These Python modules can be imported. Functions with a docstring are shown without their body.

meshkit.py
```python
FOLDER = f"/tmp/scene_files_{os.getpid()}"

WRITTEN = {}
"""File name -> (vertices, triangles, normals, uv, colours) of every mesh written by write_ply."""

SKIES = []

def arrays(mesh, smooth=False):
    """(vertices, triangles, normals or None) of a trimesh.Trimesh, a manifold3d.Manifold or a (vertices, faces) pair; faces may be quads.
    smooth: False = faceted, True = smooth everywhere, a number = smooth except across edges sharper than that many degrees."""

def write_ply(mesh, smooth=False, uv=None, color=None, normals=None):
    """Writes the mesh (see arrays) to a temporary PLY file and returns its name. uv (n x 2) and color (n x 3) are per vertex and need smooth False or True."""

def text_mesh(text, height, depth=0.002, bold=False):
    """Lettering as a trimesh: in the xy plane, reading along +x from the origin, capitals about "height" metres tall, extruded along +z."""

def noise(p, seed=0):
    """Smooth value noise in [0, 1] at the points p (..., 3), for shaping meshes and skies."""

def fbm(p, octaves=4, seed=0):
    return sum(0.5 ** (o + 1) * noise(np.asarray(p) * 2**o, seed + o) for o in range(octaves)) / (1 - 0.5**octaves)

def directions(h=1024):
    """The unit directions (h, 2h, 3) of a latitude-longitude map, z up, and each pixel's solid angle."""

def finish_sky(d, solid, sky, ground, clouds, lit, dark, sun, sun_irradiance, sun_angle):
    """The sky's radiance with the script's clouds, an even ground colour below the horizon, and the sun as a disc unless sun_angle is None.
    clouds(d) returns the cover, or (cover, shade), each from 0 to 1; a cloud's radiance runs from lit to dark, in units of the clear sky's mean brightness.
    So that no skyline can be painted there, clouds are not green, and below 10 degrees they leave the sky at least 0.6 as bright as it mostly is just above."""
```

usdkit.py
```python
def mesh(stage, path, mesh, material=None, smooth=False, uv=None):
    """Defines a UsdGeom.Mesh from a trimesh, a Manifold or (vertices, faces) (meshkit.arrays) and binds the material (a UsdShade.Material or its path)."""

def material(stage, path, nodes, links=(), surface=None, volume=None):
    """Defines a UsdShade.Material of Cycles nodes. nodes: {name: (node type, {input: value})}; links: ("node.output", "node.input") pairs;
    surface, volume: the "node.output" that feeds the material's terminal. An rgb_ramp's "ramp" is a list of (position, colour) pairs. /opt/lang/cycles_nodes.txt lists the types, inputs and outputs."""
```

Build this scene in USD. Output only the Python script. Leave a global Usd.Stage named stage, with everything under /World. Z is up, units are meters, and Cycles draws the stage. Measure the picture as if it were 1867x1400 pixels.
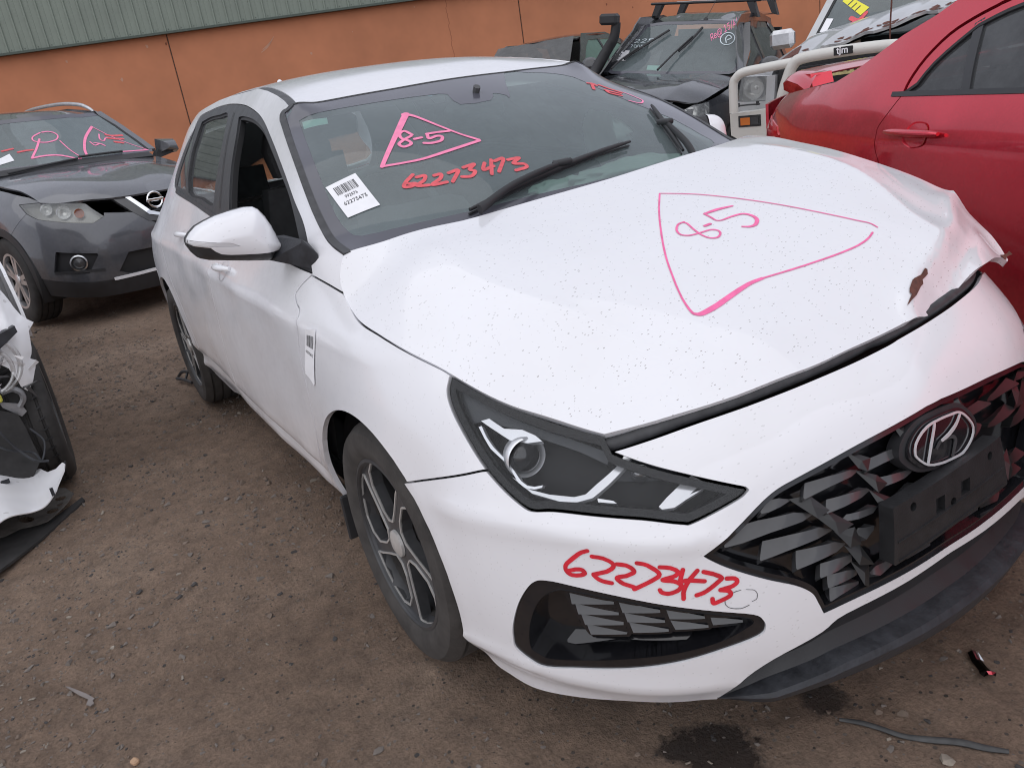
import math, random
import numpy as np
import trimesh
import shapely, shapely.affinity
from shapely.geometry import Polygon, Point, LineString, MultiPolygon
from shapely.ops import unary_union
from scipy.interpolate import RBFInterpolator, CubicSpline, PchipInterpolator
from scipy.spatial import Delaunay, cKDTree
from pxr import Usd, UsdGeom, UsdLux, UsdShade, Sdf, Gf, Vt
import usdkit, meshkit

stage = Usd.Stage.CreateInMemory()
UsdGeom.SetStageUpAxis(stage, UsdGeom.Tokens.z)
UsdGeom.SetStageMetersPerUnit(stage, 1.0)
UsdGeom.Xform.Define(stage, '/World')
UsdGeom.Scope.Define(stage, '/World/Looks')

# ---------------------------------------------------------------- camera, sky, sun, exposure
CAM_POS = (1.727180, -1.409253, 1.348221)
CAM_ROWS = ((0.5227550, 0.8401892, -0.1442545), (0.2262520, -0.2998886, -0.9267561), (-0.8219108, 0.4518285, -0.3468627))   # right, down, forward
FOCAL_PX, PIC_W = 1479.874, 1867.0
cam = UsdGeom.Camera.Define(stage, '/World/camera')
cam.CreateHorizontalApertureAttr(36.0)
cam.CreateVerticalApertureAttr(36.0 * 767 / 1024)
cam.CreateFocalLengthAttr(36.0 * FOCAL_PX / PIC_W)
cam.CreateClippingRangeAttr(Gf.Vec2f(0.02, 400))
EXPOSURE = 0.05
cam.CreateExposureAttr(EXPOSURE)
_r, _d, _f = CAM_ROWS
cam.AddTransformOp().Set(Gf.Matrix4d(_r[0], _r[1], _r[2], 0, -_d[0], -_d[1], -_d[2], 0, -_f[0], -_f[1], -_f[2], 0, *CAM_POS, 1))

SUN_DIR = np.array([0.35, -0.35, 0.87]); SUN_DIR /= np.linalg.norm(SUN_DIR)
SUN_EL, SUN_ROT = math.asin(SUN_DIR[2]), math.atan2(SUN_DIR[0], SUN_DIR[1])
usdkit.material(stage, '/World/Looks/sky_look', {
    't': ('texture_coordinate', {}),
    's': ('sky_texture', {'sky_type': 'single_scattering', 'sun_disc': False, 'sun_elevation': SUN_EL, 'sun_rotation': SUN_ROT, 'altitude': 50.0, 'air_density': 1.0, 'aerosol_density': 3.0}),
    'n': ('noise_texture', {'scale': 1.6, 'detail': 5.0, 'roughness': 0.55}),
    'r': ('rgb_ramp', {'ramp': [(0.3, (5.7, 5.9, 6.75)), (0.7, (8.0, 8.25, 9.3))]}),
    'm': ('mix_color', {'fac': 0.9, 'use_clamp': False, 'use_clamp_result': False}),
    'b': ('background_shader', {'strength': 0.1}),
}, [('t.generated', 'n.vector'), ('n.fac', 'r.fac'), ('s.color', 'm.a'), ('r.color', 'm.b'), ('m.result', 'b.color')], surface='b.background')
dome = UsdLux.DomeLight.Define(stage, '/World/sky')
dome.GetPrim().SetCustomDataByKey('kind', 'structure')
UsdShade.MaterialBindingAPI.Apply(dome.GetPrim()).Bind(UsdShade.Material.Get(stage, '/World/Looks/sky_look'))
sun = UsdLux.DistantLight.Define(stage, '/World/sun')
sun.CreateIntensityAttr(0.32); sun.CreateAngleAttr(120.0); sun.CreateNormalizeAttr(True); sun.CreateColorAttr(Gf.Vec3f(1, 0.985, 0.96))
_q = Gf.Rotation(Gf.Vec3d(0, 0, 1), Gf.Vec3d(*SUN_DIR))
sun.AddTransformOp().Set(Gf.Matrix4d(_q, Gf.Vec3d(0, 0, 0)))

# ---------------------------------------------------------------- helpers: naming, meshes
used = {}
def path_of(name, parent=None):
    base = '/World' if parent is None else str(parent.GetPath())
    p = f'{base}/{name}'
    k = used.get(p, 0); used[p] = k + 1
    return p if k == 0 else f'{p}_{k:03d}'
def tag(o, label=None, cat=None, group=None, kind=None):
    o = o.GetPrim() if hasattr(o, 'GetPrim') else o
    for k, v in (('label', label), ('category', cat), ('group', group), ('kind', kind)):
        if v: o.SetCustomDataByKey(k, v)
    return o
def thing(name, label, cat, loc=(0, 0, 0), rz=0.0, group=None, kind=None):
    x = UsdGeom.Xform.Define(stage, path_of(name))
    x.AddTranslateOp().Set(Gf.Vec3d(*map(float, loc))); x.AddRotateZOp().Set(float(math.degrees(rz)))
    return tag(x, label, cat, group, kind)
def obj(name, mesh, mat, parent=None, smooth=30, label=None, cat=None, group=None, kind=None):
    m = usdkit.mesh(stage, path_of(name, parent), mesh, M[mat], smooth=smooth)
    return tag(m, label, cat, group, kind)
cat_ = trimesh.util.concatenate
def merge(*ms):
    out = []
    for m in ms:
        out += m if isinstance(m, list) else [m]
    return cat_([trimesh.Trimesh(np.asarray(m.vertices), np.asarray(m.faces), process=False) for m in out])
def moved(m, t=(0, 0, 0), rz=0.0, R=None):
    m = m.copy(); T = np.eye(4)
    if rz: T = trimesh.transformations.rotation_matrix(rz, [0, 0, 1])
    if R is not None: T[:3, :3] = R
    T[:3, 3] = t; m.apply_transform(T); return m
def mirrored(m):
    m = m.copy(); m.vertices[:, 1] *= -1; m.invert(); return m
def box(c, s, R=None, bevel=0.0):
    """A box with chamfered edges: centre, full size, optional rotation."""
    s = np.asarray(s, float) / 2
    if bevel > 0:
        b = min(bevel, s.min() * .9); v = []
        for sx in (-1, 1):
            for sy in (-1, 1):
                for sz in (-1, 1):
                    v += [(sx * s[0], sy * (s[1] - b), sz * (s[2] - b)), (sx * (s[0] - b), sy * s[1], sz * (s[2] - b)), (sx * (s[0] - b), sy * (s[1] - b), sz * s[2])]
        m = trimesh.convex.convex_hull(np.array(v))
    else:
        m = trimesh.creation.box(2 * s)
    T = np.eye(4)
    if R is not None: T[:3, :3] = R
    T[:3, 3] = c; m.apply_transform(T); return m
def hull(pts): return trimesh.convex.convex_hull(np.asarray(pts, float))
def frame(fwd, up=(0, 0, 1)):
    f = np.asarray(fwd, float); f /= np.linalg.norm(f); r = np.cross(f, up); r /= np.linalg.norm(r); u = np.cross(r, f)
    return np.stack([f, -r, u], 1)                           # columns: x forward, y left, z up
def smooth_path(p, n=8, closed=False):
    """Catmull-Rom through the points."""
    p = np.asarray(p, float)
    if len(p) < 3 and not closed:
        return np.linspace(p[0], p[1], n + 1)
    q = np.vstack([p[-1], p, p[0], p[1]]) if closed else np.vstack([2 * p[0] - p[1], p, 2 * p[-1] - p[-2]])
    out = []
    for i in range(1, len(q) - 2):
        a, b, c, d = q[i - 1], q[i], q[i + 1], q[i + 2]
        t = np.linspace(0, 1, n, endpoint=False)[:, None]
        out.append(.5 * (2 * b + (c - a) * t + (2 * a - 5 * b + 4 * c - d) * t ** 2 + (3 * b - a - 3 * c + d) * t ** 3))
    r = np.vstack(out)
    return r if closed else np.vstack([r, p[-1]])
def tube(pts, r, sides=10, closed=False, n=6, smooth_it=True, sy=1.0):
    """A round bar along a path. r may be one number or one per path point."""
    p = np.asarray(pts, float); rr = np.broadcast_to(np.asarray(r, float), (len(p),))
    if smooth_it:
        q = smooth_path(np.hstack([p, rr[:, None]]), n, closed); p, rr = q[:, :3], q[:, 3]
    k = len(p)
    t = (np.roll(p, -1, 0) - np.roll(p, 1, 0)) if closed else np.gradient(p, axis=0)
    t /= np.linalg.norm(t, axis=1, keepdims=True) + 1e-12
    u = np.cross(t[0], [0, 0, 1.0]); u = np.cross(t[0], [1.0, 0, 0]) if np.linalg.norm(u) < .1 else u
    us = []
    for i in range(k):
        u = u - (u @ t[i]) * t[i]; u /= np.linalg.norm(u) + 1e-12; us.append(u)
    us = np.array(us); w = np.cross(t, us)
    a = np.arange(sides) * 2 * np.pi / sides
    v = (p[:, None] + rr[:, None, None] * (np.cos(a)[None, :, None] * us[:, None] + sy * np.sin(a)[None, :, None] * w[:, None])).reshape(-1, 3)
    f = []
    for i in range(k if closed else k - 1):
        for j in range(sides):
            A, B, Cc, D = i * sides + j, i * sides + (j + 1) % sides, ((i + 1) % k) * sides + (j + 1) % sides, ((i + 1) % k) * sides + j
            f += [(A, B, Cc), (A, Cc, D)]
    if not closed:
        v = np.vstack([v, p[0], p[-1]])
        for j in range(sides):
            f += [(len(v) - 2, (j + 1) % sides, j), (len(v) - 1, (k - 1) * sides + j, (k - 1) * sides + (j + 1) % sides)]
    return trimesh.Trimesh(v, f, process=False)
def lathe(prof, n=48, axis='y', a0=0.0, a1=2 * math.pi):
    """prof: (radius, along) pairs, turned about the axis."""
    prof = np.asarray(prof, float); full = abs(a1 - a0 - 2 * math.pi) < 1e-6
    a = np.linspace(a0, a1, n, endpoint=not full); k = len(prof)
    c, s = np.cos(a)[:, None], np.sin(a)[:, None]; r, h = prof[None, :, 0], prof[None, :, 1]
    comp = {'y': (r * c, h + 0 * c, r * s), 'x': (h + 0 * c, r * c, r * s), 'z': (r * c, r * s, h + 0 * c)}[axis]
    v = np.stack(comp, -1).reshape(-1, 3); f = []
    for i in range(n if full else n - 1):
        for j in range(k - 1):
            A, B, Cc, D = i * k + j, i * k + j + 1, ((i + 1) % n) * k + j + 1, ((i + 1) % n) * k + j
            f += [(A, B, Cc), (A, Cc, D)]
    m = trimesh.Trimesh(v, f, process=False); return m
def grid(P, closed_u=False, flip=False):
    """P: (m, n, 3) points to quads."""
    P = np.asarray(P, float); m, n = P.shape[:2]; f = []
    for i in range(m if closed_u else m - 1):
        for j in range(n - 1):
            A, B, Cc, D = i * n + j, i * n + j + 1, ((i + 1) % m) * n + j + 1, ((i + 1) % m) * n + j
            f += [(A, D, Cc), (A, Cc, B)] if flip else [(A, B, Cc), (A, Cc, D)]
    return trimesh.Trimesh(P.reshape(-1, 3), f, process=False)
def extrude(poly, h, z0=0.0):
    poly = poly if hasattr(poly, 'geom_type') else Polygon(poly).buffer(0)
    gs = getattr(poly, 'geoms', [poly])
    m = merge(*[trimesh.creation.extrude_polygon(g, h, engine='earcut') for g in gs if g.area > 1e-9]); m.apply_translation([0, 0, z0]); return m

# ---------------------------------------------------------------- helpers: panels cut from smooth surfaces
def dense(ring, step):
    ring = np.asarray(ring, float); out = []
    for a, b in zip(ring, np.roll(ring, -1, 0)):
        k = max(1, int(math.ceil(np.linalg.norm(b - a) / step)))
        out.append(a + (b - a) * (np.arange(k) / k)[:, None])
    return np.vstack(out)
def fill(poly, res, jitter_seed=0):
    """Triangles over a polygon in a surface's own coordinates."""
    poly = poly.buffer(0)
    if poly.geom_type != 'Polygon': poly = max(poly.geoms, key=lambda g: g.area)
    poly = shapely.geometry.polygon.orient(poly)
    rings = [dense(np.array(r.coords)[:-1], res * .7) for r in [poly.exterior, *poly.interiors]]
    x0, y0, x1, y1 = poly.bounds
    xs, ys = np.arange(x0 + res / 2, x1, res), np.arange(y0 + res / 2, y1, res * .866)
    g = np.array([(x + (res / 2 if k % 2 else 0), y) for k, y in enumerate(ys) for x in xs]).reshape(-1, 2)
    if len(g):
        inner = poly.buffer(-.4 * res)
        g = g[shapely.contains_xy(inner, g[:, 0], g[:, 1])] if not inner.is_empty else g[:0]
    pts = np.vstack(rings + [g])
    tri = Delaunay(pts).simplices
    c = pts[tri].mean(1); e1, e2 = pts[tri[:, 1]] - pts[tri[:, 0]], pts[tri[:, 2]] - pts[tri[:, 0]]
    cr = e1[:, 0] * e2[:, 1] - e1[:, 1] * e2[:, 0]
    ok = shapely.contains_xy(poly, c[:, 0], c[:, 1]) & (np.abs(cr) > 1e-10)
    tri, cr = tri[ok], cr[ok]
    tri = np.where(cr[:, None] > 0, tri, tri[:, ::-1])
    loops, n = [], 0
    for r in rings:
        loops.append(np.arange(n, n + len(r))); n += len(r)
    return pts, tri, loops
def panel(surf, poly, res=.03, flange=.014, lift=0.0, flip=None, inward=None, edge=0.0):
    """Cuts the polygon out of a surface and turns its edges inwards. surf(points (n,2)) -> (n,3). inward: a point inside the body."""
    pts, tri, loops = fill(poly, res)
    V = surf(pts)
    h = 1e-4
    du, dv = surf(pts + [h, 0]) - V, surf(pts + [0, h]) - V
    N = np.cross(du, dv); N /= np.linalg.norm(N, axis=1, keepdims=True) + 1e-15
    if inward is not None:
        s = np.sign(((V - np.asarray(inward)) * N).sum(1).sum() + 1e-12)
    else:
        s = -1 if flip else 1
    N *= s
    if s < 0: tri = tri[:, ::-1]
    V = V + N * lift
    verts, faces, n = [V], [tri], len(V)
    if flange:
        for L in loops:
            ring = V[L] - N[L] * flange
            k = len(L); verts.append(ring); i = np.arange(k); j = (i + 1) % k
            A, B, Cc, D = L[i], L[j], n + j, n + i
            q = np.vstack([np.stack([B, A, D], 1), np.stack([B, D, Cc], 1)])
            faces.append(q if s > 0 else q[:, ::-1]); n += k
    return trimesh.Trimesh(np.vstack(verts), np.vstack(faces), process=False)
def slab(surf, poly, res, thick, lift=0.0, inward=None):
    """As panel, closed at the back: a pad or strip of even thickness standing proud by lift."""
    a = panel(surf, poly, res, thick, lift, inward=inward)
    b = panel(surf, poly, res, 0, lift - thick, inward=inward); b.invert()
    return merge(a, b)
def stroke(pts, w, n=6, closed=False, ends=True):
    """A pen stroke as a polygon: w may vary along it."""
    p = np.asarray(pts, float); ww = np.broadcast_to(np.asarray(w, float), (len(p),))
    q = smooth_path(np.hstack([p, ww[:, None]]), n, closed)
    pieces = [LineString([a[:2], b[:2]]).buffer((a[2] + b[2]) / 4, quad_segs=3) for a, b in zip(q[:-1], q[1:])]
    if closed: pieces.append(LineString([q[-1][:2], q[0][:2]]).buffer(q[0][2] / 2, quad_segs=3))
    return unary_union(pieces).simplify(.0004)
def parts_of(g): return [x for x in getattr(g, 'geoms', [g]) if x.geom_type == 'Polygon' and x.area > 1e-8]
def decal(surf, shape, res=.01, lift=.0012, inward=None):
    return merge(*[panel(surf, g, res, 0, lift, inward=inward) for g in parts_of(shape)])
def spline_rbf(ctrl, scale=(1, 1), smoothing=1e-5):
    c = np.asarray(ctrl, float)
    r = RBFInterpolator(c[:, :2] * scale, c[:, 2], kernel='thin_plate_spline', smoothing=smoothing)
    return lambda q: r(np.asarray(q, float).reshape(-1, 2) * scale)
def fast2(fn, x0, x1, y0, y1, h=.01):
    """Tabulates a slow two-variable function and evaluates it by smooth bicubic splines."""
    from scipy.interpolate import RectBivariateSpline
    X, Y = np.arange(x0, x1 + h, h), np.arange(y0, y1 + h, h)
    gx, gy = np.meshgrid(X, Y, indexing='ij')
    s = RectBivariateSpline(X, Y, fn(np.stack([gx.ravel(), gy.ravel()], 1)).reshape(gx.shape))
    return lambda q: s.ev(q[:, 0], q[:, 1])
def smin(a, b, r):
    """Smooth minimum with rounding radius r."""
    h = np.clip(.5 + .5 * (b - a) / r, 0, 1)
    return b + (a - b) * h - r * h * (1 - h)
def bump1(x, c, w): return np.exp(-((x - c) / w) ** 2)
def sstep(x, a, b):
    t = np.clip((x - a) / (b - a), 0, 1); return t * t * (3 - 2 * t)
class Band:
    """The wrap-round side of a car: a plan curve from the front centre along the side to the rear centre, offset by d(u, z). u is signed: + is the car's right (y < 0)."""
    def __init__(self, plan, ctrl, extra=None, h=.02, zr=(.0, 1.6)):
        plan = np.asarray(plan, float)
        full = np.vstack([plan[:0:-1] * [1, -1], plan])
        t = np.r_[0, np.cumsum(np.linalg.norm(np.diff(full, axis=0), axis=1))]
        cs = CubicSpline(t, full)
        tt = np.linspace(0, t[-1], 6000); q = cs(tt)
        s = np.r_[0, np.cumsum(np.linalg.norm(np.diff(q, axis=0), axis=1))]
        mid = np.interp(t[len(plan) - 1], tt, s)
        self.B = CubicSpline(s - mid, q); self.umax = mid; self.extra = extra
        uu = np.linspace(0, mid, 3000); self.uu = uu; self.tree = cKDTree(self.B(uu))
        c = np.array([(self.u_at(x, y), z, d) for (x, y, z, d) in ctrl])
        m = c[c[:, 0] < .5] * [-1, 1, 1]; m = m[m[:, 0] < -.02]
        f = spline_rbf(np.vstack([c, m]), (1, 1.6), 2e-4)
        self.d0 = fast2(f, -.05, mid + .05, zr[0], zr[1], h)
    def u_at(self, x, y):
        return self.uu[self.tree.query([x, abs(y)])[1]]
    def normal(self, u):
        t = self.B(u, 1); t = t / np.linalg.norm(t, axis=1, keepdims=True)
        return np.stack([-t[:, 1], t[:, 0]], 1) * -1.0          # outward for a curve running front -> right side (positive) -> rear
    def d(self, u, z):
        d = self.d0(np.stack([u, z], 1))
        return d + self.extra(self.B(u)[:, 0], z, u) if self.extra else d
    def __call__(self, q):
        q = np.asarray(q, float); u, z = np.abs(q[:, 0]), q[:, 1]
        p = self.B(u) + self.normal(u) * self.d(u, z)[:, None]
        return np.stack([p[:, 0], -p[:, 1] * np.where(q[:, 0] >= 0, 1, -1), z], 1)
    def uz(self, X):
        """Nearest surface coordinates of 3D points."""
        X = np.asarray(X, float).reshape(-1, 3); u = self.uu[self.tree.query(np.stack([X[:, 0], np.abs(X[:, 1])], 1))[1]]
        return np.stack([u * np.where(X[:, 1] <= 0, 1, -1), X[:, 2]], 1)
    def gap(self, X):
        a = self.uz(X); u = np.abs(a[:, 0]); b = self.B(u)
        return ((np.stack([X[:, 0], np.abs(X[:, 1])], 1) - b) * self.normal(u)).sum(1) - self.d(u, a[:, 1])
class Height:
    """A surface z = f(x, y)."""
    def __init__(self, fn): self.fn = fn
    def __call__(self, q):
        q = np.asarray(q, float); return np.stack([q[:, 0], q[:, 1], self.fn(q)], 1)
    def uz(self, X): return np.asarray(X)[:, :2]
    def gap(self, X): return X[:, 2] - self.fn(X[:, :2])
def hit(surf, O, D, t0=.5, t1=9.0, n=500):
    """First point where rays from O along D meet a surface."""
    D = np.atleast_2d(D); T = np.linspace(t0, t1, n); out = []
    for d in D:
        g = surf.gap(O + d * T[:, None])
        k = np.nonzero((g[:-1] > 0) & (g[1:] <= 0))[0]
        if not len(k):
            k = [np.abs(g).argmin()]; out.append(O + d * T[k[0]]); continue
        a, b = T[k[0]], T[k[0] + 1]
        for _ in range(30):
            m = (a + b) / 2
            if surf.gap((O + d * m)[None])[0] > 0: a = m
            else: b = m
        out.append(O + d * (a + b) / 2)
    return np.array(out)

# ---------------------------------------------------------------- white hatchback: its smooth surfaces (x forward from the front axle, y to its left, z up)
I30_PLAN = [(.892, 0), (.882, .2), (.852, .38), (.79, .55), (.70, .67), (.58, .76), (.43, .842), (.3, .870), (.18, .882), (0, .886), (-.5, .889), (-1.3, .890), (-2.2, .878), (-2.65, .874), (-2.95, .852), (-3.2, .78), (-3.36, .62), (-3.42, .3), (-3.43, 0)]
def stations(xy, rows): return [(xy[0], xy[1], z, d) for z, d in rows]
_side = [(.12, -.15), (.2, -.098), (.25, -.066), (.30, -.048), (.35, -.034), (.40, -.012), (.46, -.002), (.55, 0), (.68, -.006), (.78, -.012), (.86, -.032), (.95, -.078), (1.06, -.128), (1.2, -.205), (1.33, -.286), (1.41, -.348), (1.5, -.43)]
I30_CTRL = (sum([stations((x, .89), _side) for x in (-.55, -1.0, -1.5, -2.0)], [])
    + stations((0, .884), [(.12, -.06), (.3, -.01), (.5, 0), (.66, 0), (.74, -.012), (.82, -.045), (.88, -.085), (.94, -.14), (1.02, -.20)])
    + stations((.3, .87), [(.15, -.03), (.3, -.006), (.5, 0), (.64, -.015), (.73, -.042), (.80, -.08), (.86, -.125)])
    + stations((.55, .775), [(.17, -.02), (.3, 0), (.42, .003), (.52, -.008), (.6, -.028), (.68, -.065), (.76, -.125)])
    + stations((.79, .55), [(.17, -.02), (.26, .0), (.36, .005), (.48, -.006), (.58, -.03), (.66, -.068), (.73, -.125)])
    + stations((.852, .38), [(.17, -.01), (.25, .008), (.355, .012), (.48, 0), (.58, -.026), (.66, -.062), (.735, -.125)])
    + stations((.892, 0), [(.15, .01), (.25, .012), (.35, .008), (.45, 0), (.56, -.014), (.64, -.035), (.70, -.075), (.74, -.12), (.77, -.17)])
    + stations((-2.65, .884), [(.15, -.05), (.4, 0), (.6, .004), (.75, 0), (.85, -.02), (.97, -.075), (1.1, -.145), (1.25, -.235), (1.37, -.315), (1.45, -.40)])
    + stations((-3.05, .84), [(.2, -.03), (.5, 0), (.8, 0), (.9, -.045), (1.05, -.15), (1.25, -.30), (1.37, -.40)])
    + stations((-3.36, .62), [(.2, -.03), (.5, 0), (.75, 0), (.9, -.05), (1.05, -.17), (1.25, -.36), (1.37, -.47)])
    + stations((-3.43, 0), [(.2, -.03), (.5, 0), (.75, 0), (.9, -.05), (1.05, -.14), (1.25, -.30), (1.37, -.40)]))
def i30_extra(x, z, u):
    """Creases: the shoulder line through the door handles, the lower door fold, the wheel-arch lips and the folds of the front bumper."""
    zc = .835 + .035 * np.clip((-x - .3) / 2.2, -.3, 1)
    on = sstep(x, .35, -.1)
    e = .017 * np.exp(-np.abs(z - zc) / .036) * on
    door = sstep(x, -.38, -.6)
    e += door * (.010 * np.exp(-np.abs(z - .40) / .03) - .010 * bump1(z, .345, .022) + .012 * bump1(z, .295, .02))
    zf = .535 + .03 * sstep(u, .55, 1.05)                       # bumper: a fold under the lamps, and the turned-under lower edge
    e += .015 * np.exp(-np.abs(z - zf) / .03) * sstep(u, .46, .62) * sstep(u, 1.22, 1.05) * (z < .75)
    zl = .212 + .03 * sstep(u, .85, 1.1)
    e += (.009 * np.exp(-np.abs(z - zl) / .02) - .020 * sstep(z, zl, zl - .07)) * sstep(u, .46, .60) * sstep(u, 1.24, 1.10)
    for cx in (0, -2.65):
        r = np.hypot(x - cx, z - .316)
        e += .006 * np.exp(-np.maximum(r - .37, 0) / .03) * (z > .05) * sstep(np.abs(x - cx), .62, .45)
    return e
I30 = Band(I30_PLAN, I30_CTRL, i30_extra)
# bonnet: right and front edges as pressed, the left edge sprung up and buckled by the crash
_hood = [(-.235, -.745, 1.007), (-.184, -.790, .926), (-.065, -.809, .883), (.057, -.808, .865), (.191, -.794, .843), (.315, -.768, .816), (.373, -.750, .795), (.455, -.705, .758), (.533, -.659, .735), (.603, -.615, .715),
         (.663, -.51, .736), (.713, -.381, .745), (.737, -.219, .753), (.741, -.09, .758), (.741, .0, .760), (.742, .10, .762), (.738, .22, .760), (.722, .36, .765), (.70, .48, .775), (.655, .585, .782), (.62, .66, .782),
         (-.20, -.649, 1.02), (-.15, -.45, 1.032), (-.13, -.22, 1.044), (-.13, 0, 1.052), (-.145, .19, 1.06), (-.18, .45, 1.066), (-.24, .62, 1.066),
         (-.30, .74, 1.061), (-.20, .74, 1.056), (-.083, .74, 1.036), (.03, .74, 1.015), (.12, .74, .993), (.203, .74, .970), (.27, .74, .950), (.33, .74, .929), (.39, .74, .902), (.448, .74, .872), (.496, .74, .846), (.537, .74, .822), (.565, .735, .785), (.592, .725, .750),
         (.15, -.66, .930), (.32, -.60, .885), (.5, -.52, .815), (0, -.68, .970),
         (.1, -.3, .990), (.1, 0, 1.003), (.1, .3, 1.012), (.35, -.3, .922), (.35, 0, .938), (.35, .3, .952), (.55, -.25, .850), (.55, 0, .865), (.55, .25, .876), (.66, 0, .808), (.66, -.25, .800), (.62, .38, .842), (.5, .5, .888), (.25, .55, .982), (.0, .55, 1.035)]
_hood_tps = fast2(spline_rbf([(x, y, z) for x, y, z in _hood], smoothing=2e-5), -.42, .85, -.95, .95, .01)
DENT = np.array([(.745, .06), (.70, .145), (.662, .24), (.645, .30), (.62, .38), (.555, .54), (.47, .66), (.40, .80)])      # the crease at which the left corner folds down
def dent_dist(q):
    """Signed distance from the fold, positive towards the crushed corner."""
    q = np.asarray(q, float); best = np.full(len(q), 9.0); sg = np.ones(len(q))
    for a, b in zip(DENT[:-1], DENT[1:]):
        t = np.clip(((q - a) @ (b - a)) / ((b - a) @ (b - a)), 0, 1); w = q - (a + t[:, None] * (b - a)); dd = np.linalg.norm(w, axis=1)
        side = np.sign((b - a)[0] * w[:, 1] - (b - a)[1] * w[:, 0]); k = dd < best
        best[k], sg[k] = dd[k], side[k]
    return -best * sg
def hood_z(q):
    x, y = q[:, 0], q[:, 1]
    z = _hood_tps(q)
    yc = .60 - .16 * sstep(x, .1, .62)                         # pressed swage lines
    z = z + .007 * np.exp(-np.abs(np.abs(y) - yc) / .035) * sstep(x, -.2, 0) * sstep(x, .66, .5)
    d = dent_dist(q)
    near = sstep(y, .05, .17)
    z = z + near * (.016 * np.exp(-np.abs(d) / .03) - .026 * sstep(d, .0, .045) * sstep(d, .30, .12))
    z = z + near * .010 * np.sin(d * 46 + y * 9) * bump1(d, .10, .09)
    return z
HOOD = Height(hood_z)
# windscreen and roof
_apil = [(-.235, .745, 1.007), (-.305, .747, 1.023), (-.369, .743, 1.050), (-.492, .724, 1.120), (-.674, .683, 1.215), (-.883, .630, 1.297), (-.992, .600, 1.338), (-1.011, .583, 1.360), (-.962, .575, 1.371)]
_ws = _apil + [(x, -y, z) for x, y, z in _apil] + [(-.95, .50, 1.371), (-.95, -.50, 1.371), (-.945, .40, 1.373), (-.945, -.40, 1.373), (-.935, .22, 1.377), (-.935, -.22, 1.377), (-.93, 0, 1.381), (-.13, 0, .985), (-.15, .35, .985), (-.15, -.35, .985), (-.52, 0, 1.215), (-.53, .35, 1.205), (-.53, -.35, 1.205)]
WS = Height(fast2(spline_rbf(_ws, smoothing=5e-5), -1.2, .1, -.9, .9, .01))
_ditch = [(-.962, .575, 1.371), (-1.064, .556, 1.393), (-1.197, .535, 1.415), (-1.355, .515, 1.437), (-1.533, .498, 1.456), (-1.8, .49, 1.462), (-2.2, .485, 1.452), (-2.6, .48, 1.422), (-2.95, .47, 1.37)]
_roof = _ditch + [(x, -y, z) for x, y, z in _ditch] + [(-.95, .50, 1.371), (-.95, -.50, 1.371), (-.945, .40, 1.373), (-.945, -.40, 1.373), (-.935, .22, 1.377), (-.935, -.22, 1.377), (-.93, 0, 1.381)] + [(x, 0, z) for x, z in ((-1.1, 1.432), (-1.3, 1.463), (-1.5, 1.481), (-1.8, 1.490), (-2.2, 1.480), (-2.6, 1.450), (-3.0, 1.395))] + [(x, s * .3, z - .008) for s in (-1, 1) for x, z in ((-1.1, 1.432), (-1.5, 1.481), (-1.8, 1.490), (-2.2, 1.480), (-2.6, 1.450), (-3.0, 1.395))]
ROOF = Height(fast2(spline_rbf(_roof, smoothing=2e-5), -3.2, -.8, -.8, .8, .01))

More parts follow.
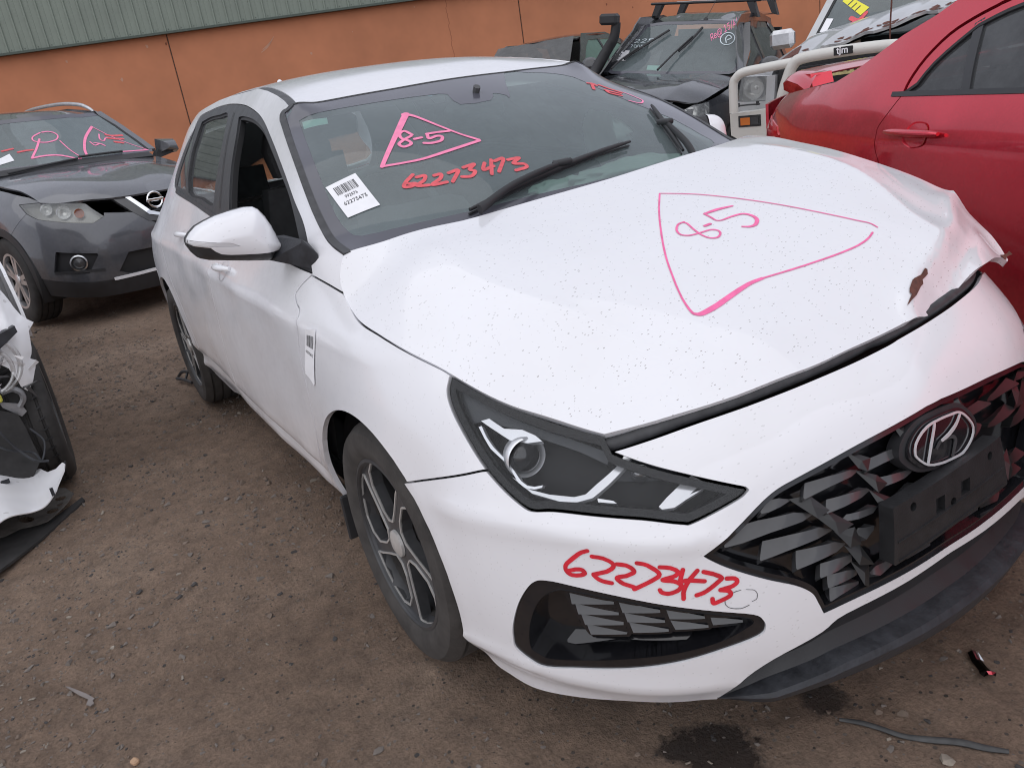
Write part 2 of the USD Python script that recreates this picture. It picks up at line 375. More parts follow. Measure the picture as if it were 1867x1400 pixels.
# ---------------------------------------------------------------- measured outlines of the hatchback, in its surfaces' own coordinates (metres)
T = {
 'hood_r': [[1.7057,1.0066],[1.6928,0.9647],[1.6558,0.9256],[1.5357,0.8832],[1.4119,0.8649],[1.2733,0.8429],[1.179,0.8261],[1.1402,0.8162]],
 'hood_hl': [[1.1402,0.8162],[1.0663,0.7951],[0.9443,0.7583],[0.8482,0.733],[0.7558,0.7148]],
 'fend_top': [[1.8351,0.9468],[1.7408,0.9354],[1.6521,0.9235]],
 'hl_in': [[0.7355,0.688],[0.6542,0.6651],[0.5784,0.6444],[0.5193,0.6253],[0.4731,0.609]],
 'hl_bot': [[0.4694,0.6047],[0.4916,0.5941],[0.5821,0.5703],[0.6062,0.5705],[0.6801,0.5828],[0.7817,0.59],[0.8519,0.5936],[0.8907,0.5917],[0.9129,0.598],[0.9517,0.6216],[0.9979,0.6555]],
 'hl_out': [[1.0016,0.6602],[1.0626,0.7125],[1.1107,0.7563],[1.1347,0.7859],[1.1402,0.8096]],
 'gapfb': [[0.9979,0.6564],[1.0275,0.6501],[1.1236,0.6232],[1.2474,0.582]],
 'bump_top': [[0.7318,0.6912],[0.6468,0.7047],[0.5618,0.7162],[0.4768,0.7244],[0.3604,0.7318],[0.2439,0.737],[0.1238,0.7412],[0.0351,0.7453]],
 'gr_up': [[0.5729,0.5072],[0.5045,0.5453],[0.4324,0.5856],[0.3696,0.6017],[0.2402,0.6196],[0.109,0.6319],[-0.0333,0.6447]],
 'gr_lo': [[0.5729,0.5061],[0.5322,0.4774],[0.462,0.4385],[0.4066,0.4103],[0.3733,0.3838],[0.3604,0.3579],[0.3493,0.33]],
 'gr_lo2': [[0.3493,0.33],[0.268,0.3336],[0.1035,0.3312],[0.0111,0.3327]],
 'fog': [[0.9739,0.2909],[0.9665,0.33],[0.9443,0.3871],[0.9185,0.4288],[0.8981,0.4479],[0.876,0.4523],[0.839,0.4502],[0.7374,0.4357],[0.6431,0.4143],[0.5489,0.3893],[0.4916,0.3707],[0.4749,0.3546],[0.4712,0.3362],[0.486,0.3217],[0.5544,0.3054],[0.6357,0.2851],[0.7207,0.2684],[0.8298,0.2493],[0.9092,0.2357],[0.9462,0.2475],[0.9721,0.2679]],
 'bot': [[1.1273,0.2341],[1.094,0.1594],[1.0423,0.1423],[0.9702,0.1252],[0.8612,0.1317],[0.7392,0.1494],[0.6228,0.1509],[0.5581,0.1519]],
 'lip_up': [[0.5581,0.1539],[0.5193,0.2101],[0.4509,0.2557],[0.353,0.2853],[0.2975,0.3057],[0.1312,0.3078],[0.0111,0.3123]],
 'lip_lo': [[0.5581,0.1461],[0.4916,0.1664],[0.425,0.1612],[0.3567,0.1696],[0.2476,0.1829],[0.122,0.1802],[-0.0739,0.1555]],
 'dlo': [[4.001,1.1148],[4.0527,1.1535],[4.0287,1.2197],[3.9862,1.287],[3.9511,1.3429],[3.9603,1.3985],[3.7681,1.417],[3.5852,1.4253],[3.3893,1.4239],[3.1675,1.4116],[2.9938,1.395],[2.8238,1.3687],[2.6889,1.3387],[2.5632,1.303],[2.3747,1.2431],[2.201,1.1805],[2.0532,1.1114],[1.9755,1.0712],[1.9182,1.0247],[1.8425,0.9527]],
 'belt': [[1.8425,0.9527],[2.0107,0.9633],[2.9938,1.0275],[3.3763,1.0518],[3.7663,1.082],[3.8993,1.0944]],
 'glass_f': [[3.1324,1.3697],[3.0529,1.3699],[2.8996,1.3573],[2.7702,1.3375],[2.6353,1.3074],[2.4671,1.2535],[2.2971,1.1978],[2.1566,1.1439],[2.0476,1.0809],[1.9737,1.0218],[1.933,0.9832]],
 'glass_f2': [[3.1324,1.3697],[3.0492,1.3115],[3.003,1.2581],[2.9624,1.1996],[2.8996,1.1366],[2.8201,1.0587]],
 'glass_r': [[3.8457,1.3771],[3.7016,1.391],[3.5297,1.3925],[3.38,1.3924],[3.2913,1.3292],[3.21,1.2277],[3.1546,1.1357],[3.1158,1.0635],[3.3708,1.0769],[3.6462,1.0953],[3.7885,1.2447],[3.8069,1.3042]],
 'glass_q': [[3.94,1.367],[3.9234,1.2727],[3.9455,1.1766],[3.9344,1.1166],[3.709,1.1014],[3.8014,1.2048],[3.855,1.2897]],
 'gasket': [[1.7057,1.0066],[1.7741,1.0234],[1.8388,1.0505],[1.9608,1.1195],[2.1437,1.2152],[2.3544,1.297],[2.4616,1.3377],[2.4819,1.3599],[2.432,1.3715]],
 'ditch_o': [[2.4357,1.3724],[2.5355,1.393],[2.6685,1.4148],[2.8293,1.4372],[3.0104,1.4556]],
 'ditch_i': [[2.3378,1.3738],[2.4616,1.399],[2.5946,1.421],[2.8053,1.4426]],
 'door_f': [[1.8425,0.9475],[1.8794,0.9247],[1.9035,0.9038],[1.9053,0.8917],[1.8831,0.8767],[1.8443,0.8528],[1.848,0.7639],[1.8388,0.7111],[1.8258,0.6427],[1.8332,0.5236],[1.9219,0.3843]],
 'sticker': [[1.776,0.8292],[1.7057,0.8373],[1.7205,0.7817],[1.7353,0.6929],[1.7464,0.6872],[1.7741,0.6986],[1.8129,0.7047],[1.8018,0.7664]],
 'emb': [[-0.0092,0.5582]],
 'hm_a': [[0.0563,0.037],[0.1491,-0.0502],[0.2537,-0.139],[0.3437,-0.2088],[0.4222,-0.2598],[0.4781,-0.2912],[0.5198,-0.3069],[0.5327,-0.304],[0.5378,-0.2901],[0.536,-0.2497],[0.5271,-0.194],[0.5192,-0.138],[0.5194,-0.0966]],
 'hm_b': [[0.5194,-0.0966],[0.5293,-0.0005],[0.5358,0.1044],[0.5373,0.1731],[0.5355,0.2076],[0.5295,0.2444],[0.5181,0.2767]],
 'hm_c': [[0.0563,0.037],[0.1192,0.0992],[0.1966,0.1502],[0.292,0.2009],[0.3899,0.2491],[0.4577,0.2873],[0.487,0.3069],[0.5083,0.3072]],
 'hm_8': [[0.2361,-0.0495],[0.2384,-0.0703],[0.2585,-0.0953],[0.2818,-0.1059],[0.2976,-0.0945],[0.3028,-0.0669],[0.3051,-0.0324],[0.3185,-0.0201],[0.3342,-0.029],[0.343,-0.0491],[0.3334,-0.0648],[0.311,-0.0678],[0.2781,-0.0608],[0.2487,-0.0505],[0.238,-0.0535]],
 'hm_dot': [[0.2828,-0.027],[0.282,-0.0089]],
 'hm_5a': [[0.232,0.0227],[0.2318,0.0656],[0.2388,0.1113]],
 'hm_5b': [[0.232,0.0227],[0.2576,0.0197],[0.2755,0.0168],[0.2836,0.0274],[0.283,0.0589],[0.2876,0.0931],[0.3063,0.1042],[0.3294,0.0982],[0.3473,0.0745],[0.3477,0.0547],[0.3374,0.0407]],
 'tear': [[0.6627,0.266],[0.6613,0.2588],[0.6719,0.2289],[0.6792,0.1896],[0.6992,0.1483],[0.7034,0.1501],[0.7178,0.1135],[0.7161,0.1237],[0.7085,0.1506],[0.7048,0.164],[0.6893,0.2032],[0.6848,0.2181],[0.6784,0.2252],[0.6687,0.259]],
 'tear2': [[0.5785,0.7133],[0.579,0.7442],[0.5766,0.7566],[0.5849,0.7585],[0.5847,0.7346],[0.6166,0.6488]],
 'dent': [[0.7364,0.0767],[0.7145,0.1261],[0.6758,0.2191],[0.658,0.2747],[0.6302,0.3731],[0.582,0.495],[0.4978,0.6938]],
 'hood_left': [[-0.3035,0.7455],[-0.0852,0.6554],[0.0857,0.5973],[0.2296,0.5549],[0.363,0.5114],[0.4455,0.5288],[0.5004,0.5371],[0.5288,0.6348],[0.5197,0.7533],[0.5802,0.7359]],
 'hood_front_l': [[0.7408,-0.0901],[0.7418,0.0013],[0.7409,0.0615],[0.7399,0.1053],[0.7195,0.1963],[0.6945,0.3021],[0.6852,0.3881],[0.6685,0.4817],[0.5759,0.7254],[0.5795,0.76]],
 'bn_6_0': [[0.7854,0.5274],[0.8002,0.5211],[0.8205,0.5042],[0.8316,0.4919],[0.8316,0.4807],[0.8224,0.4734],[0.8057,0.474],[0.7947,0.4795],[0.8002,0.4862],[0.8131,0.4856],[0.8261,0.4815]],
 'bn_2a_0': [[0.778,0.5158],[0.7577,0.5137],[0.7411,0.5054],[0.7392,0.4965],[0.7521,0.4867],[0.7743,0.4797],[0.778,0.4775],[0.7688,0.4693],[0.7558,0.4649],[0.7448,0.4637]],
 'bn_2b_0': [[0.7318,0.5029],[0.7152,0.5009],[0.7041,0.4937],[0.7022,0.4866],[0.717,0.4792],[0.7318,0.4763],[0.7337,0.4715],[0.7226,0.463],[0.7041,0.4568]],
 'bn_7a_0': [[0.6949,0.5056],[0.6764,0.5005],[0.656,0.4815],[0.6727,0.4681],[0.7041,0.4525]],
 'bn_3a_0': [[0.6542,0.4956],[0.6357,0.4925],[0.6228,0.484],[0.6283,0.4757],[0.6468,0.4712],[0.6505,0.4687],[0.632,0.4654],[0.6191,0.4569],[0.6246,0.4468],[0.6413,0.4411],[0.6542,0.4439],[0.6579,0.4494]],
 'bn_4_0': [[0.6135,0.4865],[0.6172,0.4745],[0.6191,0.4642],[0.6043,0.4641],[0.5766,0.4585]],
 'bn_4_1': [[0.5877,0.4813],[0.6043,0.4641],[0.6154,0.4441],[0.6172,0.4282]],
 'bn_7b_0': [[0.5766,0.4771],[0.5581,0.4694],[0.5452,0.4602],[0.5507,0.4539],[0.5766,0.4373],[0.5932,0.4325]],
 'bn_3b_0': [[0.5359,0.4567],[0.5211,0.4538],[0.5174,0.4459],[0.5285,0.4392],[0.5452,0.4371],[0.5489,0.4359],[0.5341,0.4314],[0.5322,0.4223],[0.547,0.4158],[0.5636,0.4115],[0.5655,0.4211]],
 'bn_ring_0': [[0.5119,0.4288],[0.5267,0.4263],[0.5396,0.4182],[0.5433,0.4079],[0.5359,0.397],[0.5156,0.3911],[0.499,0.3947]],
 'bn_ring_1': [[0.5027,0.4277],[0.4879,0.4232],[0.4823,0.4145],[0.4842,0.4042],[0.4934,0.4008]],
 'ws_tri_a': [[-0.7127,-0.2928],[-0.6521,-0.3465],[-0.5971,-0.3986],[-0.5017,-0.4922]],
 'ws_tri_b': [[-0.5017,-0.4922],[-0.4858,-0.4302],[-0.4767,-0.37],[-0.4793,-0.2847],[-0.4879,-0.1738]],
 'ws_tri_c': [[-0.7125,-0.2999],[-0.6891,-0.2781],[-0.6107,-0.2455],[-0.5413,-0.2103],[-0.4916,-0.173]],
 'ws_d8': [[-0.5922,-0.3408],[-0.6205,-0.3499],[-0.6148,-0.3692],[-0.5918,-0.3781],[-0.5674,-0.3654],[-0.5516,-0.368],[-0.5492,-0.3928],[-0.5667,-0.3993],[-0.5781,-0.3802],[-0.5876,-0.3469]],
 'ws_dash': [[-0.5692,-0.3459],[-0.5671,-0.3234]],
 'ws_d5a': [[-0.5772,-0.3003],[-0.5733,-0.2683],[-0.5645,-0.2304]],
 'ws_d5b': [[-0.5766,-0.299],[-0.5533,-0.3062],[-0.5557,-0.2791],[-0.547,-0.2657],[-0.5303,-0.2796],[-0.5304,-0.3118],[-0.5394,-0.3316]],
 'ws_n6': [[-0.4307,-0.4349],[-0.4144,-0.4664],[-0.3994,-0.4817],[-0.3914,-0.4643],[-0.3957,-0.4458],[-0.4035,-0.4633]],
 'ws_n2': [[-0.4171,-0.4311],[-0.4133,-0.4068],[-0.3974,-0.4192],[-0.3866,-0.4482],[-0.3748,-0.4172]],
 'ws_n2b': [[-0.4025,-0.3836],[-0.4001,-0.3631],[-0.3847,-0.3746],[-0.3719,-0.4086],[-0.3649,-0.3655]],
 'ws_n7': [[-0.3951,-0.341],[-0.3944,-0.3092],[-0.3604,-0.3497]],
 'ws_n3': [[-0.399,-0.2895],[-0.4005,-0.2522],[-0.3851,-0.2779],[-0.3737,-0.2663],[-0.3598,-0.2884],[-0.3671,-0.3149]],
 'ws_n4a': [[-0.3934,-0.2214],[-0.3697,-0.2413],[-0.3731,-0.2048]],
 'ws_n4b': [[-0.3989,-0.1952],[-0.346,-0.2299]],
 'ws_n7b': [[-0.3907,-0.1889],[-0.3914,-0.158],[-0.3476,-0.2041]],
 'ws_n3b': [[-0.3822,-0.1489],[-0.3789,-0.1118],[-0.3637,-0.1432],[-0.3514,-0.1145],[-0.337,-0.1165],[-0.3352,-0.1545]],
 'ws_f1': [[-0.744,0.4393],[-0.739,0.4572],[-0.7201,0.4584]],
 'ws_f2': [[-0.7318,0.4482],[-0.6891,0.4224]],
 'ws_f3': [[-0.7278,0.4757],[-0.6946,0.4925],[-0.6649,0.5228]],
 'ws_f4': [[-0.682,0.4656],[-0.6676,0.481],[-0.6526,0.5068]],
 'ws_f5': [[-0.6756,0.4657],[-0.6545,0.4645],[-0.6355,0.4977]],
 'ws_f6': [[-0.6667,0.5355],[-0.6277,0.5575],[-0.6027,0.5633],[-0.5808,0.5327],[-0.5969,0.4973]],
 'ws_label': [[-0.8675,-0.5758],[-0.8304,-0.5064],[-0.794,-0.5188],[-0.8312,-0.5863]],
 'ws_dot_label': [[-0.8423,-0.1529],[-0.8439,-0.1361],[-0.823,-0.1292],[-0.8116,-0.1526]],
 'ws_clear': [[-0.8767,-0.5803],[-0.6516,-0.637],[-0.5164,-0.6674],[-0.4048,-0.6892],[-0.3274,-0.691],[-0.2855,-0.6725],[-0.2615,-0.5697],[-0.243,-0.3911],[-0.2344,-0.2355],[-0.2241,-0.0008],[-0.2335,0.2527],[-0.2651,0.4902],[-0.3241,0.6184],[-0.3764,0.6195],[-0.4774,0.5878],[-0.5824,0.5011],[-0.704,0.4476],[-0.8095,0.4292],[-0.8705,0.3718],[-0.9051,0.2934],[-0.9277,0.2129],[-0.6996,0.085],[-0.7111,0.0781],[-0.7294,0.066],[-0.7419,0.0451],[-0.6939,0.0066],[-0.7028,-0.1034],[-0.7761,-0.1006],[-0.811,-0.1174],[-0.8463,-0.3349]],
 'ws_paper': [[-0.5121,-0.665],[-0.5163,-0.5695],[-0.3688,-0.5733],[-0.375,-0.668]],
 'ws_edge_r': [[-0.2361,-0.7429],[-0.307,-0.7465],[-0.37,-0.7424],[-0.4909,-0.7239],[-0.6741,-0.6828],[-0.8834,-0.6302],[-0.9865,-0.6012],[-1.0128,-0.5827],[-0.9644,-0.574]],
 'ws_top': [[-0.9644,-0.574],[-0.9572,-0.4582],[-0.9364,-0.1982],[-0.9388,0.096],[-0.9496,0.3134],[-0.9258,0.5089]],
 'wip1': [[-0.2291,-0.3849],[-0.3421,0.2709]],
 'bump_top_l': [[0.0351,0.7453],[-0.0351,0.7478],[-0.1238,0.7491],[-0.2292,0.7531],[-0.3751,0.7551],[-0.7096,0.7374],[-0.7022,0.7577]],
 'hl_A': [[1.0423,0.7343],[1.022,0.738],[0.9776,0.7223],[0.9351,0.7201],[0.9037,0.7114],[0.8871,0.703],[0.9166,0.7004],[0.9573,0.7048],[0.9942,0.718]],
 'hl_B': [[1.0534,0.7202],[1.046,0.722],[1.0238,0.7041],[1.0016,0.6894],[0.9647,0.6699],[0.9406,0.6518],[0.924,0.6371],[0.9092,0.6301],[0.8944,0.629],[0.8778,0.6319],[0.8797,0.6279],[0.8944,0.6246],[0.9148,0.6268],[0.9296,0.6345],[0.9462,0.651],[0.9684,0.6673],[1.0072,0.6862],[1.0293,0.7021]],
 'hl_C': [[0.9499,0.6377],[0.9388,0.6341],[0.9037,0.621],[0.8649,0.6155],[0.815,0.6136],[0.7928,0.6177],[0.7725,0.6318],[0.7337,0.6542],[0.7152,0.6689],[0.6949,0.6683],[0.7096,0.6551],[0.7484,0.6305],[0.778,0.613],[0.8076,0.6068],[0.8427,0.6067],[0.9,0.616]],
 'hl_D': [[0.645,0.5975],[0.6265,0.6084],[0.5914,0.6248],[0.5673,0.6323],[0.547,0.6227],[0.5803,0.6087],[0.547,0.6144],[0.5895,0.6029],[0.6154,0.5944],[0.6394,0.5937]],
 'hl_E': [[0.7706,0.6082],[0.7374,0.605],[0.73,0.6013],[0.7688,0.603]],
 'hl_G': [[1.1495,0.7976],[1.0552,0.7768],[0.9554,0.7491],[0.8464,0.7164],[0.7411,0.6884],[0.7521,0.6723],[0.815,0.6931],[0.8889,0.7126],[0.9591,0.7306],[1.0423,0.7404],[1.0866,0.7309],[1.1218,0.7557]],
 'hl_F2': [[0.7595,0.6176],[0.7374,0.6417],[0.693,0.6628],[0.6431,0.6509],[0.5747,0.6331],[0.5914,0.6234],[0.6302,0.6137],[0.6782,0.6135]],
 'hl_proj': [[0.8963,0.6682],[0.9314,0.6676],[0.8538,0.6684]],
 'hl_proj2': [[0.6875,0.6337]],
 'gs_0': [[0.4491,0.5579],[0.4232,0.5677],[0.4029,0.5663],[0.3807,0.5585],[0.4047,0.5563],[0.4343,0.5561]],
 'gs_1': [[0.5304,0.5143],[0.5027,0.5324],[0.4509,0.5348],[0.377,0.5328],[0.34,0.521],[0.3641,0.5162],[0.4343,0.5163],[0.4953,0.5137]],
 'gs_2': [[0.4657,0.4742],[0.4472,0.4937],[0.3973,0.4937],[0.3289,0.4909],[0.3031,0.4789],[0.3363,0.4756],[0.4084,0.4758]],
 'gs_3': [[0.3955,0.4371],[0.3807,0.4565],[0.3382,0.4548],[0.2975,0.4512],[0.2754,0.4412],[0.2994,0.4356],[0.3493,0.4364]],
 'gs_4': [[0.3456,0.4024],[0.3326,0.4167],[0.2975,0.4161],[0.2624,0.4119],[0.2624,0.4008],[0.3031,0.3995]],
 'gs_5': [[0.3271,0.3726],[0.3179,0.386],[0.2754,0.3827],[0.2513,0.3752],[0.2513,0.3667],[0.2864,0.3696]],
 'gs_6': [[0.3253,0.3432],[0.3142,0.357],[0.2717,0.3532],[0.2476,0.3474],[0.2476,0.3386],[0.2864,0.3394]],
 'gs_7': [[0.3585,0.5625],[0.34,0.5771],[0.2901,0.5766],[0.2347,0.5734],[0.2199,0.5688],[0.2365,0.565],[0.2938,0.5648]],
 'gs_8': [[0.316,0.523],[0.3012,0.5357],[0.2495,0.5332],[0.2051,0.5287],[0.1996,0.5245],[0.2236,0.5207],[0.2717,0.5211]],
 'gs_9': [[0.2754,0.4912],[0.2624,0.4948],[0.2125,0.4898],[0.1848,0.4856],[0.1996,0.4806],[0.2402,0.485]],
 'gs_10': [[0.2051,0.5705],[0.1811,0.5803],[0.1349,0.5809],[0.0906,0.5769],[0.0869,0.5715],[0.1164,0.5674],[0.1589,0.5695]],
 'gs_11': [[0.1774,0.527],[0.1626,0.5357],[0.1127,0.5307],[0.085,0.5266],[0.0795,0.5207],[0.1035,0.5192]],
 'gs_12': [[0.1478,0.4886],[0.1312,0.4924],[0.0776,0.491],[0.0647,0.4886],[0.0961,0.4857]],
 'gs_13': [[0.2458,0.4532],[0.2365,0.4575],[0.1977,0.4494],[0.2014,0.4444],[0.231,0.441]],
 'gs_14': [[0.2199,0.3584],[0.1996,0.3625],[0.1534,0.3611],[0.1515,0.349],[0.1996,0.3495]],
 'gd_0': [[0.2384,0.6131],[0.1903,0.588],[0.2107,0.5712],[0.2273,0.5805]],
 'gd_1': [[0.1072,0.6286],[0.0665,0.6019],[0.0906,0.5786],[0.1035,0.5957]],
 'gd_2': [[0.2255,0.5719],[0.1811,0.5513],[0.1663,0.533],[0.1959,0.5256]],
 'gd_3': [[0.2014,0.5273],[0.1589,0.5004],[0.1719,0.485],[0.1903,0.4896]],
 'gd_4': [[0.3844,0.5614],[0.34,0.5578],[0.3123,0.5279],[0.3419,0.5218]],
 'gd_5': [[0.3419,0.5235],[0.3123,0.5244],[0.2643,0.4858],[0.3031,0.4792]],
 'gd_6': [[0.2994,0.4759],[0.2513,0.4696],[0.2513,0.4408],[0.2772,0.4424]],
 'gd_7': [[0.2772,0.4385],[0.2421,0.4292],[0.2255,0.3887],[0.2587,0.3983]],
 'gd_8': [[0.2643,0.4002],[0.2255,0.3803],[0.2421,0.3481],[0.2513,0.3522]],
 'plate': [[0.194,0.4997],[-0.1423,0.5206],[-0.1571,0.4187],[0.2033,0.3935]],
 'plate_top': [[0.1885,0.4949],[-0.1626,0.5153]],
 'plate_h1': [[0.0813,0.4783],[0.0536,0.4778],[0.0554,0.4454],[0.0832,0.4462]],
 'plate_h2': [[-0.0,0.4837],[-0.0296,0.4827],[-0.0277,0.4542],[0.0018,0.4549]],
 'plate_h3': [[0.146,0.4875],[0.0277,0.4526],[-0.1016,0.5]],
 'emb_ring': [[0.0296,0.6111],[-0.0203,0.6097],[-0.0591,0.6015],[-0.0887,0.5706],[-0.0887,0.5501],[-0.0721,0.5348],[-0.0462,0.5235],[-0.0166,0.5241],[0.0222,0.5269],[0.0647,0.5379],[0.0924,0.5604],[0.0961,0.5735],[0.0869,0.5897],[0.061,0.6048]],
 'emb_out': [[0.0111,0.5703],[0.109,0.5549],[-0.1127,0.5744],[-0.0166,0.6301],[0.0296,0.5054]],
 'emb_h1': [[0.0277,0.6076],[0.048,0.5737],[0.0647,0.5406]],
 'emb_h2': [[-0.0554,0.6002],[-0.0351,0.5856],[-0.0092,0.5752],[0.0148,0.5705]],
 'emb_h3': [[0.0314,0.5602],[0.0148,0.5697],[-0.0185,0.5671],[-0.0296,0.5566],[-0.0222,0.5408],[-0.0148,0.5275]],
 'fc_0': [[0.8427,0.4186],[0.7503,0.4083],[0.7503,0.4044],[0.8353,0.397]],
 'fc_1': [[0.7429,0.4089],[0.6616,0.3946],[0.6616,0.39],[0.7337,0.3893]],
 'fc_2': [[0.6505,0.3921],[0.5784,0.3729],[0.5784,0.369],[0.645,0.3736]],
 'fc_3': [[0.5673,0.3662],[0.5064,0.3514],[0.5064,0.3475],[0.5636,0.3511]],
 'fc_4': [[0.8335,0.396],[0.7429,0.3855],[0.7429,0.3815],[0.8242,0.3753]],
 'fc_5': [[0.7337,0.3862],[0.6542,0.3718],[0.6542,0.3679],[0.7263,0.3687]],
 'fc_6': [[0.645,0.3685],[0.5729,0.3525],[0.5729,0.3485],[0.6357,0.35]],
 'fc_7': [[0.8242,0.3732],[0.7355,0.364],[0.7355,0.3591],[0.8131,0.352]],
 'fc_8': [[0.7263,0.3647],[0.6487,0.3508],[0.6487,0.3467],[0.717,0.3447]],
 'fc_9': [[0.815,0.3495],[0.73,0.3406],[0.7318,0.3375],[0.8039,0.3301]],
 'fog_blade': [[0.8538,0.3066],[0.8427,0.3189],[0.8039,0.3219],[0.6043,0.3249],[0.6154,0.3198],[0.7521,0.3207],[0.839,0.3061]],
 'fog_in': [[0.9369,0.2816],[0.9277,0.3392],[0.9,0.3997],[0.8667,0.429],[0.8335,0.4358],[0.7392,0.4256],[0.6431,0.4065],[0.5489,0.381],[0.5045,0.365],[0.4916,0.3549],[0.5027,0.3458],[0.5526,0.3249],[0.6357,0.3066],[0.7189,0.2931],[0.8261,0.2706],[0.8963,0.2589],[0.9222,0.2666]],
}

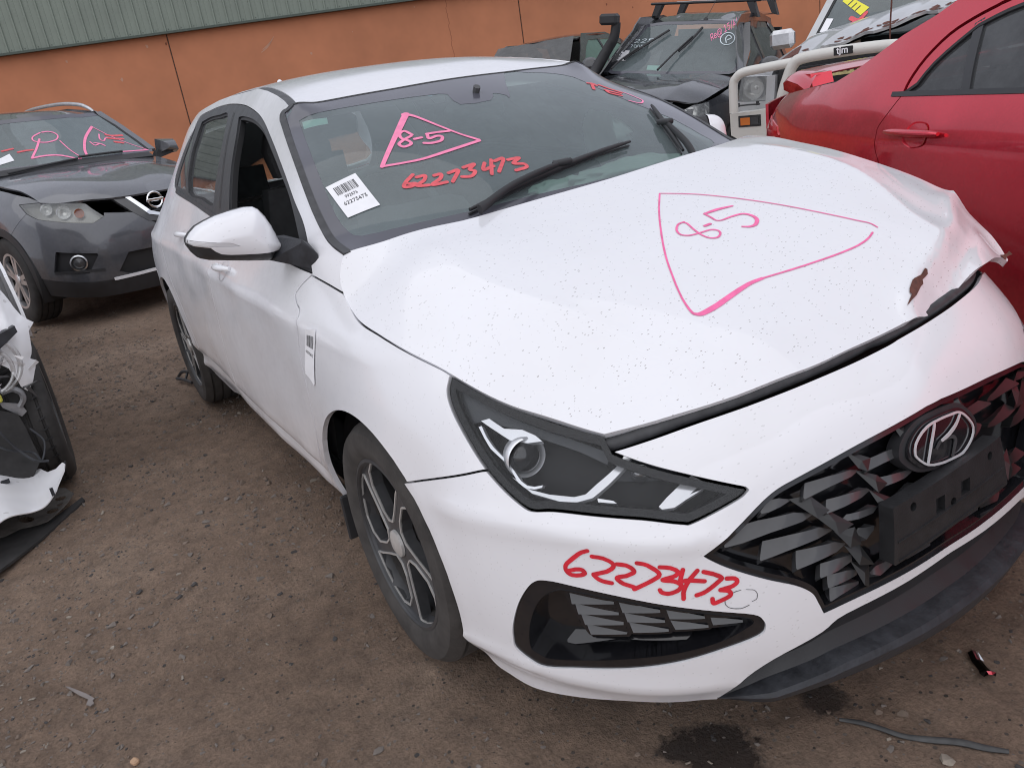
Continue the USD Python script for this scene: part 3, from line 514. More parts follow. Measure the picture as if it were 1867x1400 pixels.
# ---------------------------------------------------------------- measured outlines of the other vehicles, in their own surfaces' coordinates (metres)
T2 = {
 'su_ws_edge': [[-1.1006,0.615],[-0.8763,0.6919],[-0.637,0.74],[-0.4791,0.759]],
 'su_ws_top': [[-0.9785,-0.3316],[-0.9647,0.0126],[-1.0474,0.4631],[-1.1006,0.615]],
 'su_ws_bot': [[-0.384,-0.652],[-0.3466,-0.3418],[-0.3755,0.0757],[-0.4067,0.4993],[-0.4633,0.7289]],
 'su_m1': [[-0.7839,-0.0929],[-0.7498,-0.174],[-0.7088,-0.1976],[-0.6783,-0.1716],[-0.658,-0.1048],[-0.6753,-0.0157],[-0.7227,0.0281],[-0.7641,0.0189],[-0.7862,-0.0211],[-0.7866,-0.0738]],
 'su_m2': [[-0.7078,-0.1416],[-0.5993,-0.2297],[-0.4944,-0.3271]],
 'su_m3': [[-0.4944,-0.3271],[-0.4936,-0.2161],[-0.4677,-0.1004],[-0.3864,0.0199],[-0.4109,0.0476]],
 'su_m4': [[-0.6567,0.0088],[-0.5223,0.0194],[-0.4109,0.0476]],
 'su_m5': [[-0.8345,0.4031],[-0.6697,0.2458],[-0.5155,0.1469],[-0.422,0.1123]],
 'su_m6': [[-0.422,0.1123],[-0.4338,0.3287],[-0.4642,0.7098]],
 'su_m7': [[-0.8275,0.4081],[-0.7013,0.4903],[-0.5703,0.6007],[-0.4642,0.7098]],
 'su_m8': [[-0.6099,0.2511],[-0.5558,0.2643],[-0.5753,0.3218],[-0.5426,0.3501],[-0.5748,0.3308],[-0.5931,0.2775]],
 'su_m9': [[-0.7215,0.4001],[-0.6439,0.3629],[-0.6203,0.3857],[-0.6597,0.4233],[-0.6684,0.4611]],
 'su_m10': [[-0.7161,0.4618],[-0.7024,0.5192],[-0.7144,0.6121]],
 'su_m11': [[-0.668,0.4422],[-0.6532,0.5083],[-0.6548,0.5853]],
 'su_m12': [[-0.6039,0.4785],[-0.5875,0.5442]],
 'su_r1': [[-0.6615,-0.4896],[-0.6595,-0.3977]],
 'su_r2': [[-0.604,-0.3856],[-0.6033,-0.3264],[-0.5953,-0.2621]],
 'su_paper': [[-0.5772,-0.551],[-0.6076,-0.4556],[-0.5114,-0.4656],[-0.4984,-0.5923]],
 'su_hood_front': [[0.4717,-0.7219],[0.729,-0.4413],[0.8097,-0.2002],[0.8022,0.1558]],
 'su_hood_side': [[-0.1149,-0.766],[0.1621,-0.7239],[0.4709,-0.7134]],
 'sub_lamp': [[1.2261,0.9831],[1.0033,0.9878],[0.5985,0.9637],[0.5462,0.9445],[0.4281,0.8422],[0.5268,0.804],[0.7845,0.8408],[0.984,0.8727],[1.106,0.9169]],
 'sub_gr': [[0.5695,0.9646],[0.2034,0.9616],[-0.2189,0.9676],[-0.06,0.7114],[0.1007,0.7491],[0.2111,0.8354],[0.4164,0.8665]],
 'sub_v1': [[0.2208,0.9588],[0.1782,0.9557],[0.0678,0.8248],[-0.0039,0.7989],[0.0039,0.7785],[0.0891,0.8015]],
 'sub_v2': [[0.3177,0.9622],[0.2208,0.9588],[0.0891,0.8015],[0.0136,0.7777],[0.0271,0.7397],[0.1065,0.7543],[0.2034,0.8378]],
 'sub_badge': [[-0.0659,0.9054],[0.0077,0.9168],[-0.0329,0.8543]],
 'sub_hoodf': [[1.013,0.9884],[0.4997,0.9722],[0.2034,0.9616],[-0.1782,0.9695]],
 'sub_lampo': [[0.5888,0.8742],[0.6218,0.8779]],
 'sub_lampr': [[0.705,0.9109],[0.7496,0.9149],[1.0014,0.9435]],
 'sub_fog': [[0.7012,0.518],[0.7631,0.5255],[0.7167,0.4609]],
 'sub_fogrec': [[0.8503,0.6092],[0.5598,0.5651],[0.6489,0.4425],[0.9045,0.4642]],
 'sub_bot': [[1.1215,0.4063],[0.8619,0.383],[0.6411,0.339],[0.4804,0.35]],
 'sub_chr': [[0.4804,0.3519],[0.1491,0.3686]],
 'sub_lowgr': [[0.3293,0.5497],[0.0814,0.5492],[0.1259,0.3699],[0.4416,0.4062]],
 'sub_gap': [[1.0537,0.8718],[1.1525,0.8239]],
 'sub_arch': [[1.4701,0.9731],[1.2919,0.9137],[1.1467,0.8195],[1.0614,0.6522],[1.0111,0.4443]],
 'sub_bar': [[0.9065,0.4552],[0.5249,0.4451]],
 'red_sil': [[3.5061,1.3794],[3.5592,1.3549],[3.6351,1.3264],[3.7034,1.3005],[3.7774,1.2734],[3.8362,1.2435],[3.9007,1.2124],[4.0013,1.1686],[4.1607,1.1162],[4.358,1.1033],[4.8152,1.0763],[4.8721,1.0671]],
 'red_rear': [[4.8721,1.0671],[4.8323,1.0397],[4.7735,0.9678]],
 'red_lamp': [[4.7564,0.9613],[4.5553,0.9426],[4.5458,0.8907],[4.9006,0.8912],[4.8854,0.9384]],
 'red_gap': [[3.618,1.0816],[3.656,1.0318],[3.7034,0.968],[3.7034,0.9327],[3.6977,0.8844],[3.6712,0.8363]],
 'red_belt': [[3.6256,1.0778],[3.0242,1.066]],
 'red_win': [[3.5858,1.0865],[3.5213,1.1849],[3.4074,1.2778],[3.36,1.3027],[3.2215,1.3423]],
 'red_dark': [[3.6199,1.0843],[3.6142,1.1304],[3.5782,1.2032],[3.508,1.2756],[3.4245,1.3179],[3.3391,1.3476],[3.3069,1.358]],
 'red_div': [[3.3505,1.0853],[3.3183,1.0848],[3.3904,1.2958],[3.4074,1.2778]],
 'red_h': [[3.6142,0.9465],[3.5801,0.9657],[3.3676,0.9592],[3.3581,0.9407],[3.3828,0.9307],[3.5934,0.9321]],
 'red_cup': [[3.5213,0.9686],[3.489,0.9884],[3.434,0.9876],[3.4093,0.9645],[3.415,0.9139],[3.4644,0.8986],[3.4947,0.9023],[3.5346,0.9259]],
 'ute_out': [[-1.1907,-0.6118],[-1.0935,0.0312],[-1.1479,0.5856],[-0.6054,0.6853],[-0.4911,0.6618],[-0.4067,0.0474],[-0.4921,-0.6941],[-0.5424,-0.7898],[-0.917,-0.755]],
 'ute_wa': [[-0.4525,-0.6904],[-0.7086,-0.5467],[-0.9634,-0.2052]],
 'ute_wb': [[-0.3826,-0.1168],[-0.8076,0.1023],[-0.9805,0.1695]],
 'ute_paper': [[-0.8262,-0.7143],[-0.8044,-0.6174],[-0.636,-0.6006],[-0.6552,-0.7204]],
 'ute_green': [[-0.5251,-0.2856],[-0.5012,-0.1158],[-0.4295,-0.0997],[-0.4519,-0.2684]],
 'ute_circ': [[-0.9185,0.4719],[-0.9038,0.3984],[-0.9858,0.4471]],
 'ute_p1': [[-0.8675,0.4776],[-0.9216,0.4511],[-0.9616,0.4692],[-0.9408,0.5096],[-0.9048,0.477]],
 'ute_t1': [[-0.8763,0.2896],[-0.9377,0.3061],[-0.8989,0.3341]],
 'ute_text': [[-0.9162,0.2611],[-1.127,0.4878],[-1.0841,0.5297],[-0.8458,0.3277]],
 'ute_text2': [[-0.9862,-0.7124],[-0.9306,-0.415],[-0.8733,-0.3977],[-0.9294,-0.7165]],
 'ute_text3': [[-0.9057,-0.6621],[-0.8582,-0.469],[-0.8076,-0.4615],[-0.852,-0.6384]],
 'ute_hood': [[-0.5782,-0.7176],[-0.2496,0.1067],[-0.3952,0.6951],[-0.1208,0.782],[0.5296,0.7842],[0.8665,0.6379]],
 'ute_crease': [[0.7141,0.4252],[-0.0806,0.498]],
 'ute_lamp': [[-0.6538,0.917],[-0.8253,0.9541],[-1.0097,0.9668],[-0.9689,0.8967],[-0.896,0.8346],[-0.7396,0.8716]],
 'ute_snork': [[-0.8873,1.2086],[-0.7582,1.4187],[-0.6812,1.539],[-0.6615,1.6345],[-0.6603,1.7295],[-0.7977,1.7449]],
 'sil_lamp': [[-0.9126,1.1082],[-0.7011,1.0907],[-0.7244,0.9062],[-0.96,0.9217]],
 'sil_bezel': [[-0.698,1.0875],[-0.6339,1.0889],[-0.655,0.8409],[-0.9714,0.8375],[-0.967,0.9223]],
 'sil_out': [[-0.8664,0.8571],[-0.8615,1.0707],[-0.8325,1.1244],[-0.7668,1.1508],[-0.3947,1.1693]],
 'sil_hoop': [[-0.4777,0.9413],[-0.4204,1.078],[-0.3895,1.1446],[-0.3424,1.1815],[-0.1519,1.1886],[0.0509,1.1875]],
 'sil_hoop2': [[0.0509,1.1875],[0.1639,1.1924],[0.2142,1.1905],[0.2544,1.1701]],
 'sil_bum': [[-0.9541,0.8446],[-0.5783,0.856],[-0.5682,0.7804],[-0.8087,0.6971],[-0.9614,0.7184]],
 'sil_ind': [[-0.8784,0.8182],[-0.6926,0.8219],[-0.6956,0.749],[-0.879,0.7405]],
 'sil_low': [[-0.9616,0.7153],[-0.8087,0.6971],[-0.9239,0.6249],[-0.9595,0.6267]],
 'sil_win': [[-0.4869,-0.7953],[-0.7808,-0.6402]],
 'sil_edge': [[-0.4752,-0.8054],[-0.5029,-0.7446],[-0.5271,-0.2966],[-0.5685,0.065]],
 'sil_yel': [[-0.7446,-0.5767],[-0.7815,-0.5379],[-0.6135,-0.3154],[-0.5609,-0.3714]],
 'sil_paper': [[-0.6291,-0.7024],[-0.6003,-0.6078],[-0.4951,-0.6315],[-0.5088,-0.7117]],
 'sil_hood': [[-0.9658,1.16],[-0.5131,1.3061],[-0.3519,1.3238],[0.0673,1.4006],[0.347,1.4515],[0.5331,1.4204],[0.505,1.3628],[0.288,1.2906],[0.1362,1.2586],[-0.0443,1.2512],[-0.2799,1.2213],[-0.605,1.1759]],
 'sil_mirror': [[-0.9276,1.3907],[-0.8985,1.4189],[-0.7523,1.4099],[-0.7403,1.3118],[-0.7753,1.2883],[-0.923,1.2984]],
}

# ---------------------------------------------------------------- materials
M = {}
def mat(name, nodes, links=(), surface=None, volume=None):
    M[name] = usdkit.material(stage, f'/World/Looks/{name}', nodes, links, surface, volume); return M[name]
def pbr(name, col, rough=.5, metallic=0.0, coat=0.0, spec=.5, var=0.0, vscale=6.0, rvar=0.0, bump=0.0, bscale=80.0, coat_rough=.03, **kw):
    """A plain surface with uneven tone, gloss and fine relief."""
    n = {'p': ('principled_bsdf', {'base_color': col, 'roughness': rough, 'metallic': metallic, 'coat_weight': coat, 'coat_roughness': coat_rough, 'specular_ior_level': spec, **kw})}
    L = []
    if var or rvar:
        n['t'] = ('texture_coordinate', {}); n['n'] = ('noise_texture', {'scale': vscale, 'detail': 6.0, 'roughness': .6}); L.append(('t.object', 'n.vector'))
    if var:
        lo = tuple(c * (1 - var) for c in col); hi = tuple(min(1, c * (1 + var)) for c in col)
        n['r'] = ('rgb_ramp', {'ramp': [(.3, lo), (.7, hi)]}); L += [('n.fac', 'r.fac'), ('r.color', 'p.base_color')]
    if rvar:
        n['m'] = ('map_range', {'from_min': .3, 'from_max': .7, 'to_min': max(.02, rough - rvar), 'to_max': min(1., rough + rvar)}); L += [('n.fac', 'm.value'), ('m.result', 'p.roughness')]
    if bump:
        n['t2'] = ('texture_coordinate', {}); n['bn'] = ('noise_texture', {'scale': bscale, 'detail': 4.0}); n['b'] = ('bump', {'strength': bump, 'distance': .004})
        L += [('t2.object', 'bn.vector'), ('bn.fac', 'b.height'), ('b.normal', 'p.normal')]
    return mat(name, n, L, 'p.BSDF')
def paint(name, col, speck=0.0, speck_col=(.12, .10, .08), rough=.28, metallic=0.0, dirt=.12, dirt_col=(.45, .40, .34), coat=1.0, vs=70.0, film=0.0, crough=.05):
    """Car paint with a dusty film, fine specks of grit and slightly wavy clear coat."""
    n = {'t': ('texture_coordinate', {}), 'g': ('geometry', {}),
         'n1': ('noise_texture', {'scale': 5.0, 'detail': 8.0, 'roughness': .65}), 'd': ('map_range', {'from_min': .45, 'from_max': .8, 'to_min': film, 'to_max': dirt, 'clamp': True}),
         'mx': ('mix_color', {'a': col, 'b': dirt_col}),
         'v': ('voronoi_texture', {'scale': vs, 'randomness': 1.0, 'feature': 'f1'}), 'sz': ('separate_color', {}), 'vm': ('mapping', {'mapping_type': 'point', 'scale': (1.0, .38, 1.0), 'rotation': (0, 0, .5)}), 'lt': ('math', {'math_type': 'less_than'}),
         'th': ('map_range', {'from_min': .55, 'from_max': 1.0, 'to_min': 0.0, 'to_max': .26, 'clamp': True}), 'ms': ('math', {'math_type': 'multiply', 'value2': speck}),
         'm2': ('mix_color', {'b': speck_col}),
         'n2': ('noise_texture', {'scale': 9.0, 'detail': 2.0}), 'b': ('bump', {'strength': .008, 'distance': .01}),
         'rr': ('map_range', {'from_min': .35, 'from_max': .75, 'to_min': rough - .06, 'to_max': rough + .14}),
         'p': ('principled_bsdf', {'roughness': rough, 'metallic': metallic, 'coat_weight': coat, 'coat_roughness': crough, 'specular_ior_level': .5})}
    L = [('t.object', 'n1.vector'), ('n1.fac', 'd.value'), ('d.result', 'mx.fac'), ('t.object', 'vm.vector'), ('vm.vector', 'v.vector'), ('v.color', 'sz.color'), ('sz.r', 'th.value'), ('v.distance', 'lt.value1'), ('th.result', 'lt.value2'),
         ('lt.value', 'ms.value1'), ('ms.value', 'm2.fac'), ('mx.result', 'm2.a'), ('m2.result', 'p.base_color'), ('t.object', 'n2.vector'), ('n2.fac', 'b.height'), ('b.normal', 'p.coat_normal'), ('n1.fac', 'rr.value'), ('rr.result', 'p.roughness')]
    return mat(name, n, L, 'p.BSDF')
def glass(name, tint, spec=1.0, rough=.0, dust=0.0, dust_col=(.52, .54, .55), low=.35, ior=1.5):
    """A pane: tinted see-through mixed with its reflection by fresnel, and a film of dust."""
    n = {'tr': ('transparent_bsdf', {'color': tint}), 'gl': ('glossy_bsdf', {'color': (spec, spec, spec), 'roughness': rough}), 'f': ('fresnel', {'IOR': ior}), 'm': ('mix_closure', {}),
         't': ('texture_coordinate', {}), 'n': ('noise_texture', {'scale': 7.0, 'detail': 8.0, 'roughness': .7}), 'r': ('map_range', {'from_min': .4, 'from_max': .8, 'to_min': dust * low, 'to_max': dust, 'clamp': True}),
         'd': ('diffuse_bsdf', {'color': dust_col}), 'm2': ('mix_closure', {})}
    return mat(name, n, [('f.fac', 'm.fac'), ('tr.BSDF', 'm.closure1'), ('gl.BSDF', 'm.closure2'), ('t.object', 'n.vector'), ('n.fac', 'r.value'), ('r.result', 'm2.fac'), ('m.closure', 'm2.closure1'), ('d.BSDF', 'm2.closure2')], 'm2.closure')
paint('white_paint', (.79, .79, .815), speck=.2, vs=190, dirt=.07, crough=.14)
pbr('lamp_white', (.62, .62, .64), .2, coat=.8)
paint('bonnet_paint', (.78, .78, .805), speck=.7, vs=230, dirt=.06, speck_col=(.16, .14, .12), rough=.36)
paint('white_wreck_paint', (.78, .78, .80), speck=.3, vs=30, dirt=.25)
paint('grey_paint', (.072, .075, .085), speck=.05, dirt=.30, dirt_col=(.18, .175, .17), rough=.28, metallic=.4, film=.06)
paint('red_paint', (.62, .032, .056), speck=.03, dirt=.03, dirt_col=(.30, .08, .08), rough=.22, metallic=.85)
paint('black_paint', (.010, .011, .014), speck=.06, dirt=.16, dirt_col=(.12, .115, .11), rough=.25)
paint('silver_paint', (.46, .47, .48), speck=.2, dirt=.35, dirt_col=(.36, .33, .29), rough=.36, metallic=.3)
paint('bar_paint', (.62, .61, .57), speck=.1, dirt=.22, dirt_col=(.40, .36, .29), rough=.38, coat=.4)
pbr('tyre', (.030, .028, .027), .78, var=.35, vscale=18, bump=.25, bscale=160)
pbr('tyre_dusty', (.050, .046, .043), .85, var=.35, vscale=14, bump=.3, bscale=160)
pbr('black_plastic', (.022, .022, .024), .52, var=.25, vscale=14, rvar=.12, bump=.15, bscale=300)
pbr('worn_plastic', (.024, .026, .031), .55, var=.5, vscale=22, rvar=.12, bump=.35, bscale=90)
pbr('gloss_black', (.006, .006, .007), .14, coat=.6, rvar=.06, vscale=10)
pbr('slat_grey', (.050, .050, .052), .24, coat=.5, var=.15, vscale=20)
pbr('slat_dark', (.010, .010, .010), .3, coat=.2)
pbr('holder_plastic', (.014, .014, .015), .45, var=.3, vscale=25, bump=.2, bscale=200)
pbr('rubber_seal', (.040, .041, .044), .55, var=.4, vscale=30)
pbr('seam_black', (.012, .012, .013), .6)
pbr('frit', (.070, .070, .086), .18, coat=.3)
pbr('lamp_black', (.008, .008, .009), .35, spec=.3)
pbr('trim_black', (.030, .031, .034), .42, var=.2, vscale=12, rvar=.1)
pbr('chrome', (.82, .83, .85), .09, metallic=1.0, rvar=.05, vscale=14)
pbr('dull_chrome', (.66, .67, .68), .22, metallic=1.0)
pbr('alloy_face', (.58, .57, .55), .32, metallic=.45, var=.12, vscale=25)
pbr('alloy_dark', (.060, .061, .064), .42, metallic=.3, var=.2, vscale=25)
pbr('alloy_silver', (.60, .60, .61), .30, metallic=.85, var=.15, vscale=20)
pbr('disc_steel', (.22, .20, .19), .45, metallic=.8, var=.3, vscale=20)
pbr('headlamp_dark', (.010, .010, .011), .5, spec=.2)
pbr('headlamp_smoke', (.085, .090, .096), .5, spec=.2)
pbr('lamp_silver', (.42, .42, .41), .35, metallic=.35)
pbr('reflector', (.70, .71, .73), .12, metallic=1.0)
pbr('seat_cloth', (.045, .046, .049), .9, bump=.3, bscale=200, var=.2, vscale=20)
pbr('cabin_plastic', (.075, .077, .080), .6, bump=.1, bscale=200)
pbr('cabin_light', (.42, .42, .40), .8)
pbr('airbag', (.50, .62, .55), .85, var=.12, vscale=12)
pbr('headliner', (.52, .52, .50), .9)
pbr('paper', (.82, .82, .84), .6, var=.04, vscale=25)
pbr('print_ink', (.06, .06, .065), .6)
pbr('pink_marker', (.86, .15, .36), .55, var=.18, vscale=40)
pbr('red_marker', (.62, .018, .035), .5, var=.22, vscale=40)
pbr('pink_window_marker', (.90, .24, .42), .55, var=.12, vscale=40)
pbr('red_window_marker', (.70, .10, .12), .6, var=.2, vscale=50)
pbr('white_marker', (.62, .70, .74), .6, var=.2, vscale=50)
pbr('green_label', (.46, .68, .60), .55)
pbr('yellow_label', (.80, .74, .05), .55)
pbr('blue_label', (.30, .62, .72), .5)
pbr('rust', (.115, .042, .030), .8, var=.35, vscale=60, bump=.4, bscale=120)
pbr('orange_lamp', (.62, .18, .04), .2, coat=.6)
pbr('red_lamp', (.50, .015, .02), .12, coat=1.0)
pbr('yellow_plate', (.62, .56, .26), .5, var=.25, vscale=30)
pbr('brown_plastic', (.045, .038, .034), .8, var=.4, vscale=18, bump=.4, bscale=60)
pbr('undertray', (.030, .029, .029), .85, var=.35, vscale=14, bump=.3, bscale=50)
pbr('muddy_fabric', (.085, .078, .072), .95, var=.4, vscale=20, bump=.6, bscale=70)
pbr('metal_bracket', (.24, .24, .25), .45, metallic=.6, var=.3, vscale=30)
pbr('yellow_plug', (.55, .52, .08), .5)
glass('windscreen_glass', (.60, .70, .68), 1.0, .0, .18, (.50, .60, .61), .75)
glass('side_glass', (.62, .70, .68), 1.0, .0, .06)
glass('dark_glass', (.10, .11, .115), 1.0, .02, .12)
glass('lamp_lens', (.93, .94, .95), 1.0, .0, .008, ior=1.36)
pbr('bright_chrome', (.86, .87, .89), .22, metallic=.55)
glass('hazy_lens', (.80, .80, .76), .9, .12, .22)
mat('clear_plastic', {'tr': ('transparent_bsdf', {'color': (.9, .9, .9)}), 'gl': ('glossy_bsdf', {'roughness': .05}), 'm': ('mix_closure', {'fac': .25})}, [('tr.BSDF', 'm.closure1'), ('gl.BSDF', 'm.closure2')], 'm.closure')
mat('dirt', {'g': ('geometry', {}), 'n1': ('noise_texture', {'scale': 1.1, 'detail': 6.0, 'roughness': .6}), 'n2': ('noise_texture', {'scale': 14.0, 'detail': 8.0, 'roughness': .7}), 'n3': ('noise_texture', {'scale': 110.0, 'detail': 6.0, 'roughness': .75}),
    'r1': ('rgb_ramp', {'ramp': [(.30, (.185, .128, .093)), (.5, (.238, .168, .123)), (.70, (.300, .222, .167))]}), 'r2': ('rgb_ramp', {'ramp': [(.28, (.60, .60, .61)), (.5, (1, 1, 1)), (.74, (1.35, 1.34, 1.32))]}), 'r3': ('rgb_ramp', {'ramp': [(.28, (.45, .44, .43)), (.5, (1, 1, 1)), (.76, (1.5, 1.5, 1.5))]}),
    'm1': ('mix_color', {'blend_type': 'multiply', 'fac': .9, 'use_clamp': False}), 'm2': ('mix_color', {'blend_type': 'multiply', 'fac': .75, 'use_clamp': False}),
    'v': ('voronoi_texture', {'scale': 75.0, 'randomness': 1.0}), 'vs': ('separate_color', {}), 'vth': ('map_range', {'from_min': .62, 'from_max': 1.0, 'to_min': 0.0, 'to_max': .38, 'clamp': True}), 'lt': ('math', {'math_type': 'less_than'}), 'vc': ('rgb_ramp', {'ramp': [(0, (.060, .050, .043)), (.5, (.15, .12, .10)), (1, (.24, .205, .18))]}), 'm3': ('mix_color', {}),
    # oil stain: a dark patch with a ragged rim under the bumper, and two smaller drips
    'wn': ('noise_texture', {'scale': 16.0, 'detail': 5.0, 'roughness': .65}), 'wa': ('vector_math', {'math_type': 'multiply_add', 'vector2': (.13, .13, 0), 'vector3': (-.065, -.065, 0)}), 'wp': ('vector_math', {'math_type': 'add'}),
    's1': ('mapping', {'mapping_type': 'point', 'location': (0, 0, 0)}), 'd1': ('vector_math', {'math_type': 'distance', 'vector2': (.740, -.515, 0)}), 'd2': ('vector_math', {'math_type': 'distance', 'vector2': (.672, -.565, 0)}), 'd3': ('vector_math', {'math_type': 'distance', 'vector2': (.775, -.24, 0)}), 'd4': ('vector_math', {'math_type': 'distance', 'vector2': (.83, -.50, 0)}),
    'l1': ('map_range', {'from_min': .080, 'from_max': .096, 'to_min': 1.0, 'to_max': 0.0, 'clamp': True}), 'l2': ('map_range', {'from_min': .040, 'from_max': .058, 'to_min': 1.0, 'to_max': 0.0, 'clamp': True}), 'l3': ('map_range', {'from_min': .040, 'from_max': .060, 'to_min': .9, 'to_max': 0.0, 'clamp': True}), 'l4': ('map_range', {'from_min': .030, 'from_max': .045, 'to_min': .8, 'to_max': 0.0, 'clamp': True}),
    'x1': ('math', {'math_type': 'maximum'}), 'x2': ('math', {'math_type': 'maximum'}), 'x3': ('math', {'math_type': 'maximum'}),
    'dk': ('mix_color', {'b': (.020, .015, .013)}), 'xf': ('math', {'math_type': 'multiply', 'value2': .9}),
    'rg': ('map_range', {'from_min': 0.0, 'from_max': 1.0, 'to_min': .92, 'to_max': .22}), 'b': ('bump', {'strength': .9, 'distance': .016}), 'hb': ('math', {'math_type': 'add'}), 'pm': ('math', {'math_type': 'multiply', 'value2': .8}), 'hb2': ('math', {'math_type': 'add'}),
    'p': ('principled_bsdf', {'specular_ior_level': .35})},
    [('g.position', 'n1.vector'), ('g.position', 'n2.vector'), ('g.position', 'n3.vector'), ('g.position', 'v.vector'), ('n1.fac', 'r1.fac'), ('n2.fac', 'r2.fac'), ('n3.fac', 'r3.fac'), ('r1.color', 'm1.a'), ('r2.color', 'm1.b'), ('m1.result', 'm2.a'), ('r3.color', 'm2.b'),
     ('v.color', 'vs.color'), ('vs.r', 'vth.value'), ('v.distance', 'lt.value1'), ('vth.result', 'lt.value2'), ('vs.g', 'vc.fac'), ('lt.value', 'm3.fac'), ('m2.result', 'm3.a'), ('vc.color', 'm3.b'),
     ('g.position', 'wn.vector'), ('wn.color', 'wa.vector1'), ('g.position', 'wp.vector1'), ('wa.vector', 'wp.vector2'), ('wp.vector', 'd1.vector1'), ('wp.vector', 'd2.vector1'), ('wp.vector', 'd3.vector1'), ('wp.vector', 'd4.vector1'),
     ('d1.value', 'l1.value'), ('d2.value', 'l2.value'), ('d3.value', 'l3.value'), ('d4.value', 'l4.value'), ('l1.result', 'x1.value1'), ('l2.result', 'x1.value2'), ('x1.value', 'x2.value1'), ('l3.result', 'x2.value2'), ('x2.value', 'x3.value1'), ('l4.result', 'x3.value2'),
     ('lt.value', 'pm.value1'), ('pm.value', 'hb2.value1'), ('hb.value', 'hb2.value2'), ('x3.value', 'xf.value1'), ('xf.value', 'dk.fac'), ('m3.result', 'dk.a'), ('dk.result', 'p.base_color'), ('x3.value', 'rg.value'), ('rg.result', 'p.roughness'), ('n2.fac', 'hb.value1'), ('n3.fac', 'hb.value2'), ('hb2.value', 'b.height'), ('b.normal', 'p.normal')], 'p.BSDF')

# ---------------------------------------------------------------- the white hatchback
INSIDE = np.array([-1.2, 0, .7])
def Tz(k): return np.array(T[k], float)
def sm(pts, n=6): return smooth_path(pts, n)
def arc(cx, r, a0, a1, n=40, y=.885, cz=.317):
    a = np.radians(np.linspace(a0, a1, n))
    return np.array([(I30.u_at(cx + r * math.cos(t), y), cz + r * math.sin(t)) for t in a])
def ux(x, y=.885): return I30.u_at(x, y)
GAP = .0022
car = thing('white_hatchback', 'white five-door hatchback in the foreground with buckled bonnet and pink triangle marks', 'car')
# outlines on the wrap-round surface
door_f = sm(Tz('door_f'), 5); fend_top = sm(Tz('fend_top'), 4); hood_r = sm(Tz('hood_r')[2:], 5); hl_out = sm(Tz('hl_out'), 5); gapfb = sm(Tz('gapfb'), 4)
belt = sm(Tz('belt'), 6); dlo = sm(Tz('dlo'), 4); gasket = sm(Tz('gasket'), 5)
a_fb = math.degrees(math.atan2(Tz('gapfb')[-1][1] - .317, .25))
archF = arc(0, .362, a_fb, 196)
u_df = door_f[-1][0]
fender_poly = Polygon(np.vstack([hood_r, hl_out[::-1], gapfb, archF, [(ux(-.375), .205), (u_df + .004, .205)], door_f[::-1], fend_top])).buffer(0)
uB = ux(-1.44)
def belt_at(u): return float(np.interp(u, belt[:, 0], belt[:, 1]))
fd_poly = Polygon(np.vstack([door_f, [(u_df, .345), (uB, .345), (uB - .012, .7), (uB, belt_at(uB))], belt[(belt[:, 0] < uB)][::-1]])).buffer(0)
rd_rear = sm([(ux(-2.18), .345), (ux(-2.22), .46), (ux(-2.30), .60), (ux(-2.45), .74), (ux(-2.545), .92), (belt[-1][0] + .0, belt[-1][1])], 6)
rd_poly = Polygon(np.vstack([[(uB, belt_at(uB)), (uB - .012, .7), (uB, .345)], rd_rear, belt[belt[:, 0] > uB][::-1]])).buffer(0)
dlo_poly = Polygon(np.vstack([dlo, belt])).buffer(0)
ditch3 = np.array(_ditch)
ditch_uz = I30.uz(np.stack([ditch3[:, 0], -ditch3[:, 1], ditch3[:, 2]], 1)); ditch_uz[:, 1] = ditch3[:, 2]
rear_u = I30.umax - .06
big = Polygon(np.vstack([fend_top, Tz('hood_r')[[1, 0]], gasket, ditch_uz, [(ux(-3.12, .8), 1.30), (ux(-3.25, .72), 1.14), (ux(-3.36, .6), .98), (rear_u, .95), (rear_u, .30), (ux(-3.02, .85), .26)], arc(-2.65, .368, 188, -10, 50), [(ux(-2.25), .13), (u_df, .13), (u_df, .33)], door_f[::-1]])).buffer(0)
body_poly = big.difference(unary_union([fd_poly.buffer(GAP), rd_poly.buffer(GAP), dlo_poly.buffer(.001), fender_poly.buffer(GAP)]))
gask_strip = LineString(gasket).buffer(.017)
def side(poly, name, mt, parent=car, res=.028, lift=0.0, flange=.014, both=True, label=None, **kw):
    """A panel on the car's right side and its mirror image on the left."""
    out = []
    for sgn in ((1, -1) if both else (1,)):
        f = (lambda q: I30(q)) if sgn > 0 else (lambda q: I30(q * [-1, 1]))
        m = panel(f, poly, res, flange, lift, inward=INSIDE + [0, 0, 0])
        out.append(obj(name, m, mt, parent, 40, label))
    return out
fend = side(fender_poly.buffer(-GAP), 'fender', 'white_paint')
fdoor = side(fd_poly.buffer(-GAP), 'front_door', 'white_paint')
rdoor = side(rd_poly.buffer(-GAP), 'rear_door', 'white_paint')
side(body_poly, 'body_side', 'white_paint')
# dark backing behind the panel gaps
side(unary_union([fender_poly, fd_poly, rd_poly]).buffer(.02).difference(unary_union([Polygon(arc(0, .372, 0, 360, 60)), Polygon(arc(-2.65, .378, 0, 360, 60))])), 'inner_frame', 'seam_black', res=.08, lift=-.0165, flange=0)
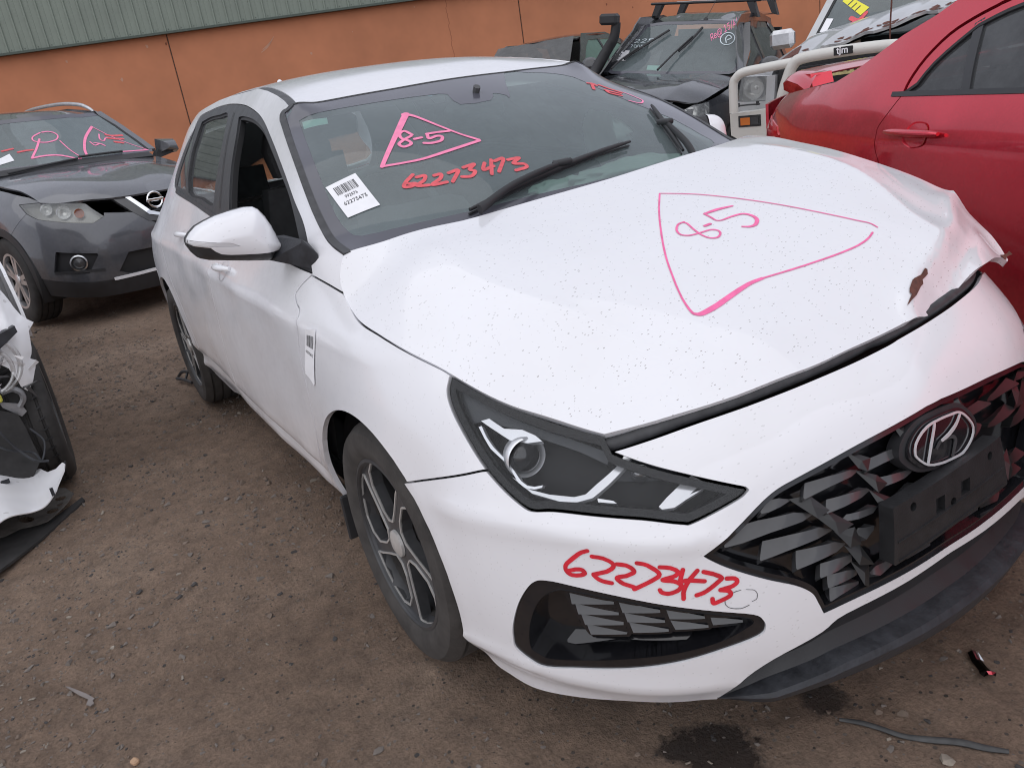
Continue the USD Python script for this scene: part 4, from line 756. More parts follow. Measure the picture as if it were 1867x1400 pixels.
# side windows
gf = Polygon(np.vstack([sm(Tz('glass_f'), 4), Tz('glass_f2')[::-1][:1], sm(Tz('glass_f2'), 4)[::-1]])).buffer(0)
belt_cut = Polygon([(0, 0), (0, 2)] + [(0, 0)]) 
gf_bottom = [(u, belt_at(u) + .028) for u in np.linspace(Tz('glass_f')[-1][0], Tz('glass_f2')[-1][0], 8)]
gf = Polygon(np.vstack([sm(Tz('glass_f'), 4), gf_bottom, sm(Tz('glass_f2'), 4)[::-1]])).buffer(0)
gr = Polygon(sm(np.vstack([Tz('glass_r'), Tz('glass_r')[:1]]), 3)).buffer(0)
gq = Polygon(Tz('glass_q')).buffer(-.004).buffer(.004)
frame_poly = dlo_poly.buffer(-.001).difference(unary_union([gf, gr, gq]))
fr = side(frame_poly, 'window_frame', 'trim_black', res=.022, lift=-.003, flange=.03)
# rubber run round the openings
for sgn in (1, -1):
    fn = (lambda q: I30(q)) if sgn > 0 else (lambda q: I30(q * [-1, 1]))
    for g_, nm in ((gf, 'window_seal'), (gr, 'window_seal')):
        obj(nm, panel(fn, g_.buffer(.004).difference(g_.buffer(-.009)), .02, .02, -.010, inward=INSIDE), 'seam_black', car)
    if sgn < 0:
        obj('side_window', panel(fn, gf, .04, 0, -.016, inward=INSIDE), 'side_glass', car)
    def flat_glass(g_, fn=fn):
        q_ = np.array(g_.exterior.coords); A_ = np.c_[np.ones(len(q_)), q_, q_[:, :1] ** 2, q_[:, 1:] ** 2]; X_ = np.linalg.lstsq(A_, fn(q_), rcond=None)[0]
        return lambda q: np.c_[np.ones(len(q)), q, q[:, :1] ** 2, q[:, 1:] ** 2] @ X_
    obj('side_window', panel(flat_glass(gr), gr, .04, 0, -.014, inward=INSIDE), 'side_glass', car)
    obj('quarter_window', panel(fn, gq, .04, 0, -.006, inward=INSIDE), 'dark_glass', car)
    # centre pillar cover and channel lines between the doors
    b0, b1 = (Tz('glass_f2')[0] + Tz('glass_r')[3]) / 2, (Tz('glass_f2')[-1] + Tz('glass_r')[7]) / 2
    obj('pillar_line', panel(fn, LineString([b0 + [0, .01], b1]).buffer(.003, cap_style=2), .02, 0, .0005, inward=INSIDE), 'seam_black', car)
    w = [gf.boundary]
# waist moulding under the glass
bl = LineString(belt[belt[:, 0] > Tz('belt')[1][0]])
side(bl.buffer(.008, cap_style=2), 'waist_moulding', 'trim_black', res=.02, lift=.002, flange=.006)
# door handles with cups
def handle(px, pz, L=.19):
    u = ux(px, .87)
    cup = Polygon(smooth_path([(u - .055, pz - .002), (u - .03, pz + .030), (u + .02, pz + .026), (u + .045, pz), (u + .02, pz - .034), (u - .03, pz - .032)], 6, True))
    out = []
    for sgn in (1, -1):
        fn = (lambda q: I30(q)) if sgn > 0 else (lambda q: I30(q * [-1, 1]))
        up = (lambda q, fn=fn: fn(q))
        k = 14; t = np.linspace(0, 1, k)
        base = fn(np.stack([sgn * 0 + u - L / 2 + L * t, pz + .010 - .006 * t], 1)); nrm = np.array([0, -sgn, .18]); nrm = nrm / np.linalg.norm(nrm)
        off = .004 + .024 * np.sin(np.pi * t) ** .6
        h = tube(base + nrm * off[:, None], .0045 + .0085 * np.sin(np.pi * np.clip(t, .06, .94)) ** .5, 12, smooth_it=False, sy=1.0); out.append(h)
    return out, cup
for doors, px_, pz_ in ((fdoor, -1.225, .880), (rdoor, -2.075, .925)):
    hs, cup = handle(px_, pz_)
    for d_, h_ in zip(doors, hs):
        obj('door_handle', h_, 'white_paint', d_, 60)
    for sgn, d_ in zip((1, -1), doors):
        fn = (lambda q: I30(q)) if sgn > 0 else (lambda q: I30(q * [-1, 1]))
        obj('handle_cup', panel(lambda q, fn=fn: fn(q), cup.difference(cup.buffer(-.006)), .012, 0, .0012, inward=INSIDE), 'white_paint', d_, 60)
# door mirrors: a pillow-shaped head cut to the mirror's outline, on a stalk
MCAP = np.array([[-1.0533, 1.087], [-1.0425, 1.0983], [-1.023, 1.1124], [-0.9983, 1.1208], [-0.969, 1.1284], [-0.9263, 1.1334], [-0.8908, 1.1354], [-0.8702, 1.1329], [-0.8581, 1.1242], [-0.8445, 1.1026], [-0.8329, 1.0716], [-0.827, 1.0463], [-0.8229, 1.0284], [-0.8263, 1.0195], [-0.8377, 1.0136], [-0.8621, 1.0143], [-0.8973, 1.0188], [-0.9314, 1.025], [-0.9627, 1.0311], [-0.9864, 1.0382], [-0.9997, 1.0483], [-1.0102, 1.06], [-1.0455, 1.071], [-1.0557, 1.0784]])
MSTRIP = np.array([[-1.053, 1.0865], [-1.0466, 1.0832], [-1.0111, 1.0735], [-0.9595, 1.061], [-0.9362, 1.0473], [-0.9619, 1.0519], [-1.0099, 1.0611], [-1.0455, 1.071], [-1.0557, 1.0784]])
MLOW = np.array([[-1.0554, 1.0795], [-1.0453, 1.0719], [-1.01, 1.0609], [-0.9995, 1.0492], [-0.9861, 1.0391], [-0.9625, 1.032], [-0.897, 1.0197], [-0.8618, 1.0152], [-0.8375, 1.0145], [-0.8261, 1.0204], [-0.8217, 1.0282], [-0.8106, 1.033], [-0.7999, 1.0306], [-0.8175, 1.0151], [-0.8464, 0.9985], [-0.8549, 0.9846], [-0.9148, 0.9976], [-1.0136, 1.0222], [-1.036, 1.0322], [-1.0472, 1.0488], [-1.055, 1.069]])
MSTALK = np.array([[-0.8212, 1.0402], [-0.7965, 1.0396], [-0.7816, 1.029], [-0.7766, 1.0082], [-0.7781, 0.9864], [-0.7893, 0.9666], [-0.8174, 0.9753], [-0.8573, 0.9847], [-0.8464, 0.9985], [-0.8175, 1.0151], [-0.8012, 1.0304]])
m_all = unary_union([Polygon(MCAP), Polygon(MLOW)]).buffer(.003).buffer(-.003)
m_all = max(parts_of(m_all), key=lambda g: g.area)
def mirror_surf(extra=0.0):
    bd = m_all.boundary; c = np.array(m_all.centroid.coords[0])
    def f(q):
        d = shapely.distance(shapely.points(q), bd) * np.where(shapely.contains_xy(m_all.buffer(1e-6), q[:, 0], q[:, 1]), 1, 0)
        t = np.clip(d / .075, 0, 1)
        x = -.53 + .062 * np.sqrt(np.maximum(1 - (1 - t) ** 2, 0)) + extra
        return np.stack([x, q[:, 0], q[:, 1]], 1)
    return f
for sgn, dd in ((1, fdoor[0]), (-1, fdoor[1])):
    def fin_(m_, sgn=sgn):
        if sgn > 0: return m_
        m_ = mirrored(m_); return moved(moved(moved(m_, (.52, -.83, 0)), rz=math.radians(62)), (-.52, .83, -.01))      # the far mirror is folded back
    ms_ = mirror_surf(); IN_ = np.array([-1.5, -.93, 1.06])
    cap_p = Polygon(MCAP).buffer(.0015).difference(Polygon(MSTRIP))
    capm = panel(ms_, max(parts_of(cap_p), key=lambda g: g.area), .007, .012, .0015, inward=IN_)
    mm = obj('door_mirror', fin_(capm), 'white_paint', car, 60)
    obj('mirror_base_shell', fin_(panel(ms_, Polygon(MLOW), .007, .012, 0, inward=IN_)), 'black_plastic', mm, 60)
    obj('indicator_lens', fin_(panel(ms_, Polygon(MSTRIP).buffer(-.0008), .006, .004, .001, inward=IN_)), 'lamp_white', mm, 60)
    back_ = extrude(m_all, .03); v = back_.vertices.copy(); back_.vertices = np.stack([-.575 + v[:, 2], v[:, 0], v[:, 1]], 1); back_.fix_normals() if back_.is_watertight else None
    obj('mirror_housing', fin_(back_), 'black_plastic', mm, 30)
    st3 = [(x, y, z) for y, z in MSTALK for x in ((-.53, -.58) if y < -.81 else (-.40, -.56))] + [(-.36, -.775, .955), (-.36, -.775, 1.0), (-.56, -.78, .98)]
    obj('mirror_stalk', fin_(hull(st3)), 'worn_plastic', mm, 30)
# bumper, with openings for the grille and the two side inlets
hl_poly = Polygon(np.vstack([sm(Tz('hood_hl'), 5), sm(Tz('hl_in'), 4), sm(Tz('hl_bot'), 4), hl_out])).buffer(0)
bump_top = sm(Tz('bump_top'), 5); bot = sm(Tz('bot'), 5); lip_up = sm(Tz('lip_up'), 4)
def mir(p): return (np.asarray(p) * [-1, 1])[::-1]
bump_top = bump_top[bump_top[:, 0] > .01]; lip_up = lip_up[lip_up[:, 0] > .01]
right_half = np.vstack([bump_top[::-1], Tz('hl_in')[:1], sm(Tz('hl_bot'), 4)[::-1][-1:], gapfb[:1]])
edge = np.vstack([bump_top[::-1], sm(Tz('hl_in'), 4), sm(Tz('hl_bot'), 4), gapfb, arc(0, .352, a_fb - 4, -18, 16), bot[1:], lip_up])
left_top = np.array([(-.72, .735), (-.60, .752), (-.375, .756), (-.229, .753), (-.124, .750), (-.02, .748)])          # the left end of the cover is pushed up under the bonnet
edge_l = mir(edge); nb = len(bump_top)
bumper_poly = Polygon(np.vstack([edge, edge_l[:-nb], sm(left_top, 3)])).buffer(0)
gr_up = sm(Tz('gr_up'), 5); gr_up = gr_up[gr_up[:, 0] > .005]; gr_lo = sm(Tz('gr_lo'), 4); gr_lo2 = sm(Tz('gr_lo2'), 4); gr_lo2 = gr_lo2[gr_lo2[:, 0] > .005]
gr_edge = np.vstack([gr_up[::-1], gr_lo[1:], gr_lo2[1:]])
grille_poly = Polygon(np.vstack([gr_edge, mir(gr_edge)])).buffer(0)
fog_poly = Polygon(smooth_path(Tz('fog'), 4, True)).buffer(0)
fog_m = Polygon(mir(np.array(fog_poly.exterior.coords)))
bp = bumper_poly.buffer(-GAP).difference(unary_union([grille_poly.buffer(.001), fog_poly.buffer(.001), fog_m.buffer(.001)]))
FIN = np.array([-.6, 0, .5])
bumper = obj('front_bumper', panel(I30, bp, .02, .012, inward=FIN), 'white_paint', car, 40)
def strip_on(pts, w, **kw): return LineString(pts).buffer(w, cap_style=2)
# black lower lip: up the blend from the white edge, then a ledge that juts forward
def lip():
    lu, ll = np.vstack([lip_up, mir(lip_up)]), None
    us = np.linspace(.56, -.56, 90); zu = np.interp(us, lu[::-1, 0], lu[::-1, 1]); P = []
    for u, z in zip(us, zu):
        e = min(1.0, (abs(.565) - abs(u)) / .10); e = max(e, .02)
        zb = .150 + .012 * (1 - e)
        rows = []
        zz = z + .004
        for f_, off in ((0, -.006), (.10, -.030 * e), (.40, -.034 * e), (.58, -.012 * e), (.62, .026 * e), (.70, .034 * e), (.90, .026 * e), (1.0, .006 * e), (1.02, -.05)):
            zq = zz + (zb - zz) * f_
            rows.append((u, zq, off))
        rows = np.array(rows)
        base = I30(rows[:, :2]); n_ = I30.normal(np.abs(rows[:, 0])); n_ = np.stack([n_[:, 0], -n_[:, 1] * np.where(rows[:, 0] >= 0, 1, -1), 0 * n_[:, 0]], 1)
        P.append(base + n_ * rows[:, 2:3])
    return grid(np.array(P))
lm_ = lip(); nr = 9; kk = lm_.vertices.reshape(-1, nr, 3)
obj('lower_mesh', grid(kk[:, :4]), 'black_plastic', car, 35); obj('lower_lip', grid(kk[:, 3:]), 'worn_plastic', car, 35)
# grille
def tilt(surf, zref, k, off):
    def f(q):
        p = surf(q); n_ = I30.normal(np.abs(q[:, 0])); n_ = np.stack([n_[:, 0], -n_[:, 1] * np.where(q[:, 0] >= 0, 1, -1), 0 * n_[:, 0]], 1)
        return p + n_ * (off - k * (q[:, 1] - zref))[:, None]
    return f
def twist(surf, g_):
    """A slat whose face turns from upward at its outer end to forward at its inner end."""
    u0, z0, u1, z1 = g_.bounds
    def f(q):
        t = np.clip((np.abs(q[:, 0]) - min(abs(u0), abs(u1))) / (u1 - u0), 0, 1)
        p = surf(q); n_ = I30.normal(np.abs(q[:, 0])); n_ = np.stack([n_[:, 0], -n_[:, 1] * np.where(q[:, 0] >= 0, 1, -1), 0 * n_[:, 0]], 1)
        return p + n_ * (-.004 - (.05 + 1.0 * t ** 1.3) * (q[:, 1] - z0) - .016 * (1 - t))[:, None]
    return f
gri = obj('grille', merge(panel(I30, grille_poly, .03, -.055, -.055, inward=FIN), panel(I30, grille_poly.buffer(.001).difference(grille_poly.buffer(-.010)), .02, .03, -.006, inward=FIN)), 'gloss_black', car, 30)
rng = random.Random(4)
for i in range(15):
    p = Polygon(Tz(f'gs_{i}')).buffer(.0015)
    z0 = p.bounds[1]
    for s in (1, -1):
        if s < 0 and i in (3, 6, 9, 13): continue                # broken away on the crushed side
        q_ = p if s > 0 else Polygon(mir(np.array(p.exterior.coords)))
        if s < 0 and i in (1, 8, 11): q_ = shapely.affinity.translate(shapely.affinity.rotate(q_, rng.uniform(-7, 7)), 0, rng.uniform(-.008, .008))
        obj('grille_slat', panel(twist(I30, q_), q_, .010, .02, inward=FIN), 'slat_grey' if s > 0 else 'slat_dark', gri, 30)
for i in range(9):
    p = Polygon(Tz(f'gd_{i}')).buffer(0)
    for s in (1, -1):
        if s < 0 and i not in (1, 4, 7): continue
        q_ = p if s > 0 else Polygon(mir(np.array(p.exterior.coords)))
        c = np.array(q_.centroid.coords[0])
        f = tilt(I30, c[1], .45, -.010)
        ring = f(np.array(q_.exterior.coords)[:-1]); apex = f(c[None])[0] + np.array([.005, 0, .001]); back = ring - [.03, 0, 0]
        k = len(ring); v = np.vstack([ring, apex[None]]); fcs = [(j, (j + 1) % k, k) for j in range(k)]
        mm = trimesh.Trimesh(v, fcs, process=False); 
        if (mm.face_normals[:, 0].mean() < 0): mm.invert()
        obj('grille_facet', mm, 'slat_dark', gri, False)
# emblem: a dark oval with a raised bright ring and a slanted letter
ring = smooth_path(Tz('emb_ring'), 5, True)
c_e = ring.mean(0)
outer = Polygon(c_e + (ring - c_e) * 1.16)
emb = obj('emblem', slab(I30, Polygon(c_e + (ring - c_e) * 1.34), .02, .03, -.002, inward=FIN), 'black_plastic', car, 30)
obj('emblem_disc', slab(I30, outer, .015, .01, .004, inward=FIN), 'gloss_black', emb, 30)
def strip3(pts, w, lift, closed=False):
    return slab(I30, stroke(pts, w, 5, closed), .006, .0025, lift, inward=FIN)
obj('emblem_ring', strip3(Tz('emb_ring'), [.0042] * 14, .010, True), 'bright_chrome', emb, 40)
obj('emblem_letter', merge(strip3(Tz('emb_h1'), [.005, .006, .005], .010), strip3(Tz('emb_h2'), [.004, .006, .007, .005], .010)), 'bright_chrome', emb, 40)
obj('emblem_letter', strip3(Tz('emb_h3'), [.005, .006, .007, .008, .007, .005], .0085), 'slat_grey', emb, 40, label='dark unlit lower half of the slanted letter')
# number-plate holder
pl = Tz('plate'); pq = Polygon(pl).buffer(.004)
holes = [Polygon(Tz('plate_h1')), Polygon(Tz('plate_h2'))] + [Point(p).buffer(.0085) for p in Tz('plate_h3')]
plate = obj('plate_holder', merge(panel(I30, pq.difference(unary_union(holes)), .02, .034, .030, inward=FIN)), 'holder_plastic', car, 30)
obj('plate_backing', panel(I30, pq.buffer(-.004), .05, 0, .016, inward=FIN), 'seam_black', plate, 30)
for dz in (-.018, .02):
    a_, b_ = pl[3] + [-.01, .02], pl[2] + [.012, .02]
    obj('holder_rib', slab(I30, LineString([a_ + [0, dz + .0], b_ + [0, dz]]).buffer(.0012), .02, .004, .0325, inward=FIN), 'holder_plastic', plate, 30)
for i, (fx, w_) in enumerate(((.22, .07), (.68, .06))):
    c = pl[3] + (pl[2] - pl[3]) * fx + [0, -.012]
    obj('holder_clip', slab(I30, shapely.box(c[0] - w_ / 2, c[1] - .008, c[0] + w_ / 2, c[1] + .004), .02, .02, .018, inward=FIN), 'worn_plastic', plate, 30)
# side inlets
fog_in = Polygon(smooth_path(Tz('fog_in'), 4, True)).buffer(0)
for s in (1, -1):
    fl = (lambda g: g) if s > 0 else (lambda g: Polygon(mir(np.array(g.exterior.coords)), [mir(np.array(r.coords)) for r in g.interiors]))
    inl = obj('bumper_inlet', merge(panel(I30, fl(fog_poly.difference(fog_in)), .015, .05, -.004, inward=FIN), panel(I30, fl(fog_in), .025, -.05, -.052, inward=FIN)), 'gloss_black', bumper, 30)
    for i in range(10):
        p = fl(Polygon(Tz(f'fc_{i}')))
        obj('inlet_cell', panel(tilt(I30, p.bounds[1], .5, -.016), p, .008, .012, inward=FIN), 'slat_grey', inl, 30)
        fp = p.buffer(.0035).difference(p.buffer(-.0005))
    body_c = unary_union([fl(Polygon(Tz(f'fc_{i}'))).buffer(.009) for i in range(10)])
    obj('inlet_grid', panel(I30, body_c.difference(unary_union([fl(Polygon(Tz(f'fc_{i}'))) for i in range(10)])), .012, .02, -.022, inward=FIN), 'gloss_black', inl, 30)
    obj('inlet_blade', panel(tilt(I30, .31, 1.2, -.02), fl(Polygon(Tz('fog_blade')).buffer(.003)), .012, .012, inward=FIN), 'gloss_black', inl, 30)
# headlights
for s in (1, -1):
    fl = (lambda g: g) if s > 0 else (lambda g: Polygon(mir(np.array(g.exterior.coords)), [mir(np.array(r.coords)) for r in g.interiors]))
    H_ = fl(hl_poly.buffer(-.003))
    hd = obj('headlight', panel(I30, H_, .025, -.066, -.07, inward=FIN), 'headlamp_dark', car, 30)
    obj('lamp_rim', panel(I30, H_.difference(H_.buffer(-.013)), .012, .02, -.006, inward=FIN), 'lamp_black', hd, 30)
    obj('smoked_bezel', panel(I30, fl(Polygon(Tz('hl_G')).buffer(0)), .02, .01, -.024, inward=FIN), 'headlamp_smoke', hd, 30)
    for k, lf, w_ in (('A', -.012, .25), ('C', -.018, .5), ('D', -.016, .6), ('E', -.018, .4), ('B', -.016, .2)):
        p = fl(Polygon(Tz('hl_' + k)).buffer(0))
        p = max(parts_of(p), key=lambda g: g.area)
        obj('bright_strip', panel(tilt(I30, p.centroid.y, w_, lf), p, .008, .015, inward=FIN), 'bright_chrome', hd, 30)
    obj('indicator_bowl', panel(tilt(I30, .66, -.5, -.045), fl(Polygon(Tz('hl_F2')).buffer(0)), .012, .02, inward=FIN), 'headlamp_smoke', hd, 30)
    c, e_ = Tz('hl_proj')[0] * [s, 1], .036
    pc = I30(c[None])[0]; un = I30.normal(np.abs(c[:1])); n3 = np.array([un[0, 0], -un[0, 1] * s, 0]); ax = np.array([1.0, -.10 * s, 0]); ax /= np.linalg.norm(ax)
    Rm_ = frame(ax); place = lambda m_, back: moved(m_, pc - n3 * .006 - ax * back, R=Rm_)
    obj('projector_ring', place(lathe([(.036, -.03), (.041, -.012), (.0425, 0), (.040, .004), (.036, -.001), (.034, -.02)], 40, 'x'), .036), 'bright_chrome', hd, 40)
    obj('projector_lens', place(lathe([(.0335, -.012), (.033, -.004), (.028, .006), (.018, .013), (.008, .0165), (.0005, .0175)], 40, 'x'), .036), 'gloss_black', hd, 60)
    c2 = Tz('hl_proj2')[0] * [s, 1]; pc2 = I30(c2[None])[0]
    obj('indicator_lamp', moved(lathe([(.022, -.01), (.020, .0), (.012, .006), (.0005, .009)], 24, 'x'), pc2 - n3 * .05, R=Rm_), 'clear_plastic', hd, 60)
    obj('lens_cover', panel(I30, H_, .02, 0, -.0015, inward=FIN), 'lamp_lens', hd, 60)
# bonnet
HIN = np.array([0, 0, .3])
hr3, hh3 = I30(sm(Tz('hood_r'), 5)), I30(sm(Tz('hood_hl'), 5))
front_xy = sm(np.vstack([I30(Tz('hood_hl')[-1:])[:, :2], [(.668, -.51), (.713, -.381), (.737, -.219), (.741, -.09), (.7415, .0), (.741, .0615), (.742, .105), (.724, .197), (.700, .304), (.683, .391), (.668, .488), (.632, .60), (.606, .70)]]), 5)
left_xy = np.array([(.592, .732), (.565, .742), (.537, .744), (.496, .742), (.448, .745), (.39, .744), (.33, .744), (.27, .745), (.203, .744), (.12, .744), (.03, .744), (-.083, .744), (-.20, .744), (-.30, .744)])
rear_xy = sm([(-.30, .744), (-.235, .62), (-.18, .45), (-.145, .19), (-.13, 0), (-.13, -.22), (-.15, -.45), (-.20, -.649), (-.235, -.743)], 5)
hood_poly = Polygon(np.vstack([hr3[:, :2], hh3[1:, :2], front_xy[1:], left_xy, rear_xy])).buffer(0)
tears = [Polygon(Tz('tear')).buffer(0), Polygon(Tz('tear2')).buffer(0)]
hood = obj('bonnet', panel(HOOD, hood_poly.buffer(-.0015), .016, .016, inward=HIN), 'bonnet_paint', car, 40)
for t_ in tears: obj('rusty_tear', decal(HOOD, t_, .008, .0018, HIN), 'rust', hood, 30)
obj('bonnet_inner', panel(HOOD, hood_poly.buffer(-.05), .05, 0, -.035, inward=HIN), 'seam_black', car, 40)
seal_line = I30(np.vstack([bump_top + [0, .010], sm(left_top[::-1][:5], 3) + [0, .006]]))
obj('bonnet_seal', merge(tube(seal_line - [.022, 0, .010], .013, 8, smooth_it=False), tube(seal_line - [.045, 0, .012], .016, 8, smooth_it=False)), 'rubber_seal', car, 50)
obj('front_panel', merge(hull([(x, y, z) for y in (-.60, .60) for x, z in ((.50, .70), (.50, .60), (.60, .66), (.60, .60))]), hull([(x, y, z) for y in (-.40, .40) for x, z in ((.45, .72), (.70, .70), (.72, .60), (.45, .6))])), 'seam_black', car, 30)
def marks(parent, keys, w, mt, surf, inw, name='paint_mark', lift=.0012):
    for k in keys: obj(name, decal(surf, stroke(Tz(k), w if np.isscalar(w) else w[k], 5), .006, lift, inw), mt, parent, 30)
marks(hood, ['hm_b', 'hm_c'], .0045, 'pink_marker', HOOD, HIN)
obj('paint_mark', decal(HOOD, stroke(Tz('hm_a'), [.0045] * 6 + [.006, .008, .012, .013, .012, .010, .007], 5), .006, .0012, HIN), 'pink_marker', hood, 30)
obj('paint_mark', decal(HOOD, unary_union([stroke(Tz('hm_8'), .0055, 5), stroke(Tz('hm_dot'), .009, 5), stroke(Tz('hm_5a'), [.007, .011, .006], 5), stroke(Tz('hm_5b'), [.006, .006, .005, .005, .006, .008, .009, .010, .009, .008, .006], 5)]), .006, .0013, HIN), 'pink_marker', hood, 30, label='figures 8.5 in pink marker inside the bonnet triangle')
# red number on the bumper
for k in ('6', '2a', '2b', '7a', '3a', '4', '7b', '3b'):
    ss = [kk for kk in T if kk.startswith(f'bn_{k}_')]
    obj('paint_mark', decal(I30, unary_union([stroke(Tz(kk), .0085, 5) for kk in ss]), .006, .0012, FIN), 'red_marker', bumper, 30)
obj('scratch', decal(I30, unary_union([stroke(Tz('bn_ring_0'), .0012, 5), stroke(Tz('bn_ring_1'), .0010, 5)]), .01, .0010, FIN), 'seam_black', bumper, 30)
# windscreen
WIN = np.array([-1.0, 0, .6])
ws_edge = np.stack([_apil_ for _apil_ in np.array(_apil)])[:, :2]
top_xy = sm([(-.962, .575), (-.952, .50), (-.945, .40), (-.935, .22), (-.93, 0), (-.935, -.22), (-.945, -.40), (-.952, -.50), (-.962, -.575)], 5)
er = sm(ws_edge, 5)
ws_poly = Polygon(np.vstack([er, top_xy[1:], (er * [1, -1])[::-1][1:], sm([(-.235, -.745), (-.16, -.45), (-.14, 0), (-.16, .45), (-.235, .745)], 6)[1:-1]])).buffer(0)
wsg = obj('windscreen', panel(WS, ws_poly, .035, 0, 0, inward=WIN), 'windscreen_glass', car, 60)
clear = Polygon(sm(np.vstack([Tz('ws_clear'), Tz('ws_clear')[:1]]), 2)).buffer(0)
obj('black_border', panel(WS, ws_poly.buffer(-.004).difference(clear), .03, 0, .0008, inward=WIN), 'frit', wsg, 60)
for s in (1, -1):
    g_ = LineString(er * [1, -s] if s > 0 else er * [1, -s]).buffer(.016)
    obj('windscreen_seal', panel(WS, g_.intersection(ws_poly.buffer(.004)), .02, .01, .003, inward=WIN), 'rubber_seal', car, 40)
obj('windscreen_seal', panel(WS, LineString(top_xy).buffer(.007).intersection(ws_poly.buffer(.006)), .02, .01, .0015, inward=WIN), 'seam_black', car, 40)
wm = lambda keys, w: unary_union([stroke(Tz('ws_' + k), w, 5) for k in keys])
obj('paint_mark', decal(WS, unary_union([stroke(Tz('ws_tri_a'), [.022, .020, .016, .012], 5), stroke(Tz('ws_tri_b'), [.009, .008, .009, .011, .010], 5), stroke(Tz('ws_tri_c'), [.020, .012, .009, .008, .010], 5)]), .008, .002, WIN), 'pink_window_marker', wsg, 30, label='pink triangle on the windscreen')
obj('paint_mark', decal(WS, wm(['d8', 'dash', 'd5a', 'd5b'], .010), .008, .002, WIN), 'pink_window_marker', wsg, 30, label='figures 8-5 inside the windscreen triangle')
obj('paint_mark', decal(WS, wm(['n6', 'n2', 'n2b', 'n7', 'n3', 'n4a', 'n4b', 'n7b', 'n3b'], .011), .008, .002, WIN), 'red_window_marker', wsg, 30, label='long red number on the windscreen')
obj('paint_mark', decal(WS, wm(['f1', 'f2', 'f3', 'f4', 'f5'], .012), .008, .002, WIN), 'red_window_marker', wsg, 30, label='red scrawl in the far top corner of the windscreen')
obj('paint_mark', decal(WS, wm(['f6'], .006), .008, .002, WIN), 'pink_window_marker', wsg, 30)
obj('green_label', decal(WS, Polygon(Tz('ws_label')), .02, -.002, WIN), 'green_label', wsg, 30)
obj('sensor_dot', decal(WS, Polygon(smooth_path(Tz('ws_dot_label'), 4, True)), .02, -.002, WIN), 'blue_label', wsg, 30)
def stock_label(surf, quad, parent, inw, bars=True, lift=.0025, texts=()):
    """A paper stock label: sheet, bar code and printed number."""
    a, b, c, d = [np.asarray(p, float) for p in quad]          # top left, top right, bottom right, bottom left
    at = lambda s, t: (a * (1 - s) + b * s) * (1 - t) + (d * (1 - s) + c * s) * t
    sh = obj('stock_label', decal(surf, Polygon([a, b, c, d]), .02, lift, inw), 'paper', parent, 30)
    r2 = random.Random(9); x = .16; g_ = []
    while x < .84:
        w_ = r2.choice([.008, .012, .02, .028]); g_.append(Polygon([at(x, .12), at(x + w_, .12), at(x + w_, .36), at(x, .36)])); x += w_ + r2.choice([.010, .014, .024])
    obj('bar_code', decal(surf, unary_union(g_), .05, lift + .0006, inw), 'print_ink', sh, 30)
    for txt, t0, hgt, s0, s1 in texts:
        tm = meshkit.text_mesh(txt, 1.0, .001, bold=True); v = tm.vertices; w_ = v[:, 0].max()
        tri = tm.faces[tm.face_normals[:, 2] > .5]
        q = np.array([at(s0 + (s1 - s0) * x_ / w_, t0 + hgt * (1 - y_)) for x_, y_, _ in v])
        P_ = surf(q); h = 1e-3; n_ = np.cross(surf(q + [h, 0]) - P_, surf(q + [0, h]) - P_); n_ /= np.linalg.norm(n_, axis=1, keepdims=True); n_ *= np.sign(((P_ - inw) * n_).sum())
        tt = trimesh.Trimesh(P_ + n_ * (lift + .0006), tri, process=False)
        if (tt.face_normals * n_[tri[:, 0]]).sum() < 0: tt.invert()
        obj('printed_number', tt, 'print_ink', sh, False)
    return sh
stock_label(WS, Tz('ws_paper'), wsg, WIN, texts=(('992A74', .42, .08, .30, .70), ('62273473', .58, .09, .14, .88)))
stq = Tz('sticker')
stock_label(I30, [stq[0], stq[1], stq[4], stq[7] + (stq[6] - stq[7]) * .9], fend[0], FIN, texts=(('62273473', .46, .05, .10, .9),))
obj('torn_strip', decal(I30, Polygon([stq[6], stq[5], stq[4], stq[3], stq[2]]), .02, .003, FIN), 'paper', fend[0], 30)
# wipers
def wiper(px_base, tip, parent=car):
    a, b = np.array(px_base, float), np.array(tip, float); k = 12; t = np.linspace(0, 1, k)[:, None]
    path = a + (b - a) * t; P = WS(path)
    blade = merge(tube(P + [.010, 0, .016], np.interp(np.linspace(0, 1, k), [0, .1, .5, .9, 1], [.005, .007, .009, .007, .004]), 8, smooth_it=False))
    rub = tube(P + [.002, 0, .004], .0035, 6, smooth_it=False)
    w = obj('wiper_blade', blade, 'black_plastic', parent, 50); obj('wiper_rubber', rub, 'rubber_seal', w, 50)
    return w, P
w1, P1 = wiper(Tz('wip1')[0], Tz('wip1')[1])
arm = np.vstack([P1[6] + [.014, 0, .027], P1[4] + [.026, 0, .032], P1[2] + [.048, 0, .034], P1[0] + [.085, -.01, .022]])
obj('wiper_arm', merge(tube(arm, [.005, .006, .007, .009], 8, sy=1.5), box(P1[6] + [.010, 0, .026], (.03, .06, .018), bevel=.005)), 'black_plastic', w1, 50)
w2, P2 = wiper((-.27, .42), (-.535, .535))
arm = np.vstack([P2[6] + [.010, 0, .024], P2[4] + [.02, 0, .028], P2[1] + [.055, -.01, .022], P2[0] + [.09, -.02, -.02]])
obj('wiper_arm', merge(tube(arm, [.005, .007, .009, .010], 8, sy=1.5), box(P2[6] + [.010, 0, .024], (.06, .03, .018), bevel=.005)), 'black_plastic', w2, 50)
